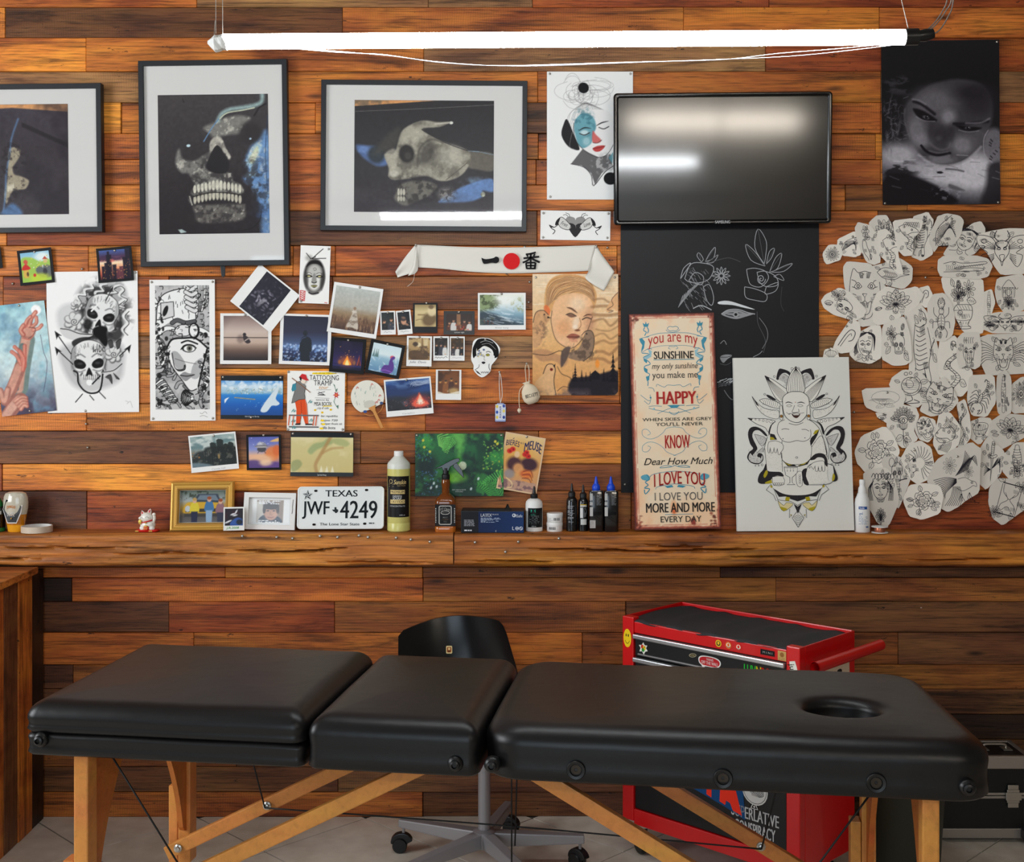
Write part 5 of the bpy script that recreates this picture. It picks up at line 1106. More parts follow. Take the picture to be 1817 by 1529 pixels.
for i in range(30): x,y = r.choice([r.uniform(0,20),r.uniform(84,96)]),r.uniform(60,215); c.ell(x,y,r.uniform(2,5),r.uniform(2,5),K,0.85,0.4)
c.line(t([(1262,830),(1300,775),(1390,765),(1480,770),(1565,840)]),3.2,K,1,5); c.line(t([(1562,850),(1525,1000),(1495,1130)]),3.0,K,1,5); c.line(t([(1330,1000),(1352,1012),(1392,1002),(1396,970)]),2.0,K,1,4)
c.build('print',S.o,S.s,'ink_matte',ox=(275.9+371.5)/2-323.8,oy=(506.6+726)/2-621.3)
k = S.ink(); k.stroke([(88,236),(92,238),(97,234),(101,238)],0.7,(150,148,146),3); k.stroke([(88,243),(94,241),(102,244)],0.7,(150,148,146),3); k.build('signature',S.o)

# ------------------------------------------------------------------ photographs, white borders
GQ = 'photographs pinned to the wall'
def photo(label,quad,pw,ph,oy,y=-0.009,col=(240,239,236),pins=(),curl=(0.0015,0.002),ox=0.0,res=1.0,name='photograph'):
    S = sheet(name,label,'photograph',quad,y=y,col=col,pins=pins,curl=curl,group=GQ,rough=0.4); c = Cv(pw,ph,(120,120,120),res)
    return S,c,(lambda: c.build('print',S.o,S.s,'ink_gloss',warp=S.warp,ox=ox,oy=oy))
S,c,done = photo('white-bordered photo of dark leaves, tilted steeply as a diamond',[(460,467),(531,523),(481,591.5),(410,535)],54,79,0,y=-0.014)
c.a[:] = (34,30,42); r = random.Random(4)
for i in range(110):
    x,y = r.uniform(0,54),r.uniform(0,79); d = math.hypot((x-26)/26,(y-44)/30); v = int(max(36,150-95*d+r.uniform(-30,40))); c.ell(x,y,r.uniform(2,4.5),r.uniform(1,2.2),(v,v-4,v+8),0.85,0.5,r.uniform(0,180))
c.ell(26,48,4,9,(168,164,172),0.7,0.7,20); c.grain(0.1); done()
S = sheet('art_print','narrow white print of a shaded oval mask with a red stamp','drawing',[(532.5,435.3),(586.5,436.5),(583.6,539.6),(531.1,537)],y=-0.017,pins=[(50,5),(4,99)])
c = Cv(S.w,S.h,(244,243,239),1.2); t = Tf(645,66,4.25); K = (34,32,32)
c.ell(*t(712,160),7,6,(120,116,110),0.5,0.9); c.ell(*t(756,298),19,31,K,1,0.2); c.ell(*t(756,312),15,25,(226,224,218),1,0.5); c.ell(*t(756,250),13,12,(190,188,182),0.9,0.8)
c.poly(t([(690,230),(720,185),(790,180),(820,230),(780,205),(730,205)]),K,1,4,2); c.poly(t([(815,270),(835,300),(815,400),(800,340)]),(60,58,56),0.8,4,4); c.poly(t([(695,270),(680,310),(700,390),(712,330)]),(70,68,66),0.8,4,4)
for x in (715,795): c.line(t([(x-22,298),(x,290),(x+22,298)]),2.4,K,1,4); c.line(t([(x-20,300),(x,306),(x+20,300)]),1.4,K,0.9,4); c.line(t([(x-24,278),(x,268),(x+22,282)]),1.2,(90,88,84),0.8,4); c.ell(*t(x,296),2.6,0.8,(220,214,120))
c.poly(t([(748,280),(764,280),(775,340),(756,350),(736,340)]),(120,118,114),0.7,3,2); c.line(t([(738,340),(756,348),(775,338)]),1.4,K,1,3); c.poly(t([(732,368),(756,360),(782,366),(758,384)]),(70,66,60),1,3,1); c.line(t([(738,371),(776,370)]),1.0,(206,200,120)); c.line(t([(745,240),(758,232),(770,244),(756,254),(750,246)]),1,(110,108,106),0.9,3)
for pts in ([(735,165),(780,120),(815,88)],[(720,160),(690,125)],[(740,165),(800,160),(838,158)],[(720,165),(760,150)]): c.line(t(pts),1.3,K,1,3)
c.line(t([(720,420),(745,430),(790,420)]),2.6,K,0.9,3); c.poly(t([(652,405),(694,408),(690,486),(652,484)]),(196,40,44),1); c.poly(t([(657,411),(689,413),(686,480),(657,478)]),(240,232,226),1)
for i in range(4): c.line(t([(660,420+i*16),(674,428+i*16),(684,418+i*16)]),1.4,(200,44,48),1,3)
c.line(t([(842,492),(858,494)]),1.6,(200,90,90),0.8); c.build('print',S.o,S.s,'ink_matte')
S,c,done = photo('white-bordered photo of a lone woman seated in a misty field',[(590.2,500),(680.1,512.5),(667.7,601.7),(583.2,587.6)],79,76,-1,y=-0.013,pins=[(46,3)])
c.vgrad([(0,(186,190,184)),(0.45,(176,172,160)),(0.62,(150,124,92)),(0.8,(112,78,52)),(1,(66,44,34))]); c.cloud((80,50,34),6,2,0.5,0.65,0.8,np.clip((c.Y-44)/14,0,1),sx=0.6,sy=1.6); c.cloud((190,150,110),5,3,0.55,0.7,0.6,np.clip((c.Y-46)/14,0,1),sx=0.5,sy=2)
c.poly([(36,36),(40,34),(43,44),(47,58),(49,72),(38,70),(28,70),(32,56),(35,46)],(196,184,168),1,4,2); c.cloud((120,100,84),5,4,0.5,0.65,0.7,c.mask_ell(38,60,10,16)); c.ell(38.5,36,2.6,3,(150,120,96)); c.line([(35,42),(42,42)],2,(214,204,190)); c.grain(0.06); done()
S,c,done = photo('square sepia photo of a tied knot on a thin dark line',[(391,555.4),(481.7,556.5),(481.7,645.5),(391,646)],79,79,-1,y=-0.009,pins=[(44,3)])
c.vgrad([(0,(136,112,106)),(0.35,(206,186,174)),(0.6,(196,170,152)),(0.78,(110,86,74)),(1,(36,28,30))]); m_ = 1-c.mask_ell(40,38,52,52,0.6); c.mix(np.clip(m_,0,1)*0.55,(60,46,46)); c.ell(30,41,7,8,(116,96,90),0.6,0.8); c.line([(0,38.5),(79,38.5)],1.3,(40,32,32)); c.ell(37,33,3,3,(40,32,34)); c.poly([(35,34),(44,38),(48,46),(42,49),(36,44)],(54,44,46),1,3,1); c.line([(38,44),(45,40),(48,44)],2,(196,176,166),0.9,3); done()
S,c,done = photo('white-bordered night photo of a man seen from behind',[(497.7,555.8),(588.3,558.9),(586.7,648.3),(495.3,645.5)],79,80,-1,y=-0.010,pins=[(46,3)])
c.vgrad([(0,(30,26,46)),(0.35,(40,38,62)),(0.55,(60,74,110)),(0.68,(90,116,160)),(0.78,(40,52,92)),(1,(18,22,44))]); c.specks(170,[(150,190,240),(210,225,250),(90,130,200)],0,50,79,80,0.6,2.2,5,0.55); c.specks(40,[(190,215,250)],0,50,79,60,1.0,3.0,6,0.4)
c.ell(39,30,4,5,(20,20,30)); c.poly([(36,36),(43,36),(50,42),(51,62),(48,64),(47,80),(33,80),(32,64),(29,62),(31,42)],(18,19,30),1,3,1); c.line([(31,46),(33,40),(40,37)],1.2,(70,90,130),0.8,3); done()
S = small('black-bordered card of a night campfire beside a tent',[(589.5,597.7),(651.2,601.7),(644.8,664.4),(582.9,658.5)],(20,20,22),[(30,4)],y=-0.016,curl=(0.001,0.001))
c = Cv(S.w-11,S.h-11,(34,28,58)); c.vgrad([(0,(26,22,44)),(0.6,(44,34,80)),(0.75,(46,40,96)),(1,(22,20,40))]); c.poly([(15,0),(28,0),(34,14),(26,22),(14,16)],(40,32,60),0.8,4,5); c.ell(25,36,15,10,(226,110,40),0.6,1.0); c.poly([(18,42),(22,32),(25,26),(28,33),(33,42)],(250,150,50),1,3,1); c.poly([(22,42),(25,33),(29,42)],(255,232,150),1,3,1); c.poly([(42,42),(46,24),(50,42)],(150,70,60),1); c.poly([(45,42),(47,30),(48,42)],(40,24,40)); c.specks(10,[(250,180,90)],8,8,44,30,0.3,0.6,3); c.ell(12,38,3,4,(180,110,50),0.7,0.7); c.ell(38,38,2.5,4,(170,110,60),0.7,0.7); c.line([(0,44),(50,44)],2,(60,60,130),0.5,0,2); c.build('print',S.o,S.s,warp=S.warp)
S = small('black-bordered card of a pale lake with a purple floating shape',[(660.1,600.8),(720.6,613.5),(706.5,672.4),(646,660)],(20,20,22),[(30,4)],y=-0.018,curl=(0.001,0.001))
c = Cv(S.w-11,S.h-11,(190,214,224)); c.vgrad([(0,(206,226,232)),(0.35,(220,234,236)),(0.5,(150,186,204)),(1,(96,140,176))]); c.specks(24,[(236,244,246)],0,24,50,50,1,6,3,0.5,0.25)
for x in (4,8,11): c.poly([(x-2,24),(x,10),(x+2,24)],(90,120,120),0.9)
c.poly([(22,46),(26,36),(34,34),(38,26),(42,30),(44,40),(40,48),(30,50)],(92,60,140),1,4,1); c.ell(38,20,4.5,3.5,(214,90,110),1,0.4); c.line([(36,32),(37,24),(40,20)],5,(92,60,140),1,3); c.line([(22,46),(30,44),(42,46)],1,(190,120,220),0.8,3); c.build('print',S.o,S.s,warp=S.warp)
# blue sea poster
S = sheet('picture_card','glossy blue sea card with a white gull and black edges','picture',[(392.2,666),(502.4,666.7),(503.1,743.7),(391.8,743)],y=-0.010,col=(16,16,18),rough=0.25,curl=(0.002,0.001),pins=[(4,3),(106,3),(54,74)],group='small picture cards')
c = Cv(S.w-1,61,(30,110,190)); c.vgrad([(0,(80,150,220)),(0.16,(190,215,230)),(0.34,(150,190,214)),(0.42,(40,130,206)),(0.7,(14,92,180)),(1,(20,70,140))]); c.specks(40,[(245,248,250),(220,235,244)],2,2,110,14,2,7,3,0.6,0.5); c.specks(120,[(226,232,226),(170,190,180),(130,150,150)],10,14,108,23,0.6,2,5,0.7,0.6)
c.poly([(70,52),(78,38),(84,30),(92,20),(104,6),(100,22),(97,32),(104,40),(98,44),(90,44),(82,54),(74,56)],(214,226,232),1,3,1); c.poly([(6,34),(10,31),(14,30),(10,35),(7,40)],(230,238,244),1,2); c.line([(24,30),(60,33)],1.2,(196,160,60)); c.specks(10,[(240,245,250)],20,36,100,56,0.5,1.4,8,0.6,0.3); c.build('print',S.o,S.s,'ink_gloss',warp=S.warp,oy=1)
k = S.ink(); k.text("Kiki's Delivery Service",43,71,68,74.5,(200,200,204),0.0,0.1); k.build('caption',S.o,'ink_gloss',warp=S.warp)
# tattooing tramp tour poster
S = sheet('poster','hand-lettered tour poster with a red-trousered figure and star flower','poster',[(509.5,657.3),(611.9,659),(611.4,764.9),(509.5,764.2)],y=-0.009,pins=[(2,2),(2,104),(99,103)],col=(246,245,240))
k = S.ink(); t = Tf(550,1008,4.25); K = (40,38,40)
k.fill(t([(740,1020),(860,1015),(930,1026),(860,1034),(735,1032)]),(246,214,40)); k.text("14 - 20 may  9:00 - 21:00",*t(760,1019),*t(920,1030),(70,66,50),0.0)
k.text('TATTOOING',*t(718,1038),*t(938,1076),K,0.0); k.text('TRAMP',*t(750,1078),*t(888,1116),K,0.0); k.text('tour',*t(785,1122),*t(855,1142),(214,150,60),0.0,0.4)
k.stroke(t([(770,1150),(880,1148)]),0.5,(120,118,118)); k.stroke(t([(785,1165),(830,1185),(780,1178),(835,1162)]),0.9,K,4); k.stroke(t([(780,1190),(838,1188)]),1.0,K); k.stroke(t([(760,1210),(870,1212)]),0.5,(120,118,118))
k.text('tattoo by',*t(765,1218),*t(865,1234),K,0.0,0.2); k.text('MISA BOCEK',*t(755,1240),*t(888,1270),K,0.0); k.stroke(t([(820,1273),(888,1270)]),1.4,(246,214,40)); k.text('city & cafe',*t(775,1276),*t(860,1300),(110,108,108),0.0,0.3)
for x,y in ((762,1302),(816,1320),(880,1298)): k.ell(*t(x,y),2.2,1.8,(250,206,40)); k.ell(*t(x,y),0.8,0.8,(200,150,30))
for y,s_,x1 in ((1350,'bar republika',930),(1382,'hejno 720',930),(1408,'kemper finale nk',965),(1436,'villa bota',915)): k.text(s_,*t(805,y-12),*t(x1,y+8),K,0.0,0.2)
for x,y in ((818,1380),(825,1408),(812,1440)): k.ell(*t(x,y),3.5,1.8,(250,214,40))
k.stroke(t([(905,1110),(915,1150),(918,1180)]),0.7,(80,120,100),3); k.stroke(t([(915,1205),(905,1240),(935,1290)]),0.7,(80,120,100),3)
for i in range(6): a = i*1.047; k.fill([(t(920,1187)[0]+6.5*math.cos(a),t(920,1187)[1]+6.5*math.sin(a)),(t(920,1187)[0]+2.6*math.cos(a+0.5),t(920,1187)[1]+2.6*math.sin(a+0.5)),(t(920,1187)[0]+2.6*math.cos(a-0.5),t(920,1187)[1]+2.6*math.sin(a-0.5))],(206,44,52))
k.ell(*t(920,1187),3,3,(214,60,60)); k.ell(*t(920,1187),1,1,(250,220,90))
for pts in ([(905,1110),(895,1100),(908,1128)],[(915,1150),(930,1135),(922,1165)],[(905,1240),(895,1225),(910,1255)],[(920,1270),(938,1262),(935,1290)]): k.fill(t(pts),(90,130,110))
k.fill(t([(630,1210),(680,1205),(700,1260),(712,1405),(690,1410),(660,1320),(650,1400),(620,1412),(622,1300),(610,1240)]),(226,84,40)); k.stroke(t([(655,1240),(660,1320),(650,1400)]),0.6,(150,44,20),3); k.stroke(t([(690,1240),(700,1320),(705,1400)]),0.6,(240,150,110),3)
k.fill(t([(618,1090),(660,1080),(690,1120),(680,1180),(685,1220),(640,1225),(585,1255),(605,1170)]),(128,126,124)); k.stroke(t([(618,1090),(605,1170),(585,1252),(640,1225),(685,1220),(680,1180),(690,1120)]),0.8,K,2); k.fill(t([(590,1110),(615,1100),(618,1150),(590,1165),(582,1150)]),(60,140,160)); k.stroke(t([(584,1062),(650,1110),(725,1170)]),1.2,(140,84,50))
k.fill(t([(655,1060),(690,1062),(696,1090),(680,1105),(655,1095)]),(240,222,204),3); k.stroke(t([(680,1075),(694,1080),(684,1096)]),0.6,K,3); k.fill(t([(636,1058),(660,1030),(690,1036),(700,1065),(715,1080),(690,1080),(665,1070)]),(206,48,52)); k.fill(t([(640,1050),(660,1060),(655,1085),(645,1075)]),(50,40,40)); k.fill(t([(615,1405),(655,1400),(650,1416),(612,1416)]),(70,60,56)); k.fill(t([(690,1405),(745,1405),(745,1414),(690,1416)]),(60,50,46))
for y in (1338,1425): k.rect(*t(565,y),*t(790,y+10),(110,108,110))
for x in (570,600,755,775): k.stroke(t([(x,1345),(x-8,1420)]),1.8,(226,110,70)); 
for x,y in ((600,1310),(725,1240),(735,1380),(605,1435),(600,1385)): k.stroke(t([(x-14,y+10),(x,y-14),(x+4,y+10),(x+14,y-6)]),1.2,(60,150,150),2)
k.build('print',S.o)

# round paper fan
fy = -0.012; s = sc(fy)
fan = empty('paper_fan',WM(652,704,fy,0),'round paper hand fan with a bamboo handle','fan'); mat('fan_paper',(232,229,216),0.7)
pts = [(29.5*s*math.cos(a),29.5*s*math.sin(a)*0.99) for a in [math.radians(-78+i*330/40+0) for i in range(41)]]
pts = [(29.5*s*math.cos(math.radians(a)),29.5*s*math.sin(math.radians(a))) for a in range(-22,252,6)]+[(6*s,-22*s)][::-1]
MB().prism(pts,-0.001,0.0).build('leaf','fan_paper',fan)
k = Ink(60,60,s); r = random.Random(9)
for i in range(34):
    x,y = r.uniform(6,54),r.uniform(6,46)
    if math.hypot(x-30,y-30) < 26 and math.hypot(x-30,y-28) > 8: k.stroke([(x,y),(x+r.uniform(-1,1),y+r.uniform(3,6))],0.7,[(150,190,180),(160,170,160),(190,200,190)][i % 3])
for x,y in ((38,8),(12,14),(52,28),(50,36),(46,40)): k.stroke([(x-2,y+2),(x,y-2),(x+2,y+1)],0.9,(214,80,70),3)
k.fill([(24,40),(34,36),(44,40),(38,50),(26,48)],(206,204,192),3); k.ell(55,41,3,2.6,(70,90,130)); k.ell(26,56,3.4,2.4,(60,90,150)); k.build('print',fan,z=0.0004)
hd = MB(); mat('bamboo',(206,140,66),0.45); hx = [((8-0)*s,-16*s),((26)*s,-55*s)]
d_ = Vector((18,-39)).normalized(); n_ = Vector((d_.y,-d_.x))*2.7*s
hd.prism([(8*s-n_.x*2.6,-17*s-n_.y*2.6),(8*s+n_.x*2.6,-17*s+n_.y*2.6),(12*s+n_.x,-25*s+n_.y),(26.5*s+n_.x,-55*s+n_.y),(26.5*s-n_.x,-55*s-n_.y),(12*s-n_.x,-25*s-n_.y)],0.0002,0.006); hd.build('handle','bamboo',fan,bev=0.001)
MB().tube([(x*s,-y*s,0.001) for x,y in catmull([(-6,30),(4,33),(14,31),(24,24),(28,14)],6)],0.0012,6).build('wire','bamboo',fan)

S,c,done = photo('tilted white-bordered photo of a blazing bonfire at dusk',[(681.3,674.2),(763.7,667.2),(770,733),(686,739.7)],78,53,-3.5,y=-0.011,pins=[(40,3)],curl=(0.002,0.003))
c.vgrad([(0,(40,80,150)),(0.4,(34,64,120)),(0.52,(30,36,66)),(0.65,(28,24,30)),(1,(26,18,20))]); c.cloud((20,40,90),20,3,0.45,0.65,0.8,np.clip((34-c.Y)/8,0,1),sx=2); c.cloud((130,160,200),14,4,0.55,0.7,0.5,np.clip((18-c.Y)/8,0,1),sx=2)
for i in range(14): c.line([(78,2+i*0.6),(64-i*1.2,4+(i % 5)*2),(54-i,3+(i % 4)*3)],0.7,(200,210,226),0.6,3)
c.ell(58,40,20,12,(180,50,50),0.8,1.0); c.poly([(44,46),(50,36),(55,30),(58,24),(62,32),(66,38),(74,46),(58,50)],(240,90,60),0.95,3,3); c.poly([(52,44),(56,34),(59,28),(63,36),(66,44)],(255,190,150),1,3,2); c.ell(59,41,4,5,(255,240,220),0.9,0.7); c.ell(32,41,5,5,(120,90,96),0.7,0.7); c.specks(60,[(200,70,60),(240,120,90),(90,60,70)],30,34,78,53,0.4,1.2,4,0.7); c.specks(60,[(60,56,66),(16,14,18)],0,34,40,53,0.6,2,6,0.6); done()
k = S.ink(); k.text('Campfire',28,61,50,64,(170,168,168),0.0); k.build('caption',S.o,'ink_gloss',warp=S.warp)

# instant photos
def people(c,n,seed,bg,skin=(206,150,116),tops=((226,224,220),(20,20,22),(60,60,70))):
    r = random.Random(seed); c.a[:] = bg; c.cloud(tuple(int(x*0.5) for x in bg),c.w*0.5,seed,0.45,0.65,0.8)
    for i in range(n):
        x = c.w*(i+0.5)/n+r.uniform(-1,1); y = c.h*(0.45+r.uniform(-0.06,0.1)); k_ = c.w/n*0.36
        c.poly([(x-k_*1.5,c.h),(x-k_*1.3,y+k_*1.6),(x,y+k_*1.0),(x+k_*1.3,y+k_*1.6),(x+k_*1.5,c.h)],tops[(i+seed) % len(tops)],0.95,3,0.6); c.ell(x,y,k_*0.62,k_*0.85,skin,1,0.3); c.ell(x,y-k_*0.5,k_*0.66,k_*0.5,(50,36,30),0.9,0.3)
    c.specks(6,[(226,150,90),(200,200,200)],0,c.h*0.6,c.w,c.h,0.5,1.2,seed,0.6)
S,c,done = photo('small instant photo of two people, first of the top pair',[(674.7,552.2),(701.8,551.1),(701.8,593.4),(675.2,594)],22,31,-3,pins=[(14,3)]); people(c,2,1,(34,38,34)); done()
k = S.ink(); k.stroke([(6,38),(9,36.5),(11,38.5),(14,37),(20,38)],0.5,(130,128,140),3); k.build('handwriting',S.o,'ink_gloss',warp=S.warp)
S,c,done = photo('small tilted instant photo of a man in black, second of the top pair',[(702.3,551.6),(727.6,549.6),(732.9,591.6),(706,594.7)],21,31,-3,y=-0.011,pins=[(13,3)]); people(c,1,1,(24,20,20),tops=((60,44,40),(16,16,18))); c.ell(10,10,4,2,(150,110,84),0.8,0.5,20); c.ell(14,22,5,2,(190,140,110),0.8,0.5,30); done()
k = S.ink(); k.stroke([(5,38),(8,36.5),(10,38.5),(14,37),(20,38)],0.5,(130,128,140),3); k.build('handwriting',S.o,'ink_gloss',warp=S.warp)
S,c,done = photo('black-bordered sepia instant photo of a resting cat-like curve',[(732.7,537.7),(776,537.2),(777,590.9),(733.4,590)],37.5,39,-4,y=-0.011,col=(24,24,26),pins=[(24,0)]); c.vgrad([(0,(150,128,80)),(0.3,(214,194,142)),(1,(196,172,118))]); c.ell(26,26,14,12,(104,78,44),0.9,0.5,-30); c.ell(30,12,8,9,(226,206,160),0.9,0.5); c.line([(6,18),(18,18)],2,(120,92,52),0.8); c.line([(2,28),(12,26),(24,34)],1,(110,84,48),0.8,3); c.ell(29,4,5,4,(96,70,40),0.8,0.6); done()
S,c,done = photo('dark-bordered instant photo of a group around a table',[(787.3,551.6),(842.3,551.6),(841.8,594.2),(787.3,593.4)],45,29,-1,col=(62,60,60),pins=[(27,2)],y=-0.010); people(c,5,2,(54,34,24),tops=((220,216,210),(110,60,40),(90,50,36))); c.poly([(18,0),(25,0),(25,20),(18,20)],(170,120,80),0.8); c.specks(14,[(230,180,120),(200,60,40)],14,18,45,29,0.6,1.4,3,0.8); done()
k = S.ink(); k.text('summer night',19,36.5,37,40,(226,224,220),0.01); k.build('caption',S.o,'ink_gloss',warp=S.warp)
S,c,done = photo('white-bordered landscape photo of a bright rushing river',[(848.1,520),(932.7,519.2),(932.9,585),(848,584.6)],78,54,-2.5,pins=[(42,2)],y=-0.010)
c.vgrad([(0,(236,238,226)),(0.4,(206,222,226)),(0.65,(130,166,184)),(1,(60,84,100))]); c.poly([(0,0),(20,0),(34,12),(24,22),(0,30)],(120,140,80),0.8,3,6); c.cloud((60,70,40),7,3,0.48,0.62,0.8,c.mask_ell(12,12,26,16)); c.cloud((150,150,90),8,7,0.5,0.65,0.7,c.mask_ell(66,18,18,14)); c.poly([(0,30),(26,34),(46,44),(70,54),(0,54)],(40,54,64),0.9,3,6)
for i in range(40): rr = random.Random(i); x,y = rr.uniform(0,70),rr.uniform(22,50); c.line([(x,y),(x+rr.uniform(6,18),y+rr.uniform(1,6))],1.2,(236,244,248),rr.uniform(0.2,0.7))
c.specks(30,[(30,36,40),(80,90,80)],0,40,24,54,0.8,2.4,5,0.7); c.specks(8,[(190,60,50)],6,46,24,53,0.5,1,6,0.6); c.ell(44,10,20,10,(250,250,244),0.7,1.0); done()
k = S.ink(); k.text('River king',31,60.5,54,64,(176,174,174),0.0); k.build('caption',S.o,'ink_gloss',warp=S.warp)
S,c,done = photo('sepia instant photo of a cafe interior with a handwritten margin',[(722,596),(766.8,596.5),(765.6,650.4),(721.3,649)],38,39,-4,pins=[(22,2)],y=-0.010); c.vgrad([(0,(196,166,116)),(1,(150,112,62))]); c.cloud((74,50,26),10,3,0.45,0.6,0.9); c.poly([(2,24),(16,22),(30,30),(36,36),(20,39),(2,36)],(84,58,30),0.9,3,1); c.ell(18,12,4,4,(226,208,166),0.9,0.4); c.ell(12,11,5,4,(60,40,24),0.9,0.4); c.line([(24,0),(24,16),(32,16)],1.4,(96,66,36)); c.poly([(27,2),(34,2),(34,14),(27,14)],(224,204,160),0.8); done()
k = S.ink(); k.text('Julia  Davis',5,44,34,49,(110,108,116),0.0,0.3); k.build('handwriting',S.o,'ink_gloss',warp=S.warp)
S,c,done = photo('small instant photo of diners with black handwriting below',[(768.9,596.5),(796.7,596.5),(796.7,639.7),(768.9,639.7)],22.5,31,-3,pins=[(14,3)],y=-0.010); people(c,3,4,(60,44,30)); done()
k = S.ink(); k.stroke([(3,38.5),(5,36.5),(7,39),(9,37),(12,38.5),(15,37),(18,38.5),(22,36),(25,38)],0.7,(30,30,34),3); k.build('handwriting',S.o,'ink_gloss',warp=S.warp)
S,c,done = photo('small instant photo of people at a counter, beside the die-cut sticker',[(798,596.5),(825,597),(824,639.7),(798,639.7)],22.5,31,-3,pins=[(14,3)],y=-0.010); people(c,3,5,(96,70,40)); done()
k = S.ink(); k.stroke([(5,38),(8,37),(12,38.5),(16,37.5),(21,38)],0.5,(150,148,160),3); k.build('handwriting',S.o,'ink_gloss',warp=S.warp)
S,c,done = photo('amber-brown instant photo with a blank margin, below the others',[(773.4,655.4),(819,656),(818,709.4),(773.2,709)],38,41,-4.5,pins=[(24,1)],y=-0.010); people(c,4,3,(120,68,24),(204,140,70),((96,52,20),(140,84,36),(70,36,16))); c.ell(28,36,10,6,(220,186,120),0.7,0.8); c.poly([(0,37),(16,41),(38,36),(38,42),(0,42)],(236,226,206),0.9,3,1); done()

# die-cut sticker of a girl's head
s = sc(-0.011)
out = [(t_[0]/3.95,t_[1]/3.95) for t_ in [(700-795,800-840),(712-795,730-840),(760-795,708-840),(830-795,715-840),(885-795,760-840),(897-795,800-840),(870-795,860-840),(838-795,900-840),(828-795,945-840),(770-795,985-840),(715-795,940-840),(712-795,900-840),(695-795,860-840)]]
o = MB().prism([(x*s,-y*s) for x,y in catmull(out,4,True)],-0.0008,0.0).build('sticker',mat('paper_244_243_240_60',(244,243,240),0.6),M=WM(861.3,632.7,-0.011)); tag(o,'white die-cut sticker of a dark-haired head with a floral eye','sticker')
k = Ink(60,76,s); K = (22,21,22); t = Tf(795-118,840-150,3.95)
k.fill(t([(712,850),(705,800),(715,760),(750,715),(830,720),(880,770),(888,830),(860,850),(850,830),(740,830)]),K,4); k.fill(t([(735,780),(770,755),(840,780),(852,840),(835,885),(800,915),(775,915),(745,880),(732,830)]),(240,238,234),4); k.fill(t([(735,800),(745,750),(800,735),(860,770),(858,830),(840,790),(790,765),(755,785)]),K,4)
k.stroke(t([(760,740),(800,728),(850,745)]),1.0,(170,168,168),4); k.stroke(t([(770,755),(820,748),(868,790)]),0.8,(150,148,148),4)
for i in range(16): rr = random.Random(i); k.ell(*t(760+rr.uniform(-26,26),815+rr.uniform(-24,26)),rr.uniform(1.2,2.4),None,[(214,196,120),(150,160,190),(190,186,170),(110,120,150)][i % 4],0,8)
k.ell(*t(812,828),3.6,2.4,K); k.ell(*t(812,829),2.6,1.7,(214,206,90)); k.ell(*t(812,829),1.1,1.1,K); k.stroke(t([(800,810),(815,802),(832,810)]),1.0,K,3); k.stroke(t([(790,830),(786,862),(796,864)]),0.6,(90,88,88),3); k.fill(t([(768,880),(782,874),(796,880),(782,892)]),(40,38,40),3)
k.fill(t([(755,900),(820,900),(826,940),(770,972),(722,935)]),(244,242,238)); k.stroke(t([(752,895),(748,915),(722,932)]),0.9,K,3); k.stroke(t([(822,890),(820,915),(828,935)]),0.9,K,3); k.fill(t([(722,930),(745,945),(770,970),(740,955)]),(60,58,58)); 
for i in range(4): k.stroke(t([(765+i*14,945),(770+i*14,955),(776+i*14,944)]),0.8,K,3)
k.build('print',o); link('pin',pin_mesh(),None,o,Matrix.Translation((0,31*s,0.001)))

# peach portrait with birds
S = sheet('art_print','peach and charcoal portrait of a woman with birds and dark pines','drawing',[(944.8,485.8),(1095.4,486.3),(1098,701),(944.8,701.5)],y=-0.009,pins=[(6,6),(146,6)],col=(236,196,146))
c = Cv(S.w,S.h,(236,194,142)); t = Tf(1125,261,3.95); K = (44,36,36); r = random.Random(3)
c.vgrad([(0,(240,214,180)),(0.3,(238,200,152)),(0.6,(232,180,120)),(1,(222,160,100))])
for i in range(40): y = r.uniform(0,80); x = r.choice([r.uniform(0,14),r.uniform(104,150)]); c.line([(x,y),(x+r.uniform(10,40),y)],1.0,(250,238,218),0.5)
c.poly(t([(1210,420),(1230,330),(1290,275),(1400,262),(1500,290),(1560,360),(1575,440),(1540,520),(1500,430),(1400,395),(1310,430),(1260,520),(1215,500)]),(222,168,110),1,5,2); r = random.Random(6)
for i in range(60): a = i/60; c.line(t([(1218+a*60,500-a*60),(1240+a*110,340+a*70+r.uniform(-20,20)),(1380+a*60,275+a*110),(1500+r.uniform(-10,30),310+a*100),(1560,400+a*60)]),0.9,((170,118,76),(246,214,170),(140,96,66))[i % 3],0.55,5)
c.poly(t([(1262,520),(1300,430),(1400,395),(1500,410),(1545,470),(1545,560),(1520,620),(1480,700),(1420,770),(1370,775),(1300,730),(1262,640)]),(240,190,144),1,5,1.5); c.ell(*t(1440,470),16,14,(250,222,190),0.7,1); c.ell(*t(1340,640),14,16,(228,160,112),0.6,1); c.ell(*t(1430,600),6,12,(250,224,196),0.8,0.9,15); c.ell(*t(1530,600),10,24,(196,140,110),0.6,1)
c.line(t([(1365,495),(1400,505),(1440,535)]),3.2,(90,56,44),0.85,4,taper=True); c.line(t([(1480,560),(1515,545),(1545,550)]),2.6,(90,56,44),0.8,4,taper=True)
c.poly(t([(1362,545),(1395,540),(1430,556),(1395,566)]),(110,76,64),0.8,4,1.5); c.line(t([(1360,546),(1395,536),(1432,556)]),1.4,K,0.9,4); c.line(t([(1475,580),(1505,566),(1535,576)]),2,K,0.8,4); c.line(t([(1455,570),(1465,620),(1440,655)]),1,(150,90,66),0.8,4); c.ell(*t(1440,655),5,2,(110,60,46),0.8,0.6); c.ell(*t(1425,632),5,4,(252,232,210),0.8,0.8)
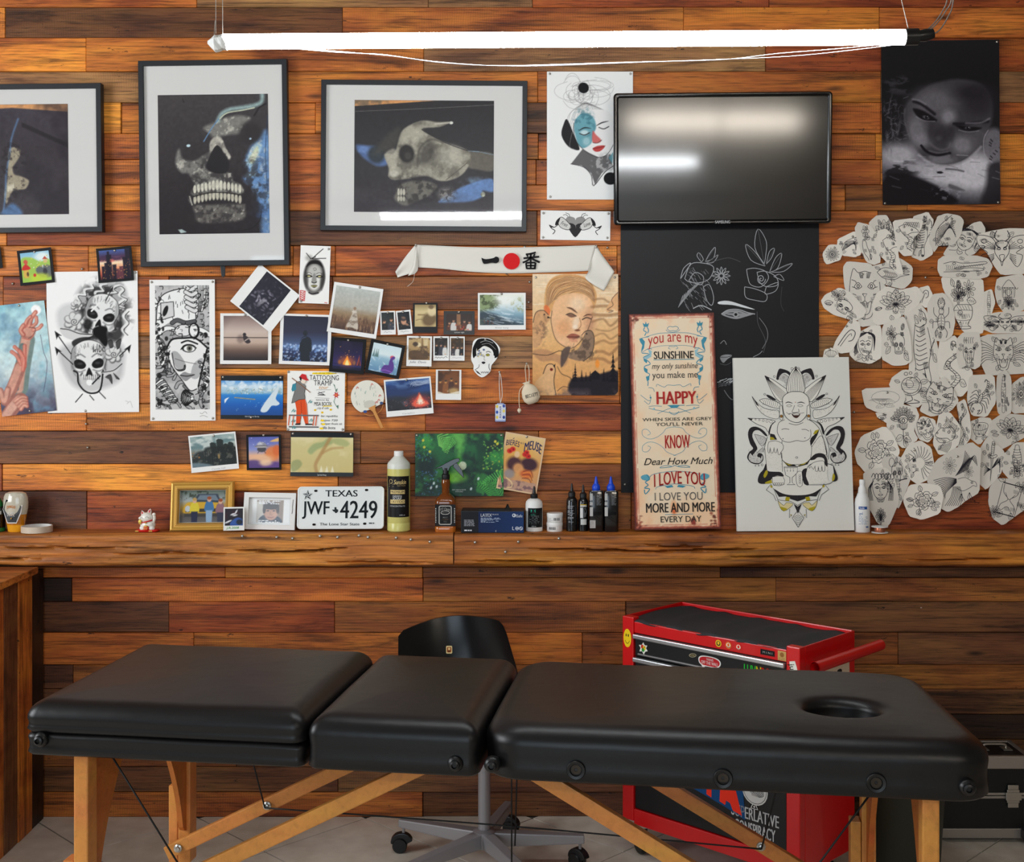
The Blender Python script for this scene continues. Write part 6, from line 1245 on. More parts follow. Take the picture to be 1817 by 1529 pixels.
c.poly(t([(1365,700),(1400,678),(1440,685),(1455,700),(1420,720),(1385,715)]),(160,92,74),0.95,4,1); c.poly(t([(1380,715),(1430,715),(1440,735),(1400,738)]),(226,160,126),0.9,4,1); c.line(t([(1365,700),(1410,702),(1455,702)]),1.2,(80,40,36),0.9,4)
c.line(t([(1262,520),(1256,600),(1290,720),(1370,778),(1430,765),(1500,680),(1545,560)]),1.2,(90,60,50),0.8,5); c.poly(t([(1205,490),(1230,480),(1250,520),(1240,560),(1215,540)]),(232,120,70),0.9,4,2)
c.poly(t([(1130,600),(1150,530),(1200,515),(1230,540),(1252,570),(1220,620),(1190,740),(1140,780),(1126,740)]),(214,164,118),1,4,2); c.poly(t([(1230,555),(1254,570),(1228,572)]),K); c.ell(*t(1208,545),1.4,1.4,K); c.line(t([(1130,600),(1150,530),(1200,515),(1235,545)]),1.2,K,0.8,4); c.cloud((120,92,74),8,3,0.5,0.65,0.6,c.mask_ell(*t(1175,650),14,30))
c.poly(t([(1500,660),(1540,660),(1560,720),(1540,820),(1480,870),(1380,850),(1360,820),(1440,790),(1480,720)]),(150,122,100),1,4,2); c.line(t([(1470,690),(1500,660),(1540,662),(1558,720),(1540,820),(1480,872)]),1.2,K,0.8,5); c.cloud((90,74,64),7,5,0.48,0.62,0.7,c.mask_ell(*t(1480,790),26,22)); c.ell(*t(1505,680),1.3,1.3,K)
c.poly(t([(1126,800),(1220,790),(1330,830),(1380,760),(1370,880),(1330,910),(1280,870),(1180,870)]),(196,146,104),1,4,3); c.line(t([(1126,820),(1230,830),(1330,800),(1330,910)]),1.2,K,0.8,4); c.poly(t([(1330,800),(1390,770),(1370,850),(1325,915)]),(92,78,74),0.9,3,2)
c.poly(t([(1140,1030),(1200,960),(1225,900),(1265,895),(1285,930),(1275,1010),(1290,1112),(1160,1112)]),(226,178,128),1,4,2); c.ell(*t(1258,930),2.6,2.6,(110,30,26)); c.poly(t([(1270,905),(1286,890),(1282,920)]),K); c.line(t([(1200,960),(1225,900),(1265,893),(1285,930),(1275,1010),(1290,1110)]),1.3,K,0.85,5); c.line(t([(1300,910),(1330,960),(1400,1000),(1400,1110)]),1.2,K,0.7,4); c.line(t([(1300,1080),(1340,1050),(1390,1060)]),1.1,K,0.7,4)
for i in range(9): y = 440+i*52; c.line(t([(1560+r.uniform(-20,20),y),(1620,y+r.uniform(-30,20)),(1670,y+r.uniform(-10,30)),(1725,y-20+r.uniform(-20,20))]),r.uniform(2,6),(150,104,72),0.55,5,3)
c.poly(t([(1640,510),(1680,440),(1724,390),(1724,520),(1690,500),(1660,530)]),(232,180,130),1,3,2); c.line(t([(1724,390),(1680,440),(1690,480),(1650,510),(1690,520),(1660,530)]),1.2,(100,70,60),0.8,4); c.ell(*t(1580,890),4,8,(244,150,60),0.9,0.6)
c.poly(t([(1395,1000),(1500,980),(1600,960),(1724,940),(1730,1080),(1700,1112),(1400,1112)]),(40,36,42),1,3,4); c.cloud((104,90,96),16,9,0.5,0.66,0.6,np.clip((c.Y-t(0,1050)[1])/12,0,1))
for x,top,w_ in ((1425,890,20),(1470,930,14),(1500,950,12),(1530,940,14),(1690,810,34),(1625,920,16),(1650,960,14),(1410,950,12)):
    for j in range(6): yy_ = top+(1010-top)*j/6; c.poly(t([(x-w_*(j+1)/6,yy_+(1010-top)/5),(x,yy_),(x+w_*(j+1)/6,yy_+(1010-top)/5)]),(28,26,32),1)
c.poly(t([(1535,960),(1565,935),(1595,960),(1595,1000),(1535,1000)]),(30,28,34)); c.poly(t([(1700,1112),(1730,1080),(1730,1112)]),(180,120,70)); c.grain(0.05,2); c.build('print',S.o,S.s,'ink_matte')

# castle, balloon, forest cards below
S,c,done = photo('tilted white-bordered photo of dark castle ruins',[(334.8,773),(418.2,765.4),(424.5,830.6),(340,839)],79,54,-3,y=-0.010,pins=[(45,4)],curl=(0.002,0.003))
c.vgrad([(0,(150,172,170)),(0.3,(196,206,200)),(0.6,(90,96,92)),(1,(40,44,42))]); c.cloud((90,120,124),22,3,0.48,0.62,0.8,np.clip((26-c.Y)/6,0,1),sx=2); c.cloud((230,234,228),14,5,0.55,0.66,0.7,np.clip((26-c.Y)/6,0,1),sx=2)
for x,w_,top in ((34,11,12),(46,12,7),(58,9,16),(66,10,14),(27,6,24),(72,7,22)): c.poly([(x,top+2),(x+w_*0.3,top),(x+w_*0.7,top+1),(x+w_,top+3),(x+w_,50),(x,50)],(44,52,50),1,0,1)
c.poly([(0,40),(10,28),(22,26),(30,20),(79,24),(79,54),(0,54)],(34,38,36),0.9,3,4); c.cloud((110,110,100),5,7,0.55,0.66,0.6,np.clip((c.Y-18)/12,0,1)); c.poly([(0,46),(20,48),(36,54),(0,54)],(120,140,150),0.8,3,3)
for i in range(7): c.line([(24+i*4,26+i % 3),(24+i*4,48)],0.9,(20,22,22),0.8)
c.ell(48,38,2,5,(196,160,96),0.7,0.6); c.specks(8,[(190,120,50)],0,24,16,40,0.6,1.4,4,0.6); done()
k = S.ink(); k.text('Castle hill',36,61,60,64,(186,184,184),0.0); k.build('caption',S.o,'ink_gloss',warp=S.warp)
S = small('black-bordered card of a domed airship over orange clouds',[(437.2,771.2),(498.9,770.5),(499,833),(437.6,834.3)],(18,18,22),[(31,1)],y=-0.010)
c = Cv(S.w-8,S.h-8,(110,120,190)); c.vgrad([(0,(92,100,176)),(0.4,(140,150,206)),(0.6,(232,180,150)),(1,(110,80,130))]); c.ell(42,30,14,14,(230,130,70),0.9,0.5); c.ell(50,24,8,10,(220,110,60),0.9,0.5); c.ell(20,40,24,9,(240,190,150),0.9,0.6); c.ell(8,50,18,10,(90,70,130),0.9,0.5); c.ell(44,52,18,8,(100,74,140),0.9,0.5); c.ell(30,46,12,6,(244,206,170),0.8,0.7); c.poly([(38,8),(54,2),(54,8),(46,9)],(240,190,110),0.9,3,1)
c.ell(23,16,9,7,(150,150,160)); c.ell(20,13,5,4,(206,206,212),0.8,0.7); c.ell(23,17,12,2.6,(120,116,124)); c.ell(23,22,8,5,(80,76,84)); c.ell(23,18,10,1.2,(220,216,210),0.8); c.line([(18,26),(16,29)],1,(60,56,64)); c.line([(28,26),(30,29)],1,(60,56,64)); c.specks(8,[(240,240,250)],0,0,54,14,0.3,0.6,3); c.build('print',S.o,S.s)
S = sheet('picture_card','glossy card of pale olive branches with black bands','picture',[(516.2,766),(627.9,767.3),(626.7,845.2),(515.3,844.5)],y=-0.010,col=(18,18,18),rough=0.25,curl=(0.002,0.002),pins=[(4,3),(107,3)],group='small picture cards')
c = Cv(S.w-1,62,(206,190,132)); c.vgrad([(0,(214,202,142)),(1,(206,186,120))]); c.cloud((226,214,164),30,3,0.45,0.65,0.8); c.poly([(30,24),(40,12),(56,8),(66,2),(74,10),(60,16),(46,22),(36,30)],(150,166,110),0.8,4,4); c.poly([(70,4),(90,2),(104,10),(96,16),(80,12)],(160,170,110),0.7,4,4); c.line([(70,0),(60,18),(52,32),(44,48),(46,62)],6,(176,130,74),0.7,5,3); c.line([(56,28),(72,20),(92,18)],4,(180,136,80),0.6,5,3)
c.poly([(2,44),(14,40),(20,48),(12,58),(2,60)],(140,150,96),0.7,4,3)
for x in (54,64,74): c.poly([(x-3,62),(x,50),(x+3,62)],(238,232,206),0.8,0,1)
c.build('print',S.o,S.s,'ink_gloss',warp=S.warp,oy=1); k = S.ink(); k.text('Spirited Away',48,74,64,78,(220,220,216),0.01); k.build('caption',S.o,'ink_gloss',warp=S.warp)
S = sheet('poster','glossy green forest poster with ferns behind the spray bottle','poster',[(736.7,769.1),(893.4,769),(893.4,879.7),(737,879.7)],y=-0.010,col=(20,60,36),rough=0.25,curl=(0.003,0.001),pins=[(3,3),(153,3)])
c = Cv(S.w,S.h,(22,84,44)); r = random.Random(3); c.vgrad([(0,(30,100,50)),(0.5,(24,84,44)),(1,(14,50,34))]); c.cloud((8,40,28),26,3,0.45,0.6,0.9); c.cloud((60,150,60),20,5,0.52,0.68,0.7); c.poly([(66,0),(90,0),(84,30),(80,60),(90,80),(60,84),(72,50),(74,26)],(110,190,80),0.75,4,10); c.ell(70,78,22,10,(120,186,50),0.8,0.9); c.ell(20,55,18,22,(8,30,26),0.8,0.8); c.ell(118,30,10,34,(10,56,32),0.8,0.7)
for i in range(90): x,y = r.uniform(120,156),r.uniform(14,70); c.ell(x,y,r.uniform(1,2.4),r.uniform(0.8,1.6),[(90,180,60),(150,206,80),(200,190,60),(60,150,50)][i % 4],0.7,0.4,r.uniform(0,180))
for i in range(90): x,y = r.uniform(0,30),r.uniform(0,50); c.ell(x,y,r.uniform(1,2.2),r.uniform(0.8,1.5),[(40,110,120),(90,180,70),(60,140,60),(50,110,160)][i % 4],0.6,0.4,r.uniform(0,180))
for i in range(80): x,y = r.uniform(0,44),r.uniform(66,108); c.ell(x,y,r.uniform(0.8,1.8),r.uniform(0.8,1.6),[(50,90,150),(40,120,90),(110,150,200),(30,80,90)][i % 4],0.7,0.4)
def fern(x0,y0,a0,ln,col_c,bend):
    x,y,a = x0,y0,a0
    dk = tuple(int(v*0.35) for v in col_c)
    for i in range(10):
        k_ = (1-i/11)*ln*0.46
        for sd in (-1,1):
            q = (x+k_*math.cos(a+sd*0.95),y+k_*math.sin(a+sd*0.95)); c.line([(x+0.8,y+1.0),(q[0]+0.8,q[1]+1.0)],1.4,dk,0.8); c.line([(x,y),q],1.6,col_c,1.0)
        x += ln/10*math.cos(a); y += ln/10*math.sin(a); a += bend*1.6
c.ell(84,57,7,7.5,(206,216,184),0.95,0.2); fern(40,4,0.5,38,(120,200,90),0.09); fern(64,6,1.9,30,(100,190,80),0.03); fern(154,110,-2.3,52,(70,170,60),-0.06); fern(156,84,-2.9,40,(90,190,80),-0.06); fern(150,112,-1.9,40,(60,150,60),-0.05)
for x,y in ((112,80),(99,98),(33,88),(28,96),(38,94)): c.ell(x,y,2,3,(226,236,238),0.9,0.5,20)
for x,y in ((142,14),(146,18),(16,24),(26,32),(14,12)): c.ell(x,y,2.4,2.4,(226,210,60),0.9,0.4)
c.grain(0.10,3); c.build('print',S.o,S.s,'ink_gloss',warp=S.warp); k = S.ink(); k.text('MY NEIGHBOR',66,98.6,90,100.8,(226,230,226),0.01); k.text('TOTORO',71,101.8,85,104,(226,230,226),0.01); k.build('caption',S.o,'ink_gloss',warp=S.warp)
# beer poster: plain blocks of its colours with the lettering
S = sheet('poster','tilted vintage beer poster with red blooms and blue lettering','poster',[(896,765.3),(967.6,777.5),(952.4,878),(882,866)],y=-0.011,col=(226,190,150),rough=0.3,pins=[(38,3)],curl=(0.001,0.001))
c = Cv(S.w-5,S.h-5,(226,186,120)); c.vgrad([(0,(228,196,140)),(0.5,(220,160,90)),(1,(206,150,110))]); c.ell(30,38,26,30,(226,170,80),0.8,0.6); c.ell(22,52,14,14,(70,40,52),0.95,0.5); c.ell(48,48,16,12,(60,34,48),0.95,0.5); c.ell(30,58,10,10,(226,160,100),0.9,0.6); c.ell(46,66,12,8,(206,96,50),0.9,0.6); c.ell(16,70,10,9,(150,140,140),0.9,0.6)
for x,y in ((10,30),(15,26),(38,32),(44,34),(40,28)): c.ell(x,y,5,4.5,(206,40,36),0.95,0.4); c.ell(x+1,y,1.6,1.5,(120,16,20),0.9)
for i in range(6): c.line([(40,62+i*3),(52,58+i*4),(58,70+i*3)],1.4,(236,150,60) if i % 2 else (120,50,30),0.8,5)
c.ell(24,34,5,6,(232,196,156),0.9,0.5); c.poly([(2,80),(66,80),(66,98),(2,98)],(190,150,130),0.9,0,1); c.cloud((110,80,90),6,4,0.5,0.62,0.7,np.clip((c.Y-79)/2,0,1)); c.line([(12,78),(22,84),(24,92),(16,95)],2,(236,206,150),0.9,5); c.build('print',S.o,S.s,'ink_satin',warp=S.warp)
k = S.ink(); k.text('BIERES',4,12,28,22,(40,44,90),0.02,bend=2); k.stroke([(14.5,10.5),(17,8.5)],1,(40,44,90)); k.text('de la',29,13,36,17,(40,44,90),0.0); k.text('MEUSE',37,8,68,24,(40,44,90),0.03,bend=6); k.build('lettering',S.o,'ink_satin',warp=S.warp)

# big black poster with white chalk drawing
S = sheet('poster','huge black poster with a white chalk drawing of a flowered face','poster',[(1095,398),(1450,396),(1456,874),(1108,873)],y=-0.0085,col=(24,24,27),rough=0.45,curl=(0.002,0.001),pins=[(7,462)])
k = S.ink(); t = Tf(40,0,2.73,0.0,2.0); Wc = (172,174,177); D = (92,93,96); r = random.Random(21)
def petal_leaf(pts,w=1.0,veins=4):
    k.stroke(t(pts+[pts[0]]),w,Wc,4)
    a,b_ = pts[0],pts[len(pts)//2]
    k.stroke(t([a,b_]),0.8,D)
for pts in ([(735,190),(690,110),(705,20),(745,80),(742,150)],[(740,200),(670,170),(645,95),(690,130)],[(745,190),(760,130),(785,115),(770,160)],[(760,230),(790,160),(820,140),(800,210)],[(770,230),(830,200),(872,188),(830,225)],[(430,180),(410,150),(420,135),(440,165)],[(450,178),(470,140),(498,108),(490,160)],[(455,185),(490,160),(512,145),(490,180)],[(780,250),(810,240),(830,270)]): petal_leaf(pts)
cx_,cy_ = 720,270
for pts in ([(650,215),(690,210),(740,225),(755,260),(720,300),(670,290),(655,250)],[(640,300),(690,310),(745,335),(740,370),(690,365),(645,350)],[(745,300),(800,280),(790,320),(740,335)],[(700,230),(740,225),(790,250),(800,290),(750,300),(715,280)]): k.stroke(t(pts+[pts[0]]),1.1,Wc,4)
k.stroke(t([(cx_+22*(1-i/18)*math.cos(i*0.7),cy_-8+26*(1-i/18)*math.sin(i*0.7)) for i in range(18)]),1.2,Wc,3)
for pts in ([(350,260),(380,190),(440,185),(490,205),(470,260),(420,280),(370,275)],[(370,270),(400,230),(440,250),(430,290)],[(440,300),(470,290),(490,350),(480,390),(455,360)],[(330,260),(345,210),(380,185)]): k.stroke(t(pts+[pts[0]]),1.2,Wc,4)
for i in range(70):
    a = r.uniform(0,1); x,y = 345+r.uniform(-30,110),225+r.uniform(-30,190)
    if (x-400)**2/6000+(y-300)**2/14000 < 1: k.stroke(t([(x,y),(x+r.uniform(8,26),y+r.uniform(12,30))]),0.7,(150,151,153) if i % 3 else D)
for i in range(60): x = 318+i*1.3; k.stroke(t([(x,400-i*1.6),(x+12+r.uniform(0,20),350-i*1.2)]),0.8,(160,161,163))
for i in range(12): a = i*0.5236; k.stroke(t([(527+10*math.cos(a),247+10*math.sin(a)),(527+26*math.cos(a-0.2),247+26*math.sin(a-0.2)),(527+44*math.cos(a),247+44*math.sin(a)),(527+26*math.cos(a+0.2),247+26*math.sin(a+0.2)),(527+10*math.cos(a),247+10*math.sin(a))]),1.0,Wc,3)
k.ring(*t(527,247),3.5,None,1,Wc)
k.fill(t([(515,372),(560,368),(620,385),(690,410),(640,402),(580,388),(516,384)]),(220,222,224),3); k.fill(t([(527,432),(560,415),(610,414),(650,428),(688,430),(640,446),(600,456),(560,448)]),(150,151,153),4); k.fill(t([(545,433),(570,424),(610,424),(640,434),(600,446),(565,442)]),(70,71,74),4); k.ell(*t(597,434),5.5,4.6,(160,161,163)); k.ell(*t(597,434),2.6,2.6,(24,24,26)); k.stroke(t([(527,432),(560,412),(610,410),(655,425),(690,432)]),1.6,Wc,4)
k.stroke(t([(390,405),(430,390),(480,412)]),1.8,Wc,4); k.stroke(t([(700,420),(705,480),(740,560),(730,620)]),0.9,D,5); k.stroke(t([(710,450),(745,500),(750,550),(725,600)]),1.1,(130,131,133),5); k.stroke(t([(820,300),(815,380),(830,420)]),0.7,(80,81,84),5); k.stroke(t([(480,180),(560,160),(620,180)]),0.8,D,5)
k.fill(t([(520,640),(545,628),(580,632),(556,650),(535,668)]),(150,151,153),3); k.stroke(t([(520,640),(550,641),(582,632)]),1.0,(40,40,42),3); k.stroke(t([(522,575),(540,560),(552,580)]),1.2,(150,151,153),4); k.stroke(t([(520,672),(550,678),(575,665)]),0.9,D,4)
for i in range(60): x = r.uniform(520,606); y = 730+(606-x)*0.25+r.uniform(0,34); k.stroke(t([(x,y),(x-r.uniform(6,18),y+r.uniform(2,8))]),1.0,(190,192,194) if y < 760 else D)
k.stroke(t([(540,800),(560,830),(580,846),(600,830)]),1.6,(120,121,123),4); k.stroke(t([(680,640),(710,625),(725,610)]),1.2,(150,151,153),3)
k.build('chalk_drawing',S.o,warp=S.warp)
# ------------------------------------------------------------------ cloth and charms on the wall
m,nt,b = nodemat('cloth_white')
tc = N(nt,'ShaderNodeTexCoord'); n1 = N(nt,'ShaderNodeTexNoise'); n1.inputs['Scale'].default_value = 900; L(nt,tc.outputs['Object'],n1.inputs['Vector'])
bp = N(nt,'ShaderNodeBump'); bp.inputs['Strength'].default_value = 0.25; bp.inputs['Distance'].default_value = 0.001; L(nt,n1.outputs['Fac'],bp.inputs['Height']); L(nt,bp.outputs['Normal'],b.inputs['Normal'])
b.inputs['Base Color'].default_value = (*lin((228,224,214)),1); b.inputs['Roughness'].default_value = 0.9; b.inputs['Sheen Weight'].default_value = 0.2
hy = -0.012; s = sc(hy); t = Tf(0,0,3.95,660-895,420-461)
hb = empty('cloth_headband',WM(895,461,hy),'white cloth headband with a red disc and black brush characters','headband')
def patch(name,top,bot,par,nx_=40,ny_=8,zf=lambda u,v: 0.0,thick=0.0012,m='cloth_white'):
    V_ = []; F_ = []
    def samp(pts,u):
        d = [0]
        for i in range(1,len(pts)): d.append(d[-1]+math.dist(pts[i],pts[i-1]))
        return (np.interp(u*d[-1],d,[p[0] for p in pts]),np.interp(u*d[-1],d,[p[1] for p in pts]))
    for j in range(ny_+1):
        for i in range(nx_+1):
            u,v = i/nx_,j/ny_; a,c_ = samp(top,u),samp(bot,u); V_.append(((a[0]+(c_[0]-a[0])*v)*s,-(a[1]+(c_[1]-a[1])*v)*s,zf(u,v)))
    for j in range(ny_):
        for i in range(nx_): a = j*(nx_+1)+i; F_.append((a+nx_+1,a+nx_+2,a+1,a))
    o = MB().add(V_,F_).build(name,m,par,smooth=True); md = o.modifiers.new('thick','SOLIDIFY'); md.thickness = thick; md.offset = 0; return o
patch('band',catmull(t([(305,55),(500,64),(700,73),(950,75),(1200,70),(1400,64),(1572,58)]),6),catmull(t([(318,214),(500,226),(700,246),(950,256),(1200,251),(1400,245),(1525,238)]),6),hb,60,10,lambda u,v: 0.002*math.sin(v*5+u*6)+0.003*math.sin(u*9)*v)
o = patch('tail',catmull(t([(308,54),(260,110),(215,170),(165,245)]),5),catmull(t([(320,200),(318,225),(290,250),(180,285)]),5),hb,16,8,lambda u,v: 0.004+0.005*math.sin(v*6)*u)
o = patch('tail',catmull(t([(312,60),(300,140),(290,200),(255,275)]),5),catmull(t([(322,150),(324,200),(322,236),(300,262)]),5),hb,12,6,lambda u,v: 0.009+0.003*math.sin(v*5))
o = patch('tail',catmull(t([(1572,56),(1600,110),(1650,180),(1698,246)]),5),catmull(t([(1530,200),(1515,250),(1500,300),(1625,380)]),5),hb,16,10,lambda u,v: 0.007+0.003*math.sin(v*7+u*2))
MB().tube([(x*s,-y*s,0.012) for x,y in catmull(t([(300,262),(296,290),(285,320),(250,350)]),6)],0.0006,5).build('loose_thread','cloth_white',hb)
k = Ink(384,82,s); q = Tf(0,0,3.95,660-895+192,420-461+41); K = (26,25,27)
k.ell(*q(978,172),14.8,14.6,(214,30,34),n=36)
k.fill(q([(768,150),(778,152),(800,158),(850,150),(868,140),(888,148),(890,172),(870,186),(840,182),(800,190),(780,186)]),K,4)
for pts,w_ in (([(1078,124),(1110,120),(1148,110)],3.0),([(1062,152),(1110,146),(1172,140)],3.2),([(1114,118),(1112,150),(1113,178)],3.4),([(1086,128),(1094,140)],3.0),([(1142,122),(1132,138)],3.0),([(1108,150),(1088,168),(1056,182)],3.2),([(1118,150),(1140,164),(1176,180)],3.6),([(1080,184),(1082,204),(1086,226)],3.2),([(1080,184),(1112,182),(1146,182)],3.0),([(1146,182),(1144,204),(1140,228)],3.6),([(1086,203),(1142,203)],2.6),([(1113,184),(1113,222)],3.0),([(1086,223),(1142,223)],2.8)): k.stroke(q(pts),w_,K,3)
k.build('print',hb,z=0.0062)
for x,y in ((310,60),(1570,74)): link('pin',pin_mesh(),None,hb,Matrix.Translation((t(x,y)[0]*s,-t(x,y)[1]*s,0.014)))
for (px,py,n) in ((931,438,0),(1078,439,0),(940,500,0),(938.5,536,0),(1643,492,0),(1530,777,0),(1516,731,0),(152,752,0),(155,794,0),(22,503,0),(145,477,0)):
    tag(MB().lathe([(0.0001,-0.010),(0.0046,-0.004),(0.0046,-0.002),(0.003,0.0),(0.001,0.001)],10).build('thumbtack','tack_metal',M=WM(px,py,-0.008),smooth=40),'loose silver thumbtack stuck alone in the plank wall','thumbtack','loose thumbtacks in the wall')
# blue-white cloth charm on a string
cy_ = -0.016; s = sc(cy_); ch2 = empty('amulet_charm',WM(888,731,cy_),'small blue and gold brocade charm hanging on a white cord','charm'); mat('cord_white',(226,222,214),0.8); mat('charm_cloth',(150,164,206),0.7,bump=0.3,bscale=500)
pl_ = [(-9.5,-17),(9.5,-17),(10,8),(6,16),(-6,16),(-9.5,8)]
MB().prism([(x*s,y*s) for x,y in pl_],-0.006,0.006).build('pouch','charm_cloth',ch2,bev=0.003)
k = Ink(22,40,s); 
k.fill([(2,6),(20,6),(20,34),(2,34)],(206,212,228))
for x,y,c_ in ((5,10,(226,200,90)),(17,9,(60,80,160)),(5,20,(60,90,170)),(17,18,(226,206,110)),(5,29,(230,206,100)),(17,29,(50,70,150))): k.ell(x,y,2.4,2.8,c_)
k.rect(7.5,8,14.5,32,(226,228,236))
for i in range(5): k.stroke([(9,10.5+i*4.4),(13,10.5+i*4.4)],0.8,(50,64,140)); k.stroke([(11,9.5+i*4.4),(10+i % 2,13+i*4.4)],0.8,(50,64,140)); k.stroke([(9,12.5+i*4.4),(13.4,12.8+i*4.4)],0.7,(50,64,140))
k.build('brocade',ch2,z=0.0063)
for dx in (-1.6,2.6): MB().tube([(x*s,y*s,0.004) for x,y in catmull([(0,16),(dx+0.5,30),(dx-0.5,50),(dx*0.6-1,64),(-1.5,70)],6)],0.0011,6).build('cord','cord_white',ch2)
link('pin',pin_mesh(),None,ch2,Matrix.Translation((-1.5*s,71*s,0.004)))
# drawstring pouch
cy_ = -0.024; s = sc(cy_); pb = empty('drawstring_pouch',WM(940,697,cy_),'small cream cotton drawstring pouch hanging beside the peach portrait','pouch'); mat('cotton_cream',(222,206,180),0.9,bump=0.3,bscale=600)
prof = [(0.2,-20),(9,-19),(15,-12),(16,-4),(14,6),(9,13),(5,16),(6,18.5),(8,20.5),(4,20)]
def bagring(r_,y_): return [(r_*s*math.cos(a)*(1+0.05*math.cos(5*a)),y_*s,r_*s*0.55*math.sin(a)) for a in [2*math.pi*i/28 for i in range(28)]]
MB().loops([bagring(*p) for p in prof][::-1]).build('bag','cotton_cream',pb,Matrix.Rotation(math.radians(18),4,'Z'),smooth=True)
k = Ink(30,10,s); k.text('BECKETT',4,2,27,8,(60,54,50),0.01); g = k.build('print',pb,z=0); g.matrix_basis = Matrix.Translation((3*s,-4*s,0.0172)) @ Matrix.Rotation(math.radians(14),4,'Z')
for pts in ([(-6,16),(-7,30),(-8,44),(-6,52)],[(-2,17),(-1,32),(-2,46),(-5,52)],[(-10,14),(-18,4),(-19,-14),(-18,-26)]): MB().tube([(x*s,y*s,0.006) for x,y in catmull(pts,6)],0.0013,6).build('drawstring','cotton_cream',pb)
MB().lathe([(0.001,-0.010),(0.006,-0.004),(0.0075,0.002),(0.003,0.008)],10,Matrix.Translation((-18.5*s,-31*s,0.006)) @ Matrix.Rotation(-R90,4,'X')).build('knot','cotton_cream',pb,smooth=True); link('pin',pin_mesh(),None,pb,Matrix.Translation((-5.5*s,52*s,0.006)))
# black strap under the tall frame
s = sc(-0.02); o = MB().prism([(x*s,y*s) for x,y in [(-5,14),(5,14),(4.5,-12),(1.5,-15),(-2,-13)]],-0.004,0.002).build('black_strap','frame_black',M=WM(395,477,-0.02),bev=0.001); tag(o,'short black strap end sticking out below the tall skull frame','strap')

# ------------------------------------------------------------------ things on the shelf
SZ = 1.0222
def stand(px,y): return Matrix.Translation((P(px,0,y).x,y,SZ))
def cyl(ink,name,par,R,zc,m='ink_satin'): return ink.build(name,par,m,z=0.0004,warp=lambda X,Y,z: ((R+z)*math.sin(X/R),-(R+z)*math.cos(X/R),Y+zc))
mat('white_plastic',(232,231,228),0.38,spec=0.4); mat('milky',(214,216,206),0.35); mat('soap_liquid',(206,200,118),0.25); mat('amber_glass',(112,56,16),0.08,coat=0.5); mat('amber_light',(176,96,30),0.10,coat=0.5); mat('blue_cap',(20,70,200),0.35); mat('cap_black',(24,24,26),0.4); mat('bottle_black',(13,13,15),0.22,coat=0.4)
# green soap
y = -0.055; s = sc(y); o = empty('soap_bottle',stand(707.5,y),'tall clear bottle of yellow-green tattoo soap with a black label','bottle')
R_ = 20.3*s
MB().lathe([(R_-0.004,0.0),(R_,0.004),(R_,0.03),(R_-0.0006,0.031),(R_,0.032),(R_,111*s)],36).build('liquid','soap_liquid',o,smooth=40)
MB().lathe([(R_,111*s),(R_,118*s),(R_-0.002,121*s),(10*s,131*s),(8*s,133*s)],36).build('bottle','milky',o,smooth=40)
MB().lathe([(8.2*s,133*s),(8.6*s,134*s),(8.3*s,141.5*s),(7.4*s,142*s)],28).build('cap','white_plastic',o,smooth=40)
k = Ink(64,72,s); k.band(8,0,56,72,(24,22,22),20); G = (214,190,130)
k.fill([(12,46),(20,64),(26,70),(34,66),(40,52),(48,38),(46,54),(36,70),(24,71),(14,58)],(70,64,62)); k.ell(19,9,3.6,4,G); k.ell(17.6,8.6,1,1.2,(24,22,22)); k.ell(20.6,8.6,1,1.2,(24,22,22)); k.stroke([(15,14),(24,18)],1.2,G); k.stroke([(24,14),(15,18)],1.2,G)
k.text('Sunskin',25,6,47,14,G,0.02,0.15); k.text('TATTOO',31,15.5,46,17.5,G,0.01,space=1.4)
for t_,y0 in (('PREMIUM',25),('TATTOO',42)): k.band(18,y0-1,45,y0+6,G,10); k.text(t_,19,y0+0.4,44,y0+4.6,(30,26,24),0.02)
k.text('GREEN',23,33,39,36.6,(214,214,214),0.01); k.text('SOAP',23,37,39,41,(214,214,214),0.01); k.text('CONCENTRATE',17,51,45,53.6,(190,190,190),0.0); k.text('1000 ml',35,67,45,69.4,(190,190,190),0.0)
cyl(k,'label',o,R_,62.5*s)
# whisky-style spray bottle
y = -0.06; s = sc(y); o = empty('spray_bottle',stand(791,y),'amber square spray bottle with black trigger head and black label','bottle')
sq = lambda w_,z,r_=0.3: [(x,yy_,z*s) for x,yy_ in rrect(w_*s,w_*s,w_*s*r_,5)]
MB().loops([sq(36,0,0.2),sq(37,1,0.2),sq(37,9,0.2),sq(36,10,0.2)]).build('bottle_base','amber_light',o,smooth=40)
MB().loops([sq(36,10,0.2),sq(36,50,0.2),sq(36.5,54,0.22),sq(32,60,0.3),sq(20,65,0.45),sq(14,68,0.5),sq(13.5,76,0.5),sq(16,84,0.5),sq(15.5,90,0.5),sq(12,94,0.5)]).build('bottle','amber_glass',o,smooth=40)
mb = MB(); mb.lathe([(7*s,92*s),(7.4*s,93*s),(7.2*s,100*s),(5.2*s,102*s),(5.0*s,112*s)],20); mb.build('collar','cap_black',o,smooth=40)
prm = lambda pts,hw: MB().prism([(x*s,z*s) for x,z in pts],-hw,hw,Matrix(((1,0,0,0),(0,0,-1,0),(0,1,0,0),(0,0,0,1))))
prm([(-5,108),(-7,113),(-19,110),(-19,111.4),(-7,117),(0,121),(12,127),(22,130),(25,128),(24,123),(19,121),(8,114),(5,107)],0.008).build('trigger_head','bottle_black',o,bev=0.002)
prm([(14,121),(20,121),(30,106),(33,95),(31,95),(22,104),(13,114)],0.005).build('trigger','bottle_black',o,bev=0.0015)
k = Ink(37,40,s); k.rect(0.5,1,36.5,39,(18,17,17)); Wc = (206,204,198)
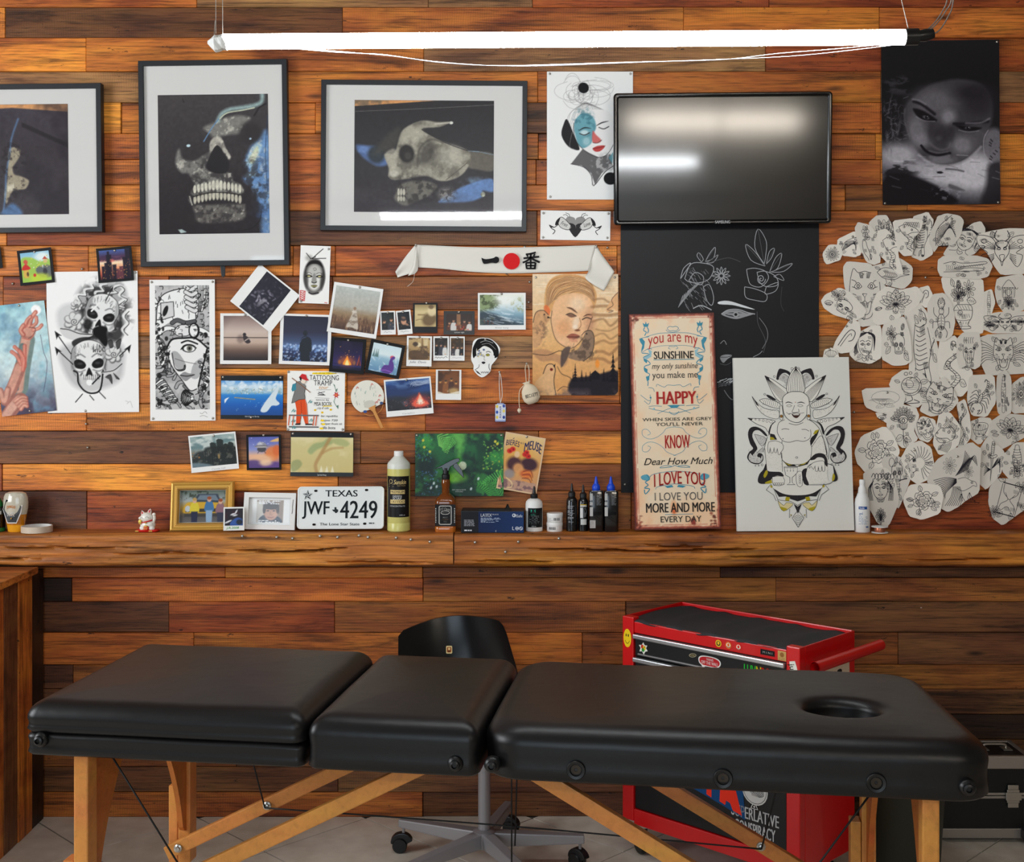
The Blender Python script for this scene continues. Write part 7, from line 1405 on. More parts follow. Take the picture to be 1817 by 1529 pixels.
k.stroke(rrect(22,33,3,4,18.5,20),0.7,Wc,closed=True); k.stroke(rrect(20,31,2.5,4,18.5,20),0.4,Wc,closed=True); k.text("O'7 Classic",9.5,6.5,27.5,11.5,Wc,0.02,bend=1.2); k.ring(18.5,15.5,7.5,3.2,0.7,Wc); k.text('BARBER',13.5,14.2,23.5,16.8,Wc,0.01)
k.text('TATTOO',14,22.5,23,25,Wc,0.01); k.text('- PREMIUM -',10.5,26.5,26.5,28.8,(206,170,140),0.01); k.text('PRO',16,30,21,32.6,Wc,0.01)
for x in (2,35): k.lines(x-0.8,7,x+0.8,34,9,Wc,3,1.6)
g = k.build('label',o,'ink_satin'); g.matrix_basis = Matrix.Translation((0,-18.25*s,30.5*s)) @ RX
# glove box
y = -0.108; s = sc(y); o = empty('glove_box',Matrix.Translation((P(874,0,y).x,y,SZ)) @ Matrix.Rotation(math.radians(-0.8),4,'Z'),'blue and black cardboard box of latex gloves','box'); mat('box_card',(22,24,34),0.45)
w,h = 112*s,39*s; MB().box((-w/2,0,0),(w/2,0.10,h)).build('carton','box_card',o,bev=0.0025)
k = Ink(112,39,s)
k.rect(1,1,31,38,(20,20,24))
for i in range(40):
    a = i/40; k.rect(31+80*a,1,31+80*(a+1/40)+0.05,38,(int(16+6*a),int(34+16*a),int(74+24*a)))
Wc = (222,226,234); k.text('LATEX',35,4.5,55,10,Wc,0.03); k.text('BLACK',56,4.8,67,7,Wc,0.02); k.lines(35,11.5,72,20.5,5,(170,184,210),3,0.9); k.lines(5.5,15,27,27,6,(170,172,180),5,0.8); k.lines(6,32.5,24,36,1,(220,220,226),6,2.2,0.7)
k.text('MSafe',94,6,109,11,Wc,0.02); k.ring(94,7.5,2.6,None,1.2,Wc); k.text('L',91,27.5,94.5,33.5,Wc,0.03); k.ring(99.5,30.6,2.8,None,0.8,Wc); k.stroke([(97.5,30.6),(101.5,30.6)],1.4,Wc); k.ring(106.5,30.6,2.8,None,0.8,Wc); k.stroke([(104.7,28.8),(108.3,32.4)],0.9,Wc); k.text('6',61,33.5,63,37,Wc,0.02)
g = k.build('print',o,'ink_satin'); g.matrix_basis = Matrix.Translation((0,-0.0002,h/2)) @ RX
MB().add([(0.040,0.04,h-0.001),(0.062,0.035,h-0.001),(0.060,0.06,h-0.001),(0.043,0.065,h-0.001),(0.050,0.048,h+0.020),(0.054,0.05,h+0.017)],[(0,1,5,4),(1,2,5),(2,3,4,5),(3,0,4)]).build('glove','rubber',o)
MB().prism([(-0.05,0.03),(0.03,0.026),(0.065,0.03),(0.065,0.07),(0.02,0.076),(-0.05,0.07)],h-0.001,h+0.0025).build('opening','deep_black',o)
# ink and lotion bottles
def nozzle_bottle(name,label,px,y,prof,cap,tip,mb_='bottle_black',mc='cap_black',sqr=False):
    s = sc(y); o = empty(name,stand(px,y),label,'bottle')
    if sqr: MB().loops([[(x,yy_,z*s) for x,yy_ in rrect(2*r_*s,2*r_*s,r_*s*0.35,5)] for r_,z in prof]).build('bottle',mb_,o,smooth=40)
    else: MB().lathe([(r_*s,z*s) for r_,z in prof],30).build('bottle',mb_,o,smooth=40)
    c_ = MB().lathe([(r_*s,z*s) for r_,z in cap],24).build('cap',mc,o,smooth=40); MB().lathe([(r_*s,z*s) for r_,z in tip],16).build('nozzle',mc,c_,smooth=40)
    return o,s
body = lambda r_,hs,ht,rn: [(r_-1,0),(r_,1),(r_,hs),(r_*0.93,hs+(ht-hs)*0.45),(r_*0.72,hs+(ht-hs)*0.8),(rn,ht)]
o,s = nozzle_bottle('lotion_bottle','white squeeze bottle with a black label and black nozzle cap',947.7,-0.055,body(15.2,48,58,6.2),[(6.2,58),(6.5,58.4),(6.5,65),(3.6,66.5)],[(3.5,66),(2.6,72),(1.5,78),(1.0,79.5)],'white_plastic')
k = Ink(60,34,s); k.band(18,0,48,34,(22,24,26),16); k.fill([(24,2),(26,4),(30,4),(32,2),(32,8),(28,10),(24,8)],(40,190,150)); k.ring(28,6,1.6,None,0.8,(22,24,26)); k.text('biotat',24,10.6,32,12.4,(40,190,150),0.01); k.lines(21,13,40,29,8,(150,160,160),3,0.8); k.text('250 ml',25,31,33,33,(206,210,210),0.0); cyl(k,'label',o,15.2*s,25*s)
s = sc(-0.055)
for i,(z0,lab) in enumerate(((0.0,'lower white round cream jar of the stack of two'),(16.2*s,'upper white round cream jar of the stack of two'))):
    o = empty('cream_jar',Matrix.Translation((P(984.2,0,-0.055).x+(0.0007 if i else 0),-0.055,SZ+z0)),lab,'jar','cream jars')
    MB().lathe([(13.6*s,0.0),(14.0*s,0.6*s),(14.0*s,9.5*s)],32).build('jar','white_plastic',o,smooth=40); MB().lathe([(14.3*s,9.5*s),(14.5*s,10*s),(14.5*s,15*s),(14.0*s,16*s)],32).build('lid','white_plastic',o,smooth=40)
    k = Ink(60,9,s); k.lines(17,1,26,8,4,(170,170,170),3+i,0.7)
    r = random.Random(i); x = 27.0 if i else 19.0
    k.rect(x-1,0.6,x+13,6.4,(240,240,238))
    for j in range(9): k.rect(x+j*1.4,1,x+j*1.4+r.uniform(0.4,1.0),5.6,(40,40,42))
    cyl(k,'label',o,14.02*s,4.8*s)
o,s = nozzle_bottle('ink_bottle','slim black ink bottle with white small print, beside the cream jars',1014.6,-0.055,body(9.9,52,61,5.6),[(5.8,61),(6.4,61.5),(6.4,68),(3.4,71)],[(3.3,70),(2.4,76),(1.5,83),(1.1,84.5)]); o['group'] = 'ink bottles on the shelf'
k = Ink(40,34,s); Wc = (170,172,176)
for y0,y1,sd in ((1,7,3),(9,19,5),(21,26,7)): k.lines(12,y0,25,y1,max(2,int((y1-y0)/1.6)),Wc,sd,0.8)
k.text('120 ml',13,29,22,31,Wc,0.0); cyl(k,'print',o,9.9*s,30*s)
o,s = nozzle_bottle('ink_bottle','slim black ink bottle with a pale label strip and yellow band',1034.8,-0.055,body(8.9,50,59,5.4),[(5.6,59),(6.2,59.5),(6.2,66),(3.2,69)],[(3.1,68),(2.3,74),(1.4,80),(1.0,82)]); o['group'] = 'ink bottles on the shelf'
k = Ink(36,40,s); k.band(12,0,24,1.4,(206,170,40)); k.band(12,1.4,24,4.4,(190,190,186)); k.band(12,6,17,24,(206,206,204)); k.fill([(18,7),(22,6),(24,14),(22,22),(18,23)],(90,92,94)); k.band(13,26,23.5,36,(190,192,190)); cyl(k,'label',o,8.9*s,28*s)
for px,lab,dx in ((1057.8,'tall black square ink bottle with a blue nozzle cap, next to the slim bottles',0),(1084,'tall black square ink bottle with a blue nozzle cap, nearest the tin sign',1)):
    o,s = nozzle_bottle('ink_bottle',lab,px,-0.06,[(12,0),(12.6,1),(12.6,70),(11.6,72.5),(6.5,73)],[(6.8,73),(7.2,74),(7.2,79),(5.2,83),(4.2,84)],[(4.2,83.5),(3.0,89),(1.6,96),(1.2,97)],mc='blue_cap',sqr=True); o['group'] = 'ink bottles on the shelf'
    k = Ink(26,72,s); k.band(1,4,6,16,(180,180,178),2); k.band(1,19,6,25,(176,176,176),2); k.band(1,28,6.5,44,(190,188,186),2); k.lines(13,6,22,25,9,(130,134,138),4,0.7)
    if not dx: k.band(1,51,11,65,(176,172,170),2); k.lines(2,53,10,63,5,(120,116,114),5,0.6)
    g = k.build('label',o,'ink_satin'); g.matrix_basis = Matrix.Translation((0,-12.65*s,36*s)) @ RX
# white spray bottle and copper wire spool
y = -0.075; s = sc(y); o = empty('pump_bottle',stand(1530,y),'white pump spray bottle standing beside the buddha canvas','bottle')
MB().lathe([(r_*s,z*s) for r_,z in [(12.6,0),(13.4,1),(13.4,50),(12.4,58),(9.5,64),(8.4,68)]],32).build('bottle','white_plastic',o,smooth=40); MB().lathe([(r_*s,z*s) for r_,z in [(7.4,68),(7.6,69),(6.6,78),(5.2,80),(4.8,84),(5.2,85),(5.2,91),(4.4,92.5)]],24).build('pump','white_plastic',o,smooth=40)
k = Ink(60,44,s); k.band(20,2,35,7,(40,80,150),8); k.text('bode',22,3,30,6,(230,232,236),0.02); k.text('gel',21,12,27,18,(60,100,150),0.0); k.lines(20,19,37,34,6,(130,150,180),4,0.8); k.ell(35,38,3,1.4,(50,90,150)); cyl(k,'label',o,13.4*s,26*s)
y = -0.10; s = sc(y); o = empty('wire_spool',stand(1561,y),'small white spool of copper wire on the shelf','spool'); mat('copper',(186,116,88),0.35,0.7)
MB().lathe([(14*s,0),(14.4*s,0.4*s),(14.4*s,1.2*s),(8*s,1.6*s)],30).build('flange','white_plastic',o,smooth=40); MB().lathe([(9*s,1.5*s),(9.4*s,3*s),(9.4*s,9*s),(9*s,10*s)],26).build('wire','copper',o,smooth=40); MB().lathe([(8*s,10*s),(14.4*s,10.4*s),(14.4*s,11.2*s),(14*s,11.6*s),(4*s,11.6*s),(3.6*s,9*s)],30).build('flange','white_plastic',o,smooth=40)
# honey bottle, tape roll, green bottle at the edge
y = -0.07; s = sc(y); o = empty('honey_bottle',stand(28,y),'upturned clear squeeze bottle of honey gel with a black hexagon label','bottle'); mat('honey',(196,120,20),0.15,coat=0.4); mat('honey_cap',(232,160,30),0.35); mat('clear_plastic',(196,190,172),0.15,coat=0.5)
el = lambda rx_,z: [(rx_*s*math.cos(a),rx_*s*0.62*math.sin(a),z*s) for a in [2*math.pi*i/32 for i in range(32)]]
MB().loops([el(13,0),el(13.6,1),el(15.5,12),el(15.8,12.6)]).build('cap','honey_cap',o,smooth=40); MB().loops([el(16,12.6),el(17.5,20),el(19.5,31)]).build('honey','honey',o,smooth=40); MB().loops([el(19.5,31),el(21.5,42),el(22,52),el(20.8,62),el(18,68),el(12,70.5),el(4,71)]).build('bottle','clear_plastic',o,smooth=40)
k = Ink(44,44,s); hx = [(10,2),(36,14),(34,24),(28,42),(13,42),(3,20)]; k.fill([(8,0),(38,12),(36,26),(29,44),(12,44),(1,20)],(206,200,196)); k.fill(hx,(24,26,28)); k.text('JUNGLE',11,12,27,18,(206,120,30),0.02,bend=1); k.text('HONEY',12,24,26,28,(224,222,218),0.02); k.text('STENCIL',12,28.6,26,31.4,(224,222,218),0.02); k.fill([(18,35),(21,33),(20,37)],(180,130,40))
k.build('label',o,'ink_satin',z=0.0006,warp=lambda X,Y,z: (X,-(0.62*math.sqrt(max(0.0001,(22.2*s)**2-X*X))+z+0.0008),Y+38*s))
y = -0.078; s = sc(y); o = empty('tape_roll',stand(65.5,y),'flat roll of beige adhesive tape on the shelf','tape'); mat('tape_beige',(206,190,170),0.4); 
MB().lathe([(25.3*s,0),(26.6*s,0.3*s),(26.6*s,11*s),(25.3*s,11.3*s)],48,cap=False).build('tape','tape_beige',o,smooth=40); MB().lathe([(25.4*s,11.25*s),(24*s,11.2*s),(23.8*s,0.1*s),(25.4*s,0)],48,cap=False).build('core','white_plastic',o,smooth=40)
y = -0.06; s = sc(y); o = empty('green_bottle',stand(-7,y),'black and green bottle cut off by the picture edge','bottle'); mat('green_plastic',(16,110,50),0.35)
MB().lathe([(r_*s,z*s) for r_,z in [(15,0),(16,1),(16,5),(15,7)]],28).build('base','green_plastic',o,smooth=40); MB().lathe([(r_*s,z*s) for r_,z in [(15,7),(15.5,8),(15.5,36),(12,44)]],28).build('bottle','bottle_black',o,smooth=40); MB().lathe([(r_*s,z*s) for r_,z in [(11.5,44),(11.5,50),(7,58),(6,60)]],28).build('cap','green_plastic',o,smooth=40)
k = Ink(50,30,s); k.band(27,0,40,6,(206,210,206)); k.band(35,6,37,28,(200,206,200)); cyl(k,'label',o,15.5*s,22*s)

# beckoning cat
y = -0.07; s = sc(y); o = empty('lucky_cat',stand(262.5,y),'white beckoning cat figurine on a red cushion','figurine'); mat('cat_white',(236,232,222),0.3,coat=0.4); mat('cat_red',(206,30,28),0.3,coat=0.4); mat('cat_gold',(226,190,90),0.3,0.4)
def ball(mb,cx_,cy_,cz_,rx_,ry_,rz_,M=None): 
    pr = [(max(0.02,math.sin(math.pi*i/10)),-math.cos(math.pi*i/10)) for i in range(11)]
    return mb.lathe(pr,18,(M or Matrix()) @ Matrix.Translation((cx_*s,cy_*s,cz_*s)) @ Matrix.Diagonal((rx_*s,ry_*s,rz_*s,1)),cap=True)
b_ = MB(); ball(b_,0,0,12,13.5,11,11); ball(b_,-1.5,-2,25,11.5,9.5,9.3,Matrix.Rotation(0.0,4,'Y')); ball(b_,-7,-6,7,6,5,5); ball(b_,8,-6,6.5,6,5,4.5)
for ex,ez,rot in ((-9.5,33.5,-0.35),(3.5,36.5,0.25)): b_.lathe([(4*s,-4*s),(3.2*s,0),(0.4*s,4*s)],12,Matrix.Translation((ex*s,0,ez*s)) @ Matrix.Rotation(rot,4,'Y'),sy=0.6)
b_.tube([(10*s,-2*s,17*s),(13*s,-4*s,24*s),(12.5*s,-5*s,29*s)],[3.2*s,2.6*s,2.6*s],12); ball(b_,12.2,-5,31,3.2,3,3); ball(b_,-12.5,-4,24,3,3,3); b_.tube([(-10*s,-2*s,18*s),(-12.5*s,-4*s,23*s)],[3.0*s,2.6*s],10)
b_.build('body','cat_white',o,smooth=60)
er = MB()
for ex,ez,rot in ((-9.8,33.6,-0.35),(3.3,36.6,0.25)): er.lathe([(2.2*s,-2.5*s),(1.6*s,0),(0.3*s,2.6*s)],10,Matrix.Translation((ex*s,-1.6*s,ez*s)) @ Matrix.Rotation(rot,4,'Y'),sy=0.5)
er.build('inner_ear','cat_red',o,smooth=60)
MB().tube([(11*s*math.cos(a)-1*s,9.6*s*math.sin(a)-1*s,(18.3+2.6*math.cos(a))*s) for a in [2*math.pi*i/24 for i in range(25)]],1.1*s,8).build('collar','cat_red',o,smooth=True)
ball(MB(),0,0,0,1,1,1); g = MB(); ball(g,-11.5,-8.5,18,3,1.4,4.6); ball(g,-0.5,-11,16.2,1.4,1.4,1.4); ball(g,0,-11.5,11,3.6,2.6,1.6); g.build('coin','cat_gold',o,smooth=60)
g = MB(); g.lathe([(4.2*s,3*s),(5.0*s,5*s),(5.0*s,9*s),(4.0*s,11*s)],18,Matrix.Translation((0,-9*s,0))); g.build('drum','cat_red',o,smooth=40)
k = Ink(12,12,s); k.stroke([(3,4),(4,8),(5,4),(6,8),(7,4),(8,8),(9,4)],0.9,(236,200,100)); k.build('print',o,z=0).matrix_basis = Matrix.Translation((0,-14.2*s,7*s)) @ RX
k = Ink(24,12,s); k.stroke([(2,8),(5,5.6),(8,8)],0.5,(120,110,104),3); k.stroke([(12,6.6),(15,4.4),(18,6.6)],0.5,(120,110,104),3); k.build('face',o,z=0,warp=lambda X,Y,z: (X-1.5*s,-2*s-9.7*s*math.sqrt(max(0.02,1-(X/(11.6*s))**2-(Y/(9.5*s))**2)),Y+26*s))
MB().loops([[(x,yy_,z*s) for x,yy_ in rrect((40-2*d)*s,(24-2*d)*s,6*s,5)] for d,z in ((2,0),(0.4,1.2),(0,2.4),(1,4),(4,4.8))]).build('cushion','cat_red',o,smooth=40)
g = MB()
for x in (-15,9): g.box(((x-4)*s,-12.3*s,1.4*s),((x+2)*s,-11.8*s,3.2*s))
g.build('gold_trim','cat_gold',o)

# gold frame with car photo
LEAN = 0.16
mat('gold_paint',(206,158,72),0.38,0.35,bump=0.25,bscale=90); mat('gold_dark',(150,104,36),0.45,0.35)
y = -0.052
o,pw,ph,s,off = framed('ornate gold frame with a photo of children before a yellow car',[(302.5,855),(415,853.5),(414,941),(302,942.5)],[(318,870.5),(399,869.5),(399,925.5),(318,926.5)],15,y=y,depth=0.014,mf='gold_paint',lean=LEAN,name='framed_photo')
w,h = 112*s,87.3*s
rec = lambda i,z: [(-w/2+i,-h/2+i,z),(w/2-i,-h/2+i,z),(w/2-i,h/2-i,z),(-w/2+i,h/2-i,z)]
MB().loops([rec(0.001,0.0),rec(0.004,0.007),rec(0.008,0.008),rec(0.014,0.004),rec(0.019,0.0035),rec(0.021,0.006),rec(0.026,0.006),rec(0.029,0.0)],False,False).build('moulding','gold_paint',o)
bd = MB()
for sd in range(2):
    for i in range(40): x = -w/2+0.026+(w-0.052)*i/39; bd.box((x-0.0012,(h/2-0.0245)*(1 if sd else -1)-0.002,0.004),(x+0.0012,(h/2-0.0245)*(1 if sd else -1)+0.002,0.0072))
    for i in range(28): yv = -h/2+0.026+(h-0.052)*i/27; bd.box(((w/2-0.0245)*(1 if sd else -1)-0.002,yv-0.0012,0.004),((w/2-0.0245)*(1 if sd else -1)+0.002,yv+0.0012,0.0072))
tag(bd.build('bead_ornament','gold_dark',o),kind='stuff')
c = Cv(pw,ph,(120,124,126)); c.vgrad([(0,(96,110,100)),(0.3,(170,178,180)),(0.55,(190,150,60)),(0.8,(90,86,84)),(1,(110,106,104))]); c.cloud((50,60,46),9,3,0.5,0.62,0.8,np.clip((18-c.Y)/6,0,1))
c.poly([(24,18),(32,6),(66,6),(74,20),(78,24),(20,24)],(60,70,84),1,0,1); c.poly([(30,16),(35,8),(63,8),(69,18)],(116,132,146),1,0,1); c.poly([(10,24),(24,20),(72,22),(80,28),(80,42),(10,42)],(216,170,50),1,3,1); c.poly([(10,32),(80,32),(80,38),(10,38)],(44,42,44),0.9); c.poly([(8,40),(80,40),(80,46),(8,46)],(60,58,60),0.9); c.ell(14,32,5,5.5,(200,206,208)); c.ell(76,32,4,5,(190,196,200))
for x,y0,c1,c2,hr in ((26,18,(226,206,60),(40,44,70),(196,160,96)),(52,16,(70,120,170),(150,180,210),(160,80,44)),(72,20,(150,110,120),(60,64,84),(160,84,50))): c.poly([(x-6,y0+5),(x,y0+3),(x+6,y0+5),(x+8,y0+20),(x-8,y0+20)],c1,1,3,0.8); c.poly([(x-6,y0+19),(x+6,y0+19),(x+5,56),(x-5,56)],c2,1,0,0.8); c.ell(x,y0,3.6,4.4,(222,176,150),1,0.3); c.ell(x,y0-2.6,4,3,hr,1,0.4)
c.build('print',o,s,'ink_gloss',z=-0.0093,ox=off[0],oy=off[1])
# white frame
y = -0.050
o,pw,ph,s,off = framed('white-framed portrait photo leaning beside the licence plate',[(433,873),(526,875),(522.5,940),(430.5,938.5)],[(442,885.5),(513.5,886.5),(512,927),(441.5,926)],9,y=y,depth=0.012,mf='white_plastic',lean=LEAN,name='framed_photo')
c = Cv(pw,ph,(236,235,232)); c.poly([(12.5,1),(60,1),(60,41),(12.5,41)],(150,128,110)); c.poly([(12.5,4),(26,4),(26,41),(12.5,41)],(206,200,190)); c.poly([(18,41),(24,28),(48,28),(58,41)],(40,44,60),1,3); c.ell(38,22,12.5,15,(196,148,122),1,0.2); c.ell(38,11,14,6.5,(56,38,30),1,0.3); c.ell(26,18,3,7,(56,38,30),0.9,0.4); c.ell(50,18,3,7,(56,38,30),0.9,0.4)
for x in (32.5,43.5): c.line([(x-4,17),(x,16),(x+4,17)],1.4,(56,38,30),0.9,3); c.ell(x,20,2.2,1.2,(40,30,28))
c.line([(38,20),(37,26),(40,27)],0.9,(150,104,84),0.9,3); c.line([(33,31),(38,32),(44,30.5)],1.3,(140,76,66),0.9,3); c.ell(46,26,4,6,(214,166,140),0.6,0.9); c.build('print',o,s,'ink_gloss',z=-0.0093,ox=off[0],oy=off[1])
k = Ink(pw,ph,s); k.lines(16,1.5,58,8.5,3,(240,240,240),3,1.5); k.lines(16,36,58,41,2,(240,240,240),5,1.5); g = k.build('caption',o,z=-0.0088); g.location = (off[0]*s,-off[1]*s,0)
k = Ink(4,26,s); k.stroke([(2.4,0),(2,9),(1.6,13),(2,18),(1.2,25)],0.9,(40,40,42),3); g = k.build('scratch',o,z=0.0006); g.location = (41*s,8*s,0)
# instant photo on the shelf
S = sheet('photograph','small instant photo with green pen writing, propped before the gold frame','photograph',[(398,900),(435,899),(432,940.5),(395,941)],y=-0.085,col=(232,232,228),lean=0.12,group='photographs on the shelf',thick=0.001)
c = Cv(32,30,(34,26,32)); c.cloud((90,30,34),16,3,0.5,0.7,0.6); c.poly([(12,22),(22,16),(32,20),(32,30),(10,30)],(50,90,170),0.9,3,2); c.ell(26,24,6,5,(26,26,34),0.9,0.5)
for x,y_,a in ((14,10,-20),(20,6,-60),(18,12,-10),(8,22,-20),(4,24,-20)): c.ell(x,y_,4.5,1.4,(222,222,226),0.95,0.3,a)
c.build('print',S.o,S.s,'ink_gloss',oy=-3); k = S.ink(); k.text('J.R.2008',5,34.5,27,39.5,(90,190,70),0.01,0.2); k.build('handwriting',S.o)
# licence plate
y = -0.060; s = sc(y); w,h = 154*s,75*s
lp = empty('licence_plate',WM(604.5,900.5,y,0.2,0.17),'white Texas licence plate leaning on the shelf','licence plate'); mat('plate_white',(226,230,228),0.35,coat=0.2); mat('plate_dark',(30,36,40),0.4)
rr2 = lambda i,z: [(x,yy_,z) for x,yy_ in rrect(w-2*i,h-2*i,0.014-i*0.5,6)]
MB().loops([rr2(0,-0.0012),rr2(0,0.0002),rr2(0.002,0.0016),rr2(0.004,0.0014),rr2(0.0055,0.0004),rr2(0.008,0.0004)]).build('plate','plate_white',lp,smooth=40)
k = Ink(154,75,s,0.00003); t = Tf(1070,535,4.326); K = (40,46,50)
k.text('TEXAS',*t(1283,563),*t(1532,613),K,0.035)
k.text('JWF',*t(1108,648),*t(1318,782),K,0.022); k.text('4249',*t(1398,645),*t(1685,780),K,0.022)
k.fill(t([(1337,712),(1356,712),(1356,693),(1370,693),(1372,708),(1384,712),(1384,728),(1372,738),(1366,740),(1356,728),(1348,726)]),K)
k.text('The Lone Star State',*t(1245,812),*t(1550,832),K,0.03); k.lines(*t(1622,810),*t(1690,823),1,(90,96,98),2,2.4,0.95)
for i in range(5):
    a = -1.5708+i*1.2566; p0 = t(1148,602); R1,r1 = 9.0,3.4
    f = lambda rr_,aa: (p0[0]+rr_*math.cos(aa),p0[1]+rr_*math.sin(aa))
    k.stroke([f(r1,a-0.628),f(R1,a),f(r1,a+0.628)],0.7,K); k.fill([f(0,0),f(R1,a),f(r1,a+0.628)],K)
for x,y_ in ((1210,568),(1600,563),(1202,825),(1590,820)): k.fill(rrect(6,3.8,1.8,4,*t(x,y_)),(26,18,16))
k.build('lettering',lp,z=0.0012)

# tin sign
y = -0.052; LN = 0.085
q_ = [(1117.5,556),(1269,553),(1277.5,936),(1124.5,939)]
S = sheet('tin_sign','tall rusty cream tin sign with red and black song lettering','sign',q_,y=y,col=(96,44,36),thick=0.003,lean=LN)
c = Cv(S.w-2,S.h-2,(238,216,186),0.7); r = random.Random(4); c.cloud((246,196,150),60,3,0.5,0.7,0.6); c.cloud((236,170,130),14,7,0.58,0.7,0.6,np.clip(1-np.minimum(np.minimum(c.X,c.w-c.X)/16,np.minimum(c.Y,c.h-c.Y)/26),0,1))
c.ell(c.w*0.46,345,6,14,(240,130,60),0.6,0.9); c.ell(c.w*0.46,350,3,5,(214,80,40),0.7,0.8); e_ = np.minimum(np.minimum(c.X,c.w-c.X),np.minimum(c.Y,c.h-c.Y)); nz = c.fbm(8,5)
c.mix(np.clip((5.5-e_+nz*3-1.5)/1.5,0,1)*0.85,(176,84,66)); c.mix(np.clip((2.2-e_+nz*3-1.5)/1.0,0,1)*0.9,(92,44,38)); c.mix(np.where((e_ > 6) & (e_ < 7.6),0.75,0)*np.clip((c.fbm(10,9)-0.35)/0.1,0,1),(196,104,86))
for cx_,cy_,n in ((6,6,26),(c.w-6,6,22),(6,c.h-8,26),(c.w-6,c.h-8,36)):
    for i in range(n): c.ell(cx_+r.gauss(0,7),cy_+r.gauss(0,9),r.uniform(0.8,3.4),r.uniform(0.8,2.8),[(120,56,44),(90,40,34),(150,70,50)][i % 3],0.85,0.4)
c.poly([(98,366),(104,362),(107,374),(100,374)],(140,50,44),0.9,3); c.build('print',S.o,S.s,'ink_satin',z=0.0004)
k = S.ink(); k.dz = 0.00003; t0 = Tf(28,12,3.823,1.5,1.5); t = lambda *p: t0(p[0]-(p[1]-12)*0.0165,p[1]) if len(p) == 2 else [t0(a-(b_-12)*0.0165,b_) for a,b_ in p[0]]; K = (52,46,44); Rd = (190,48,44); Bl = (58,140,164)
T = lambda s_,x0,y0,x1,y1,c_,**kw: k.text(s_,*t(x0,y0),*t(x1,y1),c_,**kw)
for sx in (1,-1):
    f = lambda pts: t([(322+sx*(x-322),y) for x,y in pts])
    k.stroke(f([(322,140),(230,142),(160,158),(120,172)]),0.9,Bl,4); k.stroke(f([(322,226),(240,228),(180,240),(130,256)]),0.7,Bl,4); k.fill(f([(92,178),(160,162),(164,190),(150,240),(108,276),(112,230)]),(238,216,186)); k.stroke(f([(160,164),(92,178),(114,220),(104,270),(150,246),(178,250)]),1.0,Bl,2)
    k.fill(f([(92,178),(112,174),(130,196),(124,240),(106,268),(114,222)]),Bl); k.fill(f([(150,248),(176,262),(172,300),(140,320),(118,300),(160,284)]),(150,190,200)); k.stroke(f([(108,274),(160,284),(118,306),(150,330),(164,352),(126,366),(128,400),(160,420),(148,440),(136,440),(148,470),(146,500)]),1.5,Bl,3); k.fill(f([(118,306),(146,326),(140,346),(122,330)]),Bl); k.fill(f([(122,372),(146,386),(144,412),(124,400)]),Bl); k.fill(f([(134,436),(158,430),(156,460),(140,466)]),Bl)
    k.fill(f([(116,68),(132,78),(138,58),(144,78),(160,68),(152,96),(124,96)]),Bl); k.stroke(f([(130,98),(122,120),(140,132),(128,156)]),1.6,Bl,3); k.stroke(f([(146,98),(156,120),(148,140)]),1.6,Bl,3)
    k.stroke(f([(322,100),(300,96),(284,110),(300,126),(322,124)]),0.9,Bl,4); k.stroke(f([(322,136),(290,132),(274,118)]),0.8,Bl,3); k.stroke(f([(322,236),(300,232),(290,246),(304,252)]),0.8,Bl,3)
    k.stroke(f([(322,500),(280,496),(256,510),(210,490),(205,506)]),0.8,Bl,4); k.stroke(f([(150,512),(180,516),(190,540)]),0.9,Bl,3); k.stroke(f([(150,640),(190,636),(240,640)]),0.8,Bl,3); k.stroke(f([(160,560),(166,590),(150,600),(120,580),(96,560)]),0.8,Bl,4); k.ell(*f([(164,580)])[0],1.6,1.6,Bl); k.stroke(f([(164,600),(150,625),(120,600)]),0.8,Bl,3)
    k.stroke(f([(322,690),(270,680),(220,668),(180,660),(150,650)]),0.9,Bl,4); k.stroke(f([(322,650),(290,656),(250,672),(210,690)]),0.8,Bl,4); k.fill(f([(322,632),(280,634),(300,650),(322,654)]),Bl); k.stroke(f([(322,700),(300,690),(290,676)]),0.9,Bl,3); k.ell(*f([(186,655)])[0],1.8,1.8,(150,190,200))
    for yy_,d in ((820,1),(920,-1)): k.stroke(f([(330,yy_-40*d if d>0 else yy_+56),(270,yy_-30*d),(244,yy_+0),(200,yy_+30*d),(150,yy_+40*d),(108,yy_+16*d),(106,yy_-20*d),(136,yy_-26*d),(160,yy_+2*d),(140,yy_+14*d)]),0.8,(110,160,178),5)
    k.stroke(f([(322,1040),(290,1052),(220,1056),(250,1042),(300,1046)]),1.0,Bl,3); k.stroke(f([(322,1080),(240,1086),(170,1100),(150,1120)]),0.9,Bl,4); k.stroke(f([(322,1165),(260,1172),(200,1185),(190,1200)]),0.9,Bl,4); k.fill(f([(92,1110),(130,1098),(150,1116),(136,1140),(100,1132)]),(90,160,180),3); k.stroke(f([(130,1100),(150,1130),(120,1150),(140,1170),(114,1190),(150,1196),(120,1230),(114,1200)]),1.8,Bl,3); k.fill(f([(250,1180),(300,1172),(310,1186),(270,1192)]),Bl)
T('you are my',150,150,490,226,Rd,bend=7,shear=0.0,bold=0.0); T('SUNSHINE',188,266,462,318,K,bold=0.03); k.rect(*t(186,321),*t(466,325),Bl); T('my only sunshine',172,346,482,398,K,shear=0.2); T('you make me',176,404,486,464,K)
T('HAPPY',202,540,476,626,Rd,bold=0.05); k.rect(*t(278,634),*t(394,638),Bl); T('WHEN SKIES ARE GREY',106,718,578,740,(60,62,52),bold=0.02); T("YOU'LL NEVER",196,750,516,774,(60,62,52),bold=0.02); T('KNOW',256,836,428,926,Rd,bold=0.02)
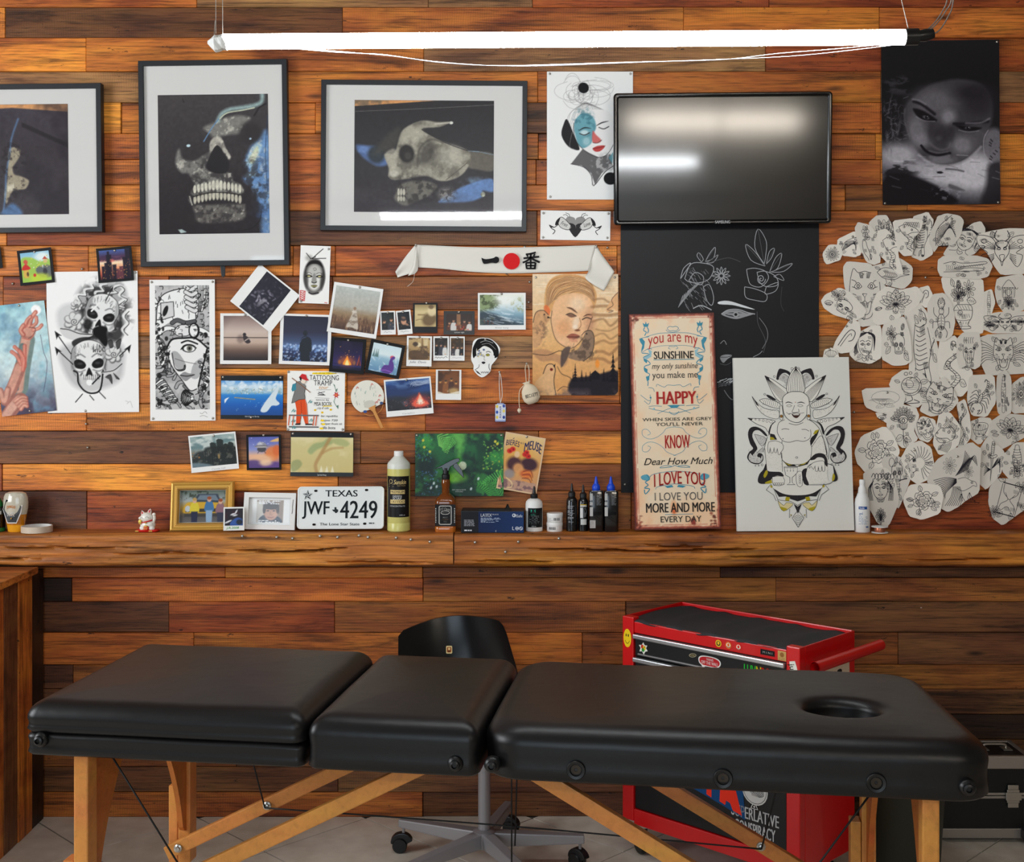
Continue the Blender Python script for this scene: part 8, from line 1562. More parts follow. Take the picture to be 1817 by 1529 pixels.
T('Dear How Much',112,990,570,1036,K,shear=0.35,bold=0.004); T('I LOVE YOU',178,1080,524,1166,Rd,bold=0.02,bend=5); T('I LOVE YOU',182,1222,506,1276,(96,90,86),bold=-0.012); T('MORE AND MORE',122,1292,588,1356,K,bold=0.03); k.rect(*t(250,1368),*t(440,1371),Bl); T('EVERY DAY',220,1382,496,1422,(80,76,66),bold=0.02)
k.build('lettering',S.o,'ink_satin',z=0.0005)
# buddha canvas
q_ = [(1302,634.5),(1508,632.5),(1514,939.5),(1307.5,941)]
S = sheet('canvas_painting','white canvas with an ink drawing of a laughing seated buddha','canvas',q_,y=-0.062,col=(226,224,216),thick=0.018,lean=0.085)
k = S.ink(); k.dz = 0.000015; t0 = Tf(10,16,4.854,1.0,0.0); t = lambda *p: t0(p[0]-(p[1]-16)*0.010,p[1]) if len(p) == 2 else [t0(a-(b_-16)*0.010,b_) for a,b_ in p[0]]; K = (44,40,42); Ol = (176,160,36); Gp = (232,228,218); r = random.Random(2)
ST = lambda pts,w=0.8,sm=4,**kw: k.stroke(t(pts),w,K,sm,**kw)
for sx in (1,-1):
    f = lambda pts: [(540+sx*(x-540),y) for x,y in pts]
    # black outer petals
    k.fill(t(f([(490,140),(430,115),(396,120),(374,200),(400,205),(420,160),(460,150),(500,180)])),K,3); k.fill(t(f([(440,158),(470,175),(500,215),(470,270),(440,230),(396,205),(415,165)])),(196,192,186),3); ST(f([(440,158),(470,175),(500,215)]),0.7)
    for i in range(40): x,y = r.uniform(410,490),r.uniform(195,262); k.ell(*t(*f([(x,y)])[0]),0.35,0.35,K,0,5)
    k.ring(*t(*f([(438,188)])[0]),1.6,None,0.5,K)
    pet = [(275,172),(350,210),(420,260),(470,310),(420,400),(370,370),(330,300)]; k.fill(t(f(pet)),Gp,3); ST(f(pet+[pet[0]]),0.9,3)
    for i in range(8): a = i/8; ST(f([(275+10*a,172+14*a),(340+60*a,290-50*a+30*a),(420+40*a,390-70*a)]),0.55)
    k.fill(t(f([(275,172),(310,190),(325,225),(300,210)])),K)
    lf = [(225,385),(270,370),(340,385),(408,420),(400,455),(330,445),(260,415)]; k.fill(t(f(lf)),Gp,3); ST(f(lf+[lf[0]]),0.9,3)
    for i in range(9): x = 250+i*17; ST(f([(x,382),(x+14,400+i*2),(x+4,425+i*3)]),0.5,2)
    k.fill(t(f([(285,338),(320,345),(370,380),(350,385),(305,365)])),K,3)
    wing = [(162,350),(200,400),(260,450),(330,470),(390,475),(385,545),(300,530),(240,490),(195,430)]; k.fill(t(f(wing)),Gp,3); ST(f(wing+[wing[0]]),0.8,3); k.fill(t(f([(162,350),(200,400),(225,440),(200,425)])),K)
    for i in range(70): a,b_ = r.random(),r.random(); x = 230+150*a; y = 440+30*a+(60)*b_; k.ell(*t(*f([(x,y)])[0]),0.32,0.32,K,0,5)
    lw = [(122,538),(200,542),(280,545),(360,565),(330,600),(300,660),(270,620),(200,590)]; k.fill(t(f(lw)),Gp,2); ST(f(lw+[lw[0]]),0.9,3); k.fill(t(f([(122,538),(165,545),(155,560)])),K); k.fill(t(f([(360,565),(335,600),(312,680),(298,662),(320,600)])),K,3)
    for i in range(6): k.ring(*t(*f([(322-33*i,570-5*i)])[0]),max(0.8,2.5-0.32*i),None,0.6,K)
    k.fill(t(f([(290,690),(250,640),(190,612),(140,625),(122,680),(140,760),(165,800),(130,830),(112,880),(150,925),(210,935),(250,900),(245,850),(210,840),(200,870),(225,880),(205,905),(170,895),(160,860),(190,820),(200,790),(160,700),(175,650),(220,645),(270,690)])),K,3)
    k.fill(t(f([(160,860),(190,820),(200,850),(195,880),(228,885),(240,860),(245,890),(215,925),(150,915),(125,880),(140,840)])),(206,202,196),3)
    for i in range(80): x,y = r.uniform(120,235),r.uniform(810,925); k.ell(*t(*f([(x,y)])[0]),0.45,0.45,K,0,5)
    bf = [(178,678),(230,690),(278,715),(265,760),(240,780),(205,735)]; k.fill(t(f(bf)),(206,202,196),2); ST(f(bf+[bf[0]]),0.7,2); bg2 = [(195,840),(250,790),(250,832)]; k.fill(t(f(bg2)),(196,192,186)); ST(f(bg2),0.7,2)
    for i in range(40): x,y = r.uniform(205,268),r.uniform(695,765); k.ell(*t(*f([(x,y)])[0]),0.4,0.4,K,0,5)
    for x,y,rr_ in ((512,114,2),(358,180,1.8),(272,334,1.6),(240,941,1.8),(210,946,1.1),(183,947,0.9)): k.ring(*t(*f([(x,y)])[0]),rr_,None,0.6,K)
    ST(f([(300,690),(330,610),(380,570),(440,555)]),0.8); ST(f([(290,700),(262,800),(270,900)]),0.8)
    # lower lotus tiers
    k.fill(t(f([(540,1200),(440,1195),(370,1160),(330,1120),(345,1160),(380,1215),(440,1212),(480,1235),(540,1255)])),K); k.fill(t(f([(310,1112),(340,1130),(320,1140),(306,1130)])),Ol); k.fill(t(f([(440,1215),(475,1220),(465,1255),(432,1245)])),Ol)
    ST(f([(272,1155),(312,1105),(345,1165),(370,1240),(355,1250),(335,1200),(272,1155)]),0.8,0); ST(f([(370,1240),(440,1250),(480,1255),(540,1290)]),0.8,2)
    pl2 = [(370,1245),(420,1290),(440,1265),(500,1275),(470,1310),(418,1338),(385,1300)]; k.fill(t(f(pl2)),(222,206,150),2); ST(f(pl2+[pl2[0]]),0.7,2); k.fill(t(f([(385,1300),(418,1338),(450,1318),(415,1305)])),Ol,2)
    k.fill(t(f([(540,1360),(505,1275),(540,1300)])),K); ST(f([(470,1320),(466,1395),(490,1370)]),0.8,0); k.ell(*t(*f([(480,1370)])[0]),1,1.2,Ol)
    ST(f([(540,1330),(490,1395),(540,1475)]),0.9,0)
    for i in range(6): ST(f([(540,1370+i*16),(512+i*3,1386+i*12),(500+i*6,1392+i*12)]),0.6,0)
cp = [(545,95),(590,150),(612,230),(608,320),(472,320),(470,230),(500,150)]; k.fill(t(cp),Gp,4); ST(cp+[cp[0]],1.0)
for i in range(9): a = (i-4)/4; ST([(545,110),(545+a*55,200),(540+a*62,312)],0.6)
k.fill(t([(545,95),(556,120),(545,130),(534,120)]),K)
# body
k.fill(t([(330,600),(400,560),(460,545),(620,548),(700,590),(750,650),(790,800),(800,1060),(780,1100),(300,1100),(265,900),(265,790),(300,720)]),Gp,3)
k.fill(t([(540,1110),(330,1120),(370,1165),(440,1195),(540,1203),(640,1195),(710,1165),(750,1120)]),Gp,3)
for pts in ([(440,555),(390,580),(375,640),(382,680),(420,735),(480,748),(540,735),(600,742),(650,720),(665,680),(660,640)],[(415,735),(405,830),(415,900),(470,935),(540,940),(610,930),(655,895),(668,800),(655,735)],[(640,550),(700,590),(745,650),(780,760),(800,880)],[(412,640),(440,632),(478,638)],[(585,640),(620,640),(650,655)],[(475,585),(540,600),(600,580)]): ST(pts,0.9)
k.ring(*t(538,880),1.9,1.5,0.8,K); k.ell(*t(423,718),0.9,0.9,K); k.ell(*t(612,712),0.9,0.9,K)
k.fill(t([(415,905),(470,940),(510,938),(540,955),(570,940),(610,935),(665,880),(630,940),(560,958),(460,955)]),K); k.fill(t([(430,920),(470,948),(500,942),(470,938)]),Ol); k.fill(t([(550,950),(600,940),(640,910),(600,930)]),Ol)
k.fill(t([(312,672),(350,680),(372,725),(312,730)]),K); k.fill(t([(312,700),(340,706),(355,724),(314,728)]),Ol); k.fill(t([(735,640),(690,690),(660,720),(660,780),(690,740),(720,690)]),K,2); k.fill(t([(735,640),(700,650),(682,684),(712,676)]),Ol)
k.fill(t([(650,900),(700,850),(770,850),(800,900),(800,960),(780,940),(770,890),(720,880),(690,900)]),K,3)
sl = [(670,790),(720,720),(760,700),(795,820),(790,860),(720,850),(690,870)]; ST(sl,0.8,3)
for i in range(120): x,y = r.uniform(690,785),r.uniform(730,845); k.ell(*t(x,y),0.25,0.25,(120,112,100),0,5)
for bx_ in ([(285,845),(270,1000),(420,1000),(410,840)],[(600,990),(640,950),(840,960),(850,1060),(800,1115),(620,1115)]):
    xs,ys = [p[0] for p in bx_],[p[1] for p in bx_]
    for i in range(150): k.ell(*t(r.uniform(min(xs)+10,max(xs)-10),r.uniform(min(ys)+6,max(ys)-8)),0.25,0.25,(130,122,104),0,5)
ST([(410,840),(415,1000)],0.8,0); ST([(265,800),(280,990)],0.8,0); ST([(620,990),(640,950),(700,930),(840,945),(858,1000),(848,1080),(790,1112),(640,1115)],0.9)
k.fill(t([(585,990),(625,975),(615,1040),(640,1115),(600,1108),(582,1050)]),K,3)
# left knee, robe hem, feet
k.fill(t([(272,930),(285,990),(345,1000),(400,1005),(425,1040),(380,1035),(355,1045),(320,1060),(300,1095),(230,1103),(200,1080),(215,1020),(250,980)]),K,3); k.fill(t([(275,985),(288,1010),(262,1052),(250,1030)]),Ol,3); k.fill(t([(262,1092),(320,1070),(325,1095),(275,1102)]),Ol,3)
k.fill(t([(850,950),(885,1040),(880,1080),(840,1085),(855,1020)]),K,3); k.fill(t([(848,1020),(864,1040),(856,1075),(838,1080)]),Ol,3)
ft = [(325,1045),(415,1040),(425,1110),(335,1115)]; k.fill(t(ft),Gp,2); ST(ft+[ft[0]],0.8,2); ft = [(530,1010),(580,1000),(580,1120),(545,1125),(530,1080)]; k.fill(t(ft),Gp,2); ST(ft+[ft[0]],0.8,2)
for i in range(5): k.ring(*t(345+i*17,1104),1.7,1.9,0.6,K); k.ring(*t(562,1035+i*16),1.8,1.4,0.5,K)
# goblet, hands
gb = [(428,960),(545,960),(540,1010),(510,1040),(496,1050),(496,1095),(520,1112),(450,1112),(476,1095),(476,1050),(440,1030)]; k.fill(t(gb),Gp); ST(gb+[gb[0]],0.9,0); ST([(428,968),(545,968)],0.6,0)
for x in (455,482,508): k.ell(*t(x,995),0.8,0.8,K); ST([(x,970),(x,992)],0.4,0)
hl = [(300,745),(360,735),(415,760),(425,800),(405,830),(395,850),(380,853),(372,800),(365,835),(350,835),(345,790),(335,835),(318,838),(312,790),(304,838),(292,830),(290,780)]; k.fill(t(hl),Gp,2); ST(hl+[hl[0]],0.8,2)
hr_ = [(640,960),(680,925),(740,910),(775,920),(778,990),(760,1000),(752,950),(748,995),(728,998),(722,955),(718,995),(698,998),(694,950),(680,985),(660,955),(645,975)]; k.fill(t(hr_),Gp,2); ST(hr_+[hr_[0]],0.8,2)
# head
hd_ = [(425,420),(430,360),(480,320),(540,312),(600,320),(645,360),(655,420),(645,480),(620,530),(580,570),(540,580),(490,565),(450,530),(430,480)]; k.fill(t(hd_),Gp,4); ST(hd_+[hd_[0]],1.0)
for x in (412,648): k.fill(t([(x-14,440),(x+8,430),(x+14,500),(x+10,550),(x-8,556),(x-16,520)]),Gp,3); ST([(x-12,440),(x+6,432),(x+14,500),(x+10,550),(x-8,556),(x-16,520),(x-12,440)],0.8,3); k.ell(*t(x,524),2,2.2,(150,100,30)); k.ring(*t(x,524),2.4,2.6,0.6,K)
k.stroke(t([(448,412),(475,402),(512,414)]),1.6,K,4,True); k.stroke(t([(550,412),(585,404),(618,416)]),1.6,K,4,True)
for x in (482,578): ST([(x-26,432),(x,426),(x+24,434)],0.7); ST([(x-24,438),(x,444),(x+22,438)],0.6)
ST([(528,430),(515,465),(505,485),(520,495),(545,492),(565,486),(560,462)],0.8); ST([(470,505),(500,500),(540,498),(580,500),(610,495)],0.7); k.fill(t([(502,505),(540,510),(575,505),(562,530),(540,542),(515,530)]),(70,46,40),3); k.fill(t([(510,508),(540,512),(568,508),(560,516),(520,516)]),Gp); k.ell(*t(535,405),0.7,0.8,(180,60,40)); ST([(455,490),(480,510),(490,500)],0.6)
k.build('ink_drawing',S.o,z=0.0004)
# ------------------------------------------------------------------ tracing-paper tattoo stencils
mat('tracing_paper',(250,242,230),0.7,bump=0.15,bscale=90,var=0.05,spec=0.25)
_m = MATS['tracing_paper']; _n = _m.node_tree; _o = N(_n,'ShaderNodeObjectInfo'); _r = N(_n,'ShaderNodeMapRange'); _r.inputs[3].default_value = 0.80; L(_n,_o.outputs['Random'],_r.inputs[0])
_x = N(_n,'ShaderNodeMix',data_type='RGBA',blend_type='MULTIPLY'); _x.inputs[0].default_value = 1.0; _b = _n.nodes['Principled BSDF']; _s = _b.inputs['Base Color'].links[0].from_socket
L(_n,_s,_x.inputs[6]); L(_n,_r.outputs[0],_x.inputs[7]); L(_n,_x.outputs[2],_b.inputs['Base Color'])
IK = (44,40,48)
class Dr:
    """line drawing in a box: unit coordinates -1..1"""
    def __init__(s,k,cx,cy,rx,ry,rot=0.0,w=1.0): s.k,s.cx,s.cy,s.rx,s.ry,s.w = k,cx,cy,rx,ry,w; s.co,s.si = math.cos(math.radians(rot)),math.sin(math.radians(rot))
    def p(s,x,y): X,Y = x*s.rx,y*s.ry; return (s.cx+X*s.co-Y*s.si,s.cy+X*s.si+Y*s.co)
    def l(s,pts,w=1.0,sm=4,closed=False,sym=False):
        s.k.stroke([s.p(*a) for a in pts],w*s.w,IK,sm,closed=closed)
        if sym: s.k.stroke([s.p(-a,b) for a,b in pts],w*s.w,IK,sm,closed=closed)
    def c(s,x,y,rx,ry=None,w=1.0,a0=0,a1=360): ry = rx if ry is None else ry; s.l([(x+rx*math.cos(math.radians(a0+(a1-a0)*i/14)),y+ry*math.sin(math.radians(a0+(a1-a0)*i/14))) for i in range(15)],w,0)
    def f(s,pts): s.k.fill([s.p(*a) for a in pts],IK)
    def petals(s,x,y,r0,r1,n,wd=0.5,ph=0.0,w=0.9,vein=True):
        for i in range(n):
            a = ph+2*math.pi*i/n; d = wd*math.pi/n*1.1; P_ = lambda rr,aa: (x+rr*math.cos(aa),y+rr*math.sin(aa))
            s.l([P_(r0,a-d*0.5),P_((r0+r1)*0.55,a-d*1.1),P_(r1,a),P_((r0+r1)*0.55,a+d*1.1),P_(r0,a+d*0.5)],w,3)
            if vein: s.l([P_(r0*1.2,a),P_(r1*0.75,a)],w*0.6,0)
    def leaf(s,x,y,a,ln,wd=0.3,w=0.9):
        c,q = math.cos(a),math.sin(a); T_ = lambda u,v: (x+u*c-v*q,y+u*q+v*c)
        s.l([T_(0,0),T_(ln*0.45,wd*ln),T_(ln,0),T_(ln*0.45,-wd*ln),T_(0,0)],w,4); s.l([T_(0,0),T_(ln*0.85,0)],w*0.6,0)
        for i in (0.3,0.5,0.7): s.l([T_(ln*i,0),T_(ln*(i+0.12),wd*ln*0.5)],w*0.5,0); s.l([T_(ln*i,0),T_(ln*(i+0.12),-wd*ln*0.5)],w*0.5,0)
    def spiral(s,x,y,r,n=2.2,w=0.9,ph=0): s.l([(x+r*(1-i/26)*math.cos(ph+i*n*6.28/26),y+r*(1-i/26)*math.sin(ph+i*n*6.28/26)) for i in range(25)],w,0)
def rose(d,x=0.0,y=0.0,r=0.6,leaves=5):
    d.spiral(x,y,r*0.3,2.6)
    for R_,n,ph in ((0.48,3,0.2),(0.72,4,0.9),(1.0,5,0.3)):
        for i in range(n):
            a = ph+i*6.283/n; h = 3.5/n; Q = lambda q,aa: (x+r*q*math.cos(aa),y+r*q*math.sin(aa))
            d.l([Q(R_*0.62,a-h),Q(R_*0.92,a-h*0.7),Q(R_*1.05,a-h*0.15),Q(R_*0.93,a+h*0.1),Q(R_*1.03,a+h*0.5),Q(R_*0.66,a+h)],1.0); d.l([Q(R_*0.7,a-h*0.5),Q(R_*0.82,a),Q(R_*0.7,a+h*0.5)],0.6)
    for i in range(leaves): a = i*6.283/max(1,leaves)+0.7; d.leaf(x+r*0.95*math.cos(a),y+r*0.95*math.sin(a),a,r*0.7)
def lotus(d,x=0.0,y=0.0,r=0.9):
    for a,l_ in ((-1.57,1),(-1.15,0.95),(-2.0,0.95),(-0.7,0.9),(-2.45,0.9),(-0.3,0.85),(-2.85,0.85),(0.5,0.6),(2.6,0.6),(1.57,0.6)): d.leaf(x,y,a,r*l_,0.26)
    d.c(x,y,r*0.14); d.c(x,y,r*0.07)
def sunflower(d,x=0.0,y=0.0,r=0.8,n=14): d.petals(x,y,r*0.35,r,n); d.c(x,y,r*0.34); d.c(x,y,r*0.2); [d.c(x+r*0.12*math.cos(i),y+r*0.12*math.sin(i),r*0.04) for i in range(6)]
def face(d,sc_=1.0,y=0.0):
    d.l([(-0.5,-0.5),(-0.52,0.0),(-0.36,0.45),(0,0.68),(0.34,0.45),(0.48,0.0),(0.46,-0.5)],1.0)
    for x in (-0.22,0.2): d.l([(x-0.15,-0.02),(x,-0.1),(x+0.14,-0.02),(x,0.04),(x-0.15,-0.02)],0.9); d.c(x,-0.03,0.05,0.05,1.2); d.l([(x-0.18,-0.18),(x,-0.25),(x+0.17,-0.16)],1.2)
    d.l([(-0.02,-0.05),(-0.06,0.2),(0.04,0.24)],0.9); d.l([(-0.16,0.38),(-0.02,0.34),(0.14,0.37),(0,0.45),(-0.16,0.38)],1.0)
def m_jesus(d):
    d.cy -= d.ry*0.25; d.ry *= 0.7; face(d); d.ry /= 0.7
    for i in range(7): x = -0.6+i*0.2; d.l([(x,-0.42),(x+0.14,-0.58),(x+0.26,-0.40),(x+0.1,-0.34)],1.3)
    for sx in (-1,1):
        for i in range(5): d.l([(sx*0.45,-0.3),(sx*(0.62+i*0.04),0.0),(sx*(0.55+i*0.06),0.3),(sx*(0.5+i*0.07),0.5)],1.0)
    for i in range(6): d.l([(-0.25+i*0.1,0.36),(-0.2+i*0.08,0.5),(-0.1+i*0.04,0.56)],1.0)
    d.cy += d.ry*0.25; lotus(d,0,0.95,0.42)
def m_lady(d): 
    face(d)
    for i in range(7): d.l([(-0.1+i*0.05,-0.75),(-0.5-i*0.04,-0.55+i*0.05),(-0.62-i*0.03,0.1),(-0.5-i*0.05,0.5+i*0.03)],0.8); d.l([(0.0+i*0.04,-0.75),(0.5+i*0.03,-0.5),(0.6,0.0+i*0.06)],0.8)
    d.l([(-0.25,0.55),(-0.3,0.8),(-0.7,0.95)],0.9); d.l([(0.2,0.55),(0.25,0.8),(0.7,0.95)],0.9); d.l([(-0.1,0.85),(-0.2,0.75),(-0.25,0.88),(-0.1,1.0),(0.06,0.86),(0.0,0.76),(-0.1,0.85)],0.9)
def m_cry(d): 
    face(d)
    for x in (-0.25,-0.12,0.12,0.25): d.l([(x,0.05),(x-0.03,0.5),(x+0.02,0.8)],0.9); d.l([(x+0.02,0.8),(x-0.05,0.92),(x+0.08,0.92),(x+0.02,0.8)],0.9)
    for i in range(5): d.l([(-0.4+i*0.2,-0.55),(-0.46+i*0.2,-0.75),(-0.38+i*0.2,-0.95)],1.0)
def m_skull(d,x=0.0,y=0.0,r=0.8):
    d.l([(x-r*0.7,y),(x-r*0.65,y-r*0.5),(x,y-r*0.85),(x+r*0.65,y-r*0.5),(x+r*0.7,y),(x+r*0.45,y+r*0.3),(x+r*0.4,y+r*0.7),(x-r*0.4,y+r*0.7),(x-r*0.45,y+r*0.3),(x-r*0.7,y)],1.1)
    for sx in (-1,1): d.c(x+sx*r*0.3,y+r*0.02,r*0.2,r*0.18,1.3); d.c(x+sx*r*0.3,y+r*0.02,r*0.1,r*0.1,1.6)
    d.l([(x,y+r*0.2),(x-r*0.08,y+r*0.38),(x+r*0.08,y+r*0.38),(x,y+r*0.2)],1.0)
    for i in range(7): d.l([(x-r*0.32+i*r*0.107,y+r*0.48),(x-r*0.32+i*r*0.107,y+r*0.68)],0.8,0)
def m_skflower(d): m_skull(d,0.1,0.1,0.6); sunflower(d,-0.45,-0.4,0.4,8); d.leaf(-0.5,0.2,2.4,0.5); d.leaf(0.5,0.5,0.8,0.5)
def m_tiger(d):
    d.l([(-0.75,-0.5),(-0.6,-0.85),(-0.35,-0.7),(0,-0.75),(0.35,-0.7),(0.6,-0.85),(0.75,-0.5),(0.8,0.1),(0.5,0.5),(0.35,0.85),(0,0.95),(-0.35,0.85),(-0.5,0.5),(-0.8,0.1),(-0.75,-0.5)],1.1)
    for sx in (-1,1):
        d.l([(sx*0.15,-0.2),(sx*0.35,-0.35),(sx*0.55,-0.2),(sx*0.35,-0.12),(sx*0.15,-0.2)],1.2); d.c(sx*0.35,-0.22,0.06,0.06,1.5)
        for i in range(4): d.l([(sx*(0.7-i*0.03),-0.45+i*0.25),(sx*0.5,-0.4+i*0.24),(sx*0.45,-0.33+i*0.22)],1.2); d.l([(sx*(0.12+i*0.06),-0.7),(sx*(0.1+i*0.04),-0.5)],1.1,0); d.l([(sx*0.3,0.2+i*0.05),(sx*(0.95),0.1+i*0.14)],0.6,0)
    d.l([(-0.12,0.05),(0.12,0.05),(0,0.18),(-0.12,0.05)],1.4,0); d.l([(0,0.18),(0,0.3)],1.0,0); d.l([(-0.35,0.32),(-0.15,0.38),(0,0.3),(0.15,0.38),(0.35,0.32),(0.25,0.7),(0,0.8),(-0.25,0.7),(-0.35,0.32)],1.1)
    for sx in (-1,1): d.l([(sx*0.2,0.38),(sx*0.16,0.56),(sx*0.1,0.38)],1.0,0)
def m_beast(d):
    for i in range(9): d.l([(-0.5+i*0.13,-0.9+0.04*i),(-0.35+i*0.12,-0.6),(-0.5+i*0.13,-0.35+0.02*i)],1.0)
    d.l([(-0.8,0.1),(-0.6,-0.2),(-0.2,-0.3),(0.2,-0.45),(0.6,-0.3),(0.75,0.0),(0.55,0.25),(0.2,0.2),(-0.2,0.3),(-0.6,0.35),(-0.85,0.25),(-0.8,0.1)],1.2); d.c(0.15,-0.15,0.09,0.07,1.5); d.c(-0.72,0.12,0.05)
    for i in range(6): d.l([(-0.6+i*0.14,0.33),(-0.56+i*0.14,0.45),(-0.5+i*0.14,0.32)],0.9,0)
    d.l([(-0.7,0.4),(-0.3,0.55),(0.2,0.45),(0.5,0.3)],1.1)
    for i in range(8): d.l([(0.6-i*0.08,0.3+i*0.05),(0.7-i*0.1,0.6),(0.55-i*0.1,0.95)],1.0)
def m_tigerwalk(d):
    d.l([(-0.3,-0.95),(0.1,-0.85),(0.2,-0.6),(-0.2,-0.5)],1.1); d.c(0.05,-0.72,0.05,0.03,1.4)
    for i in range(10): d.l([(-0.5+0.05*(i % 3),-0.55+i*0.12),(-0.2,-0.5+i*0.12),(0.1+0.03*i,-0.58+i*0.12)],1.3)
    d.l([(-0.5,-0.6),(-0.6,0.0),(-0.45,0.5),(-0.6,0.9),(-0.3,0.95)],1.1); d.l([(0.3,-0.5),(0.55,0.0),(0.4,0.45),(0.55,0.85),(0.3,0.95),(0.1,0.5)],1.1); d.l([(0.5,0.1),(0.8,-0.3),(0.7,-0.7),(0.55,-0.8)],1.4)
    for i in range(5): d.l([(0.3+i*0.05,0.86),(0.32+i*0.05,0.96)],1.0,0); d.l([(0.62+0.02*i,-0.1-i*0.12),(0.78,-0.14-i*0.12)],1.0,0)
def m_snake(d):
    P_ = [(0.3*math.sin(i*0.55)*(1.6-0.04*i)-0.1,-0.9+i*0.09) for i in range(21)]
    d.l([(x-0.14,y) for x,y in P_],1.1); d.l([(x+0.16,y+0.04) for x,y in P_],1.1)
    for x,y in P_: d.l([(x-0.13,y),(x,y+0.05),(x+0.15,y+0.03)],0.8,3)
    d.c(-0.1,-0.9,0.16,0.1,1.2); d.leaf(0.3,0.5,0.4,0.5); d.leaf(-0.3,-0.2,2.6,0.5)
def m_scorp(d):
    d.c(0,0.1,0.16,0.26,1.2)
    for i in range(5): d.l([(-0.15,-0.05+i*0.09),(0,0.0+i*0.09),(0.15,-0.05+i*0.09)],0.9)
    for sx in (-1,1):
        for i in range(4): d.l([(sx*0.15,0.0+i*0.1),(sx*0.5,-0.25+i*0.22),(sx*0.8,0.0+i*0.25)],1.3)
        d.l([(sx*0.1,0.35),(sx*0.4,0.5),(sx*0.45,0.8),(sx*0.2,0.95),(sx*0.3,0.7),(sx*0.12,0.8)],1.4)
    for i in range(7): d.c(0.1+0.08*i-0.012*i*i,-0.2-i*0.11,0.08,0.06,1.1)
    d.l([(0.1,-0.9),(-0.1,-0.95),(-0.12,-0.8)],1.8)
def m_eagle(d):
    for i in range(11): d.l([(0.0+i*0.05,-0.1-i*0.02),(0.3+i*0.05,-0.5-i*0.03),(0.42+i*0.05,-0.95+i*0.05)],1.8); d.l([(0.05,0.0+i*0.012),(-0.4,-0.05+i*0.05),(-0.95+i*0.05,0.05+i*0.06)],1.8)
    for i in range(8): d.l([(-0.1+i*0.04,0.25),(-0.2+i*0.07,0.6),(-0.45+i*0.09,0.9)],1.6)
    d.l([(0.1,0.0),(0.4,-0.05),(0.65,0.05),(0.85,0.1),(0.9,0.25),(0.75,0.22),(0.6,0.3),(0.3,0.4),(0.05,0.3)],1.5); d.c(0.7,0.12,0.04,0.03,1.8)
    for x,y in ((0.25,0.5),(0.6,0.45)):
        for i in range(3): d.l([(x,y),(x-0.08+i*0.08,y+0.15),(x-0.04+i*0.1,y+0.25)],1.5)
    sunflower(d,-0.25,-0.45,0.3,9); sunflower(d,0.55,-0.25,0.22,8)
def m_dagger(d):
    d.l([(-0.1,-0.25),(0,0.9),(0.1,-0.25)],1.1,0); d.l([(0,-0.2),(0,0.8)],0.7,0); d.l([(-0.4,-0.3),(0,-0.2),(0.4,-0.3),(0.3,-0.38),(0,-0.3),(-0.3,-0.38),(-0.4,-0.3)],1.1); d.l([(-0.1,-0.35),(-0.12,-0.8),(0.12,-0.8),(0.1,-0.35)],1.0)
    for i in range(5): d.l([(-0.12,-0.42-i*0.08),(0.12,-0.46-i*0.08)],0.9,0)
    d.c(0,-0.88,0.12,0.08)
    for i in range(7): d.l([(0.05,0.25),(0.35+i*0.04,0.1-i*0.06),(0.75,-0.2+i*0.1)],1.2); d.l([(-0.05,0.3),(-0.4,0.2+i*0.04),(-0.6,0.05+i*0.09)],1.2)
def m_lamp(d):
    m = d; d.l([(-0.12,-0.95),(0.12,-0.95),(0.2,-0.6),(0.3,-0.3),(0.3,0.2),(0.15,0.4),(0.2,0.9),(-0.2,0.9),(-0.15,0.4),(-0.3,0.2),(-0.3,-0.3),(-0.2,-0.6),(-0.12,-0.95)],1.0)
    for i in range(9): d.l([(-0.28,-0.7+i*0.16),(0,-0.66+i*0.16),(0.28,-0.7+i*0.16)],0.9)
    d.c(-0.1,0.0,0.12); d.c(0.12,0.12,0.1)
def m_beetle(d):
    d.c(0,0.2,0.3,0.4,1.1); d.c(0,-0.3,0.2,0.16,1.1); d.l([(0,-0.1),(0,0.6)],0.9,0)
    for sx in (-1,1):
        d.l([(sx*0.1,-0.42),(sx*0.3,-0.7),(sx*0.1,-0.95)],1.3); d.l([(sx*0.28,0.0),(sx*0.6,-0.2),(sx*0.62,-0.5)],1.2); d.l([(sx*0.3,0.2),(sx*0.65,0.2),(sx*0.7,0.5)],1.2); d.l([(sx*0.25,0.45),(sx*0.5,0.7),(sx*0.4,0.95)],1.2)
        for i in range(4): d.l([(sx*0.05,0.0+i*0.14),(sx*0.24,0.05+i*0.13)],0.8,0); d.l([(sx*0.15,-0.5-i*0.1),(sx*0.28,-0.62-i*0.08)],1.0,0)
def m_vase(d):
    d.l([(-0.35,0.0),(-0.5,0.2),(-0.45,0.5),(-0.25,0.75),(-0.4,0.92),(0.4,0.92),(0.25,0.75),(0.45,0.5),(0.5,0.2),(0.35,0.0),(-0.35,0.0)],1.1); d.c(-0.15,0.3,0.12,0.08)
    for i in range(5): d.l([(-0.1+i*0.1,0.35),(-0.2+i*0.14,0.5)],0.7,0); d.l([(-0.32+i*0.16,0.66),(-0.3+i*0.15,0.76)],0.7,0); d.l([(-0.35+i*0.15,0.02),(-0.2+i*0.14,0.2)],0.7,0)
    d.l([(-0.5,0.22),(0,0.2),(0.5,0.22)],0.8); d.l([(-0.4,0.58),(0,0.62),(0.4,0.58)],0.8); d.l([(-0.42,0.84),(0.42,0.84)],0.8,0); sunflower(d,0.3,-0.62,0.36,8); lotus(d,-0.25,-0.3,0.5); d.leaf(0.2,-0.2,0.2,0.5); d.leaf(-0.5,-0.7,-2.0,0.35)
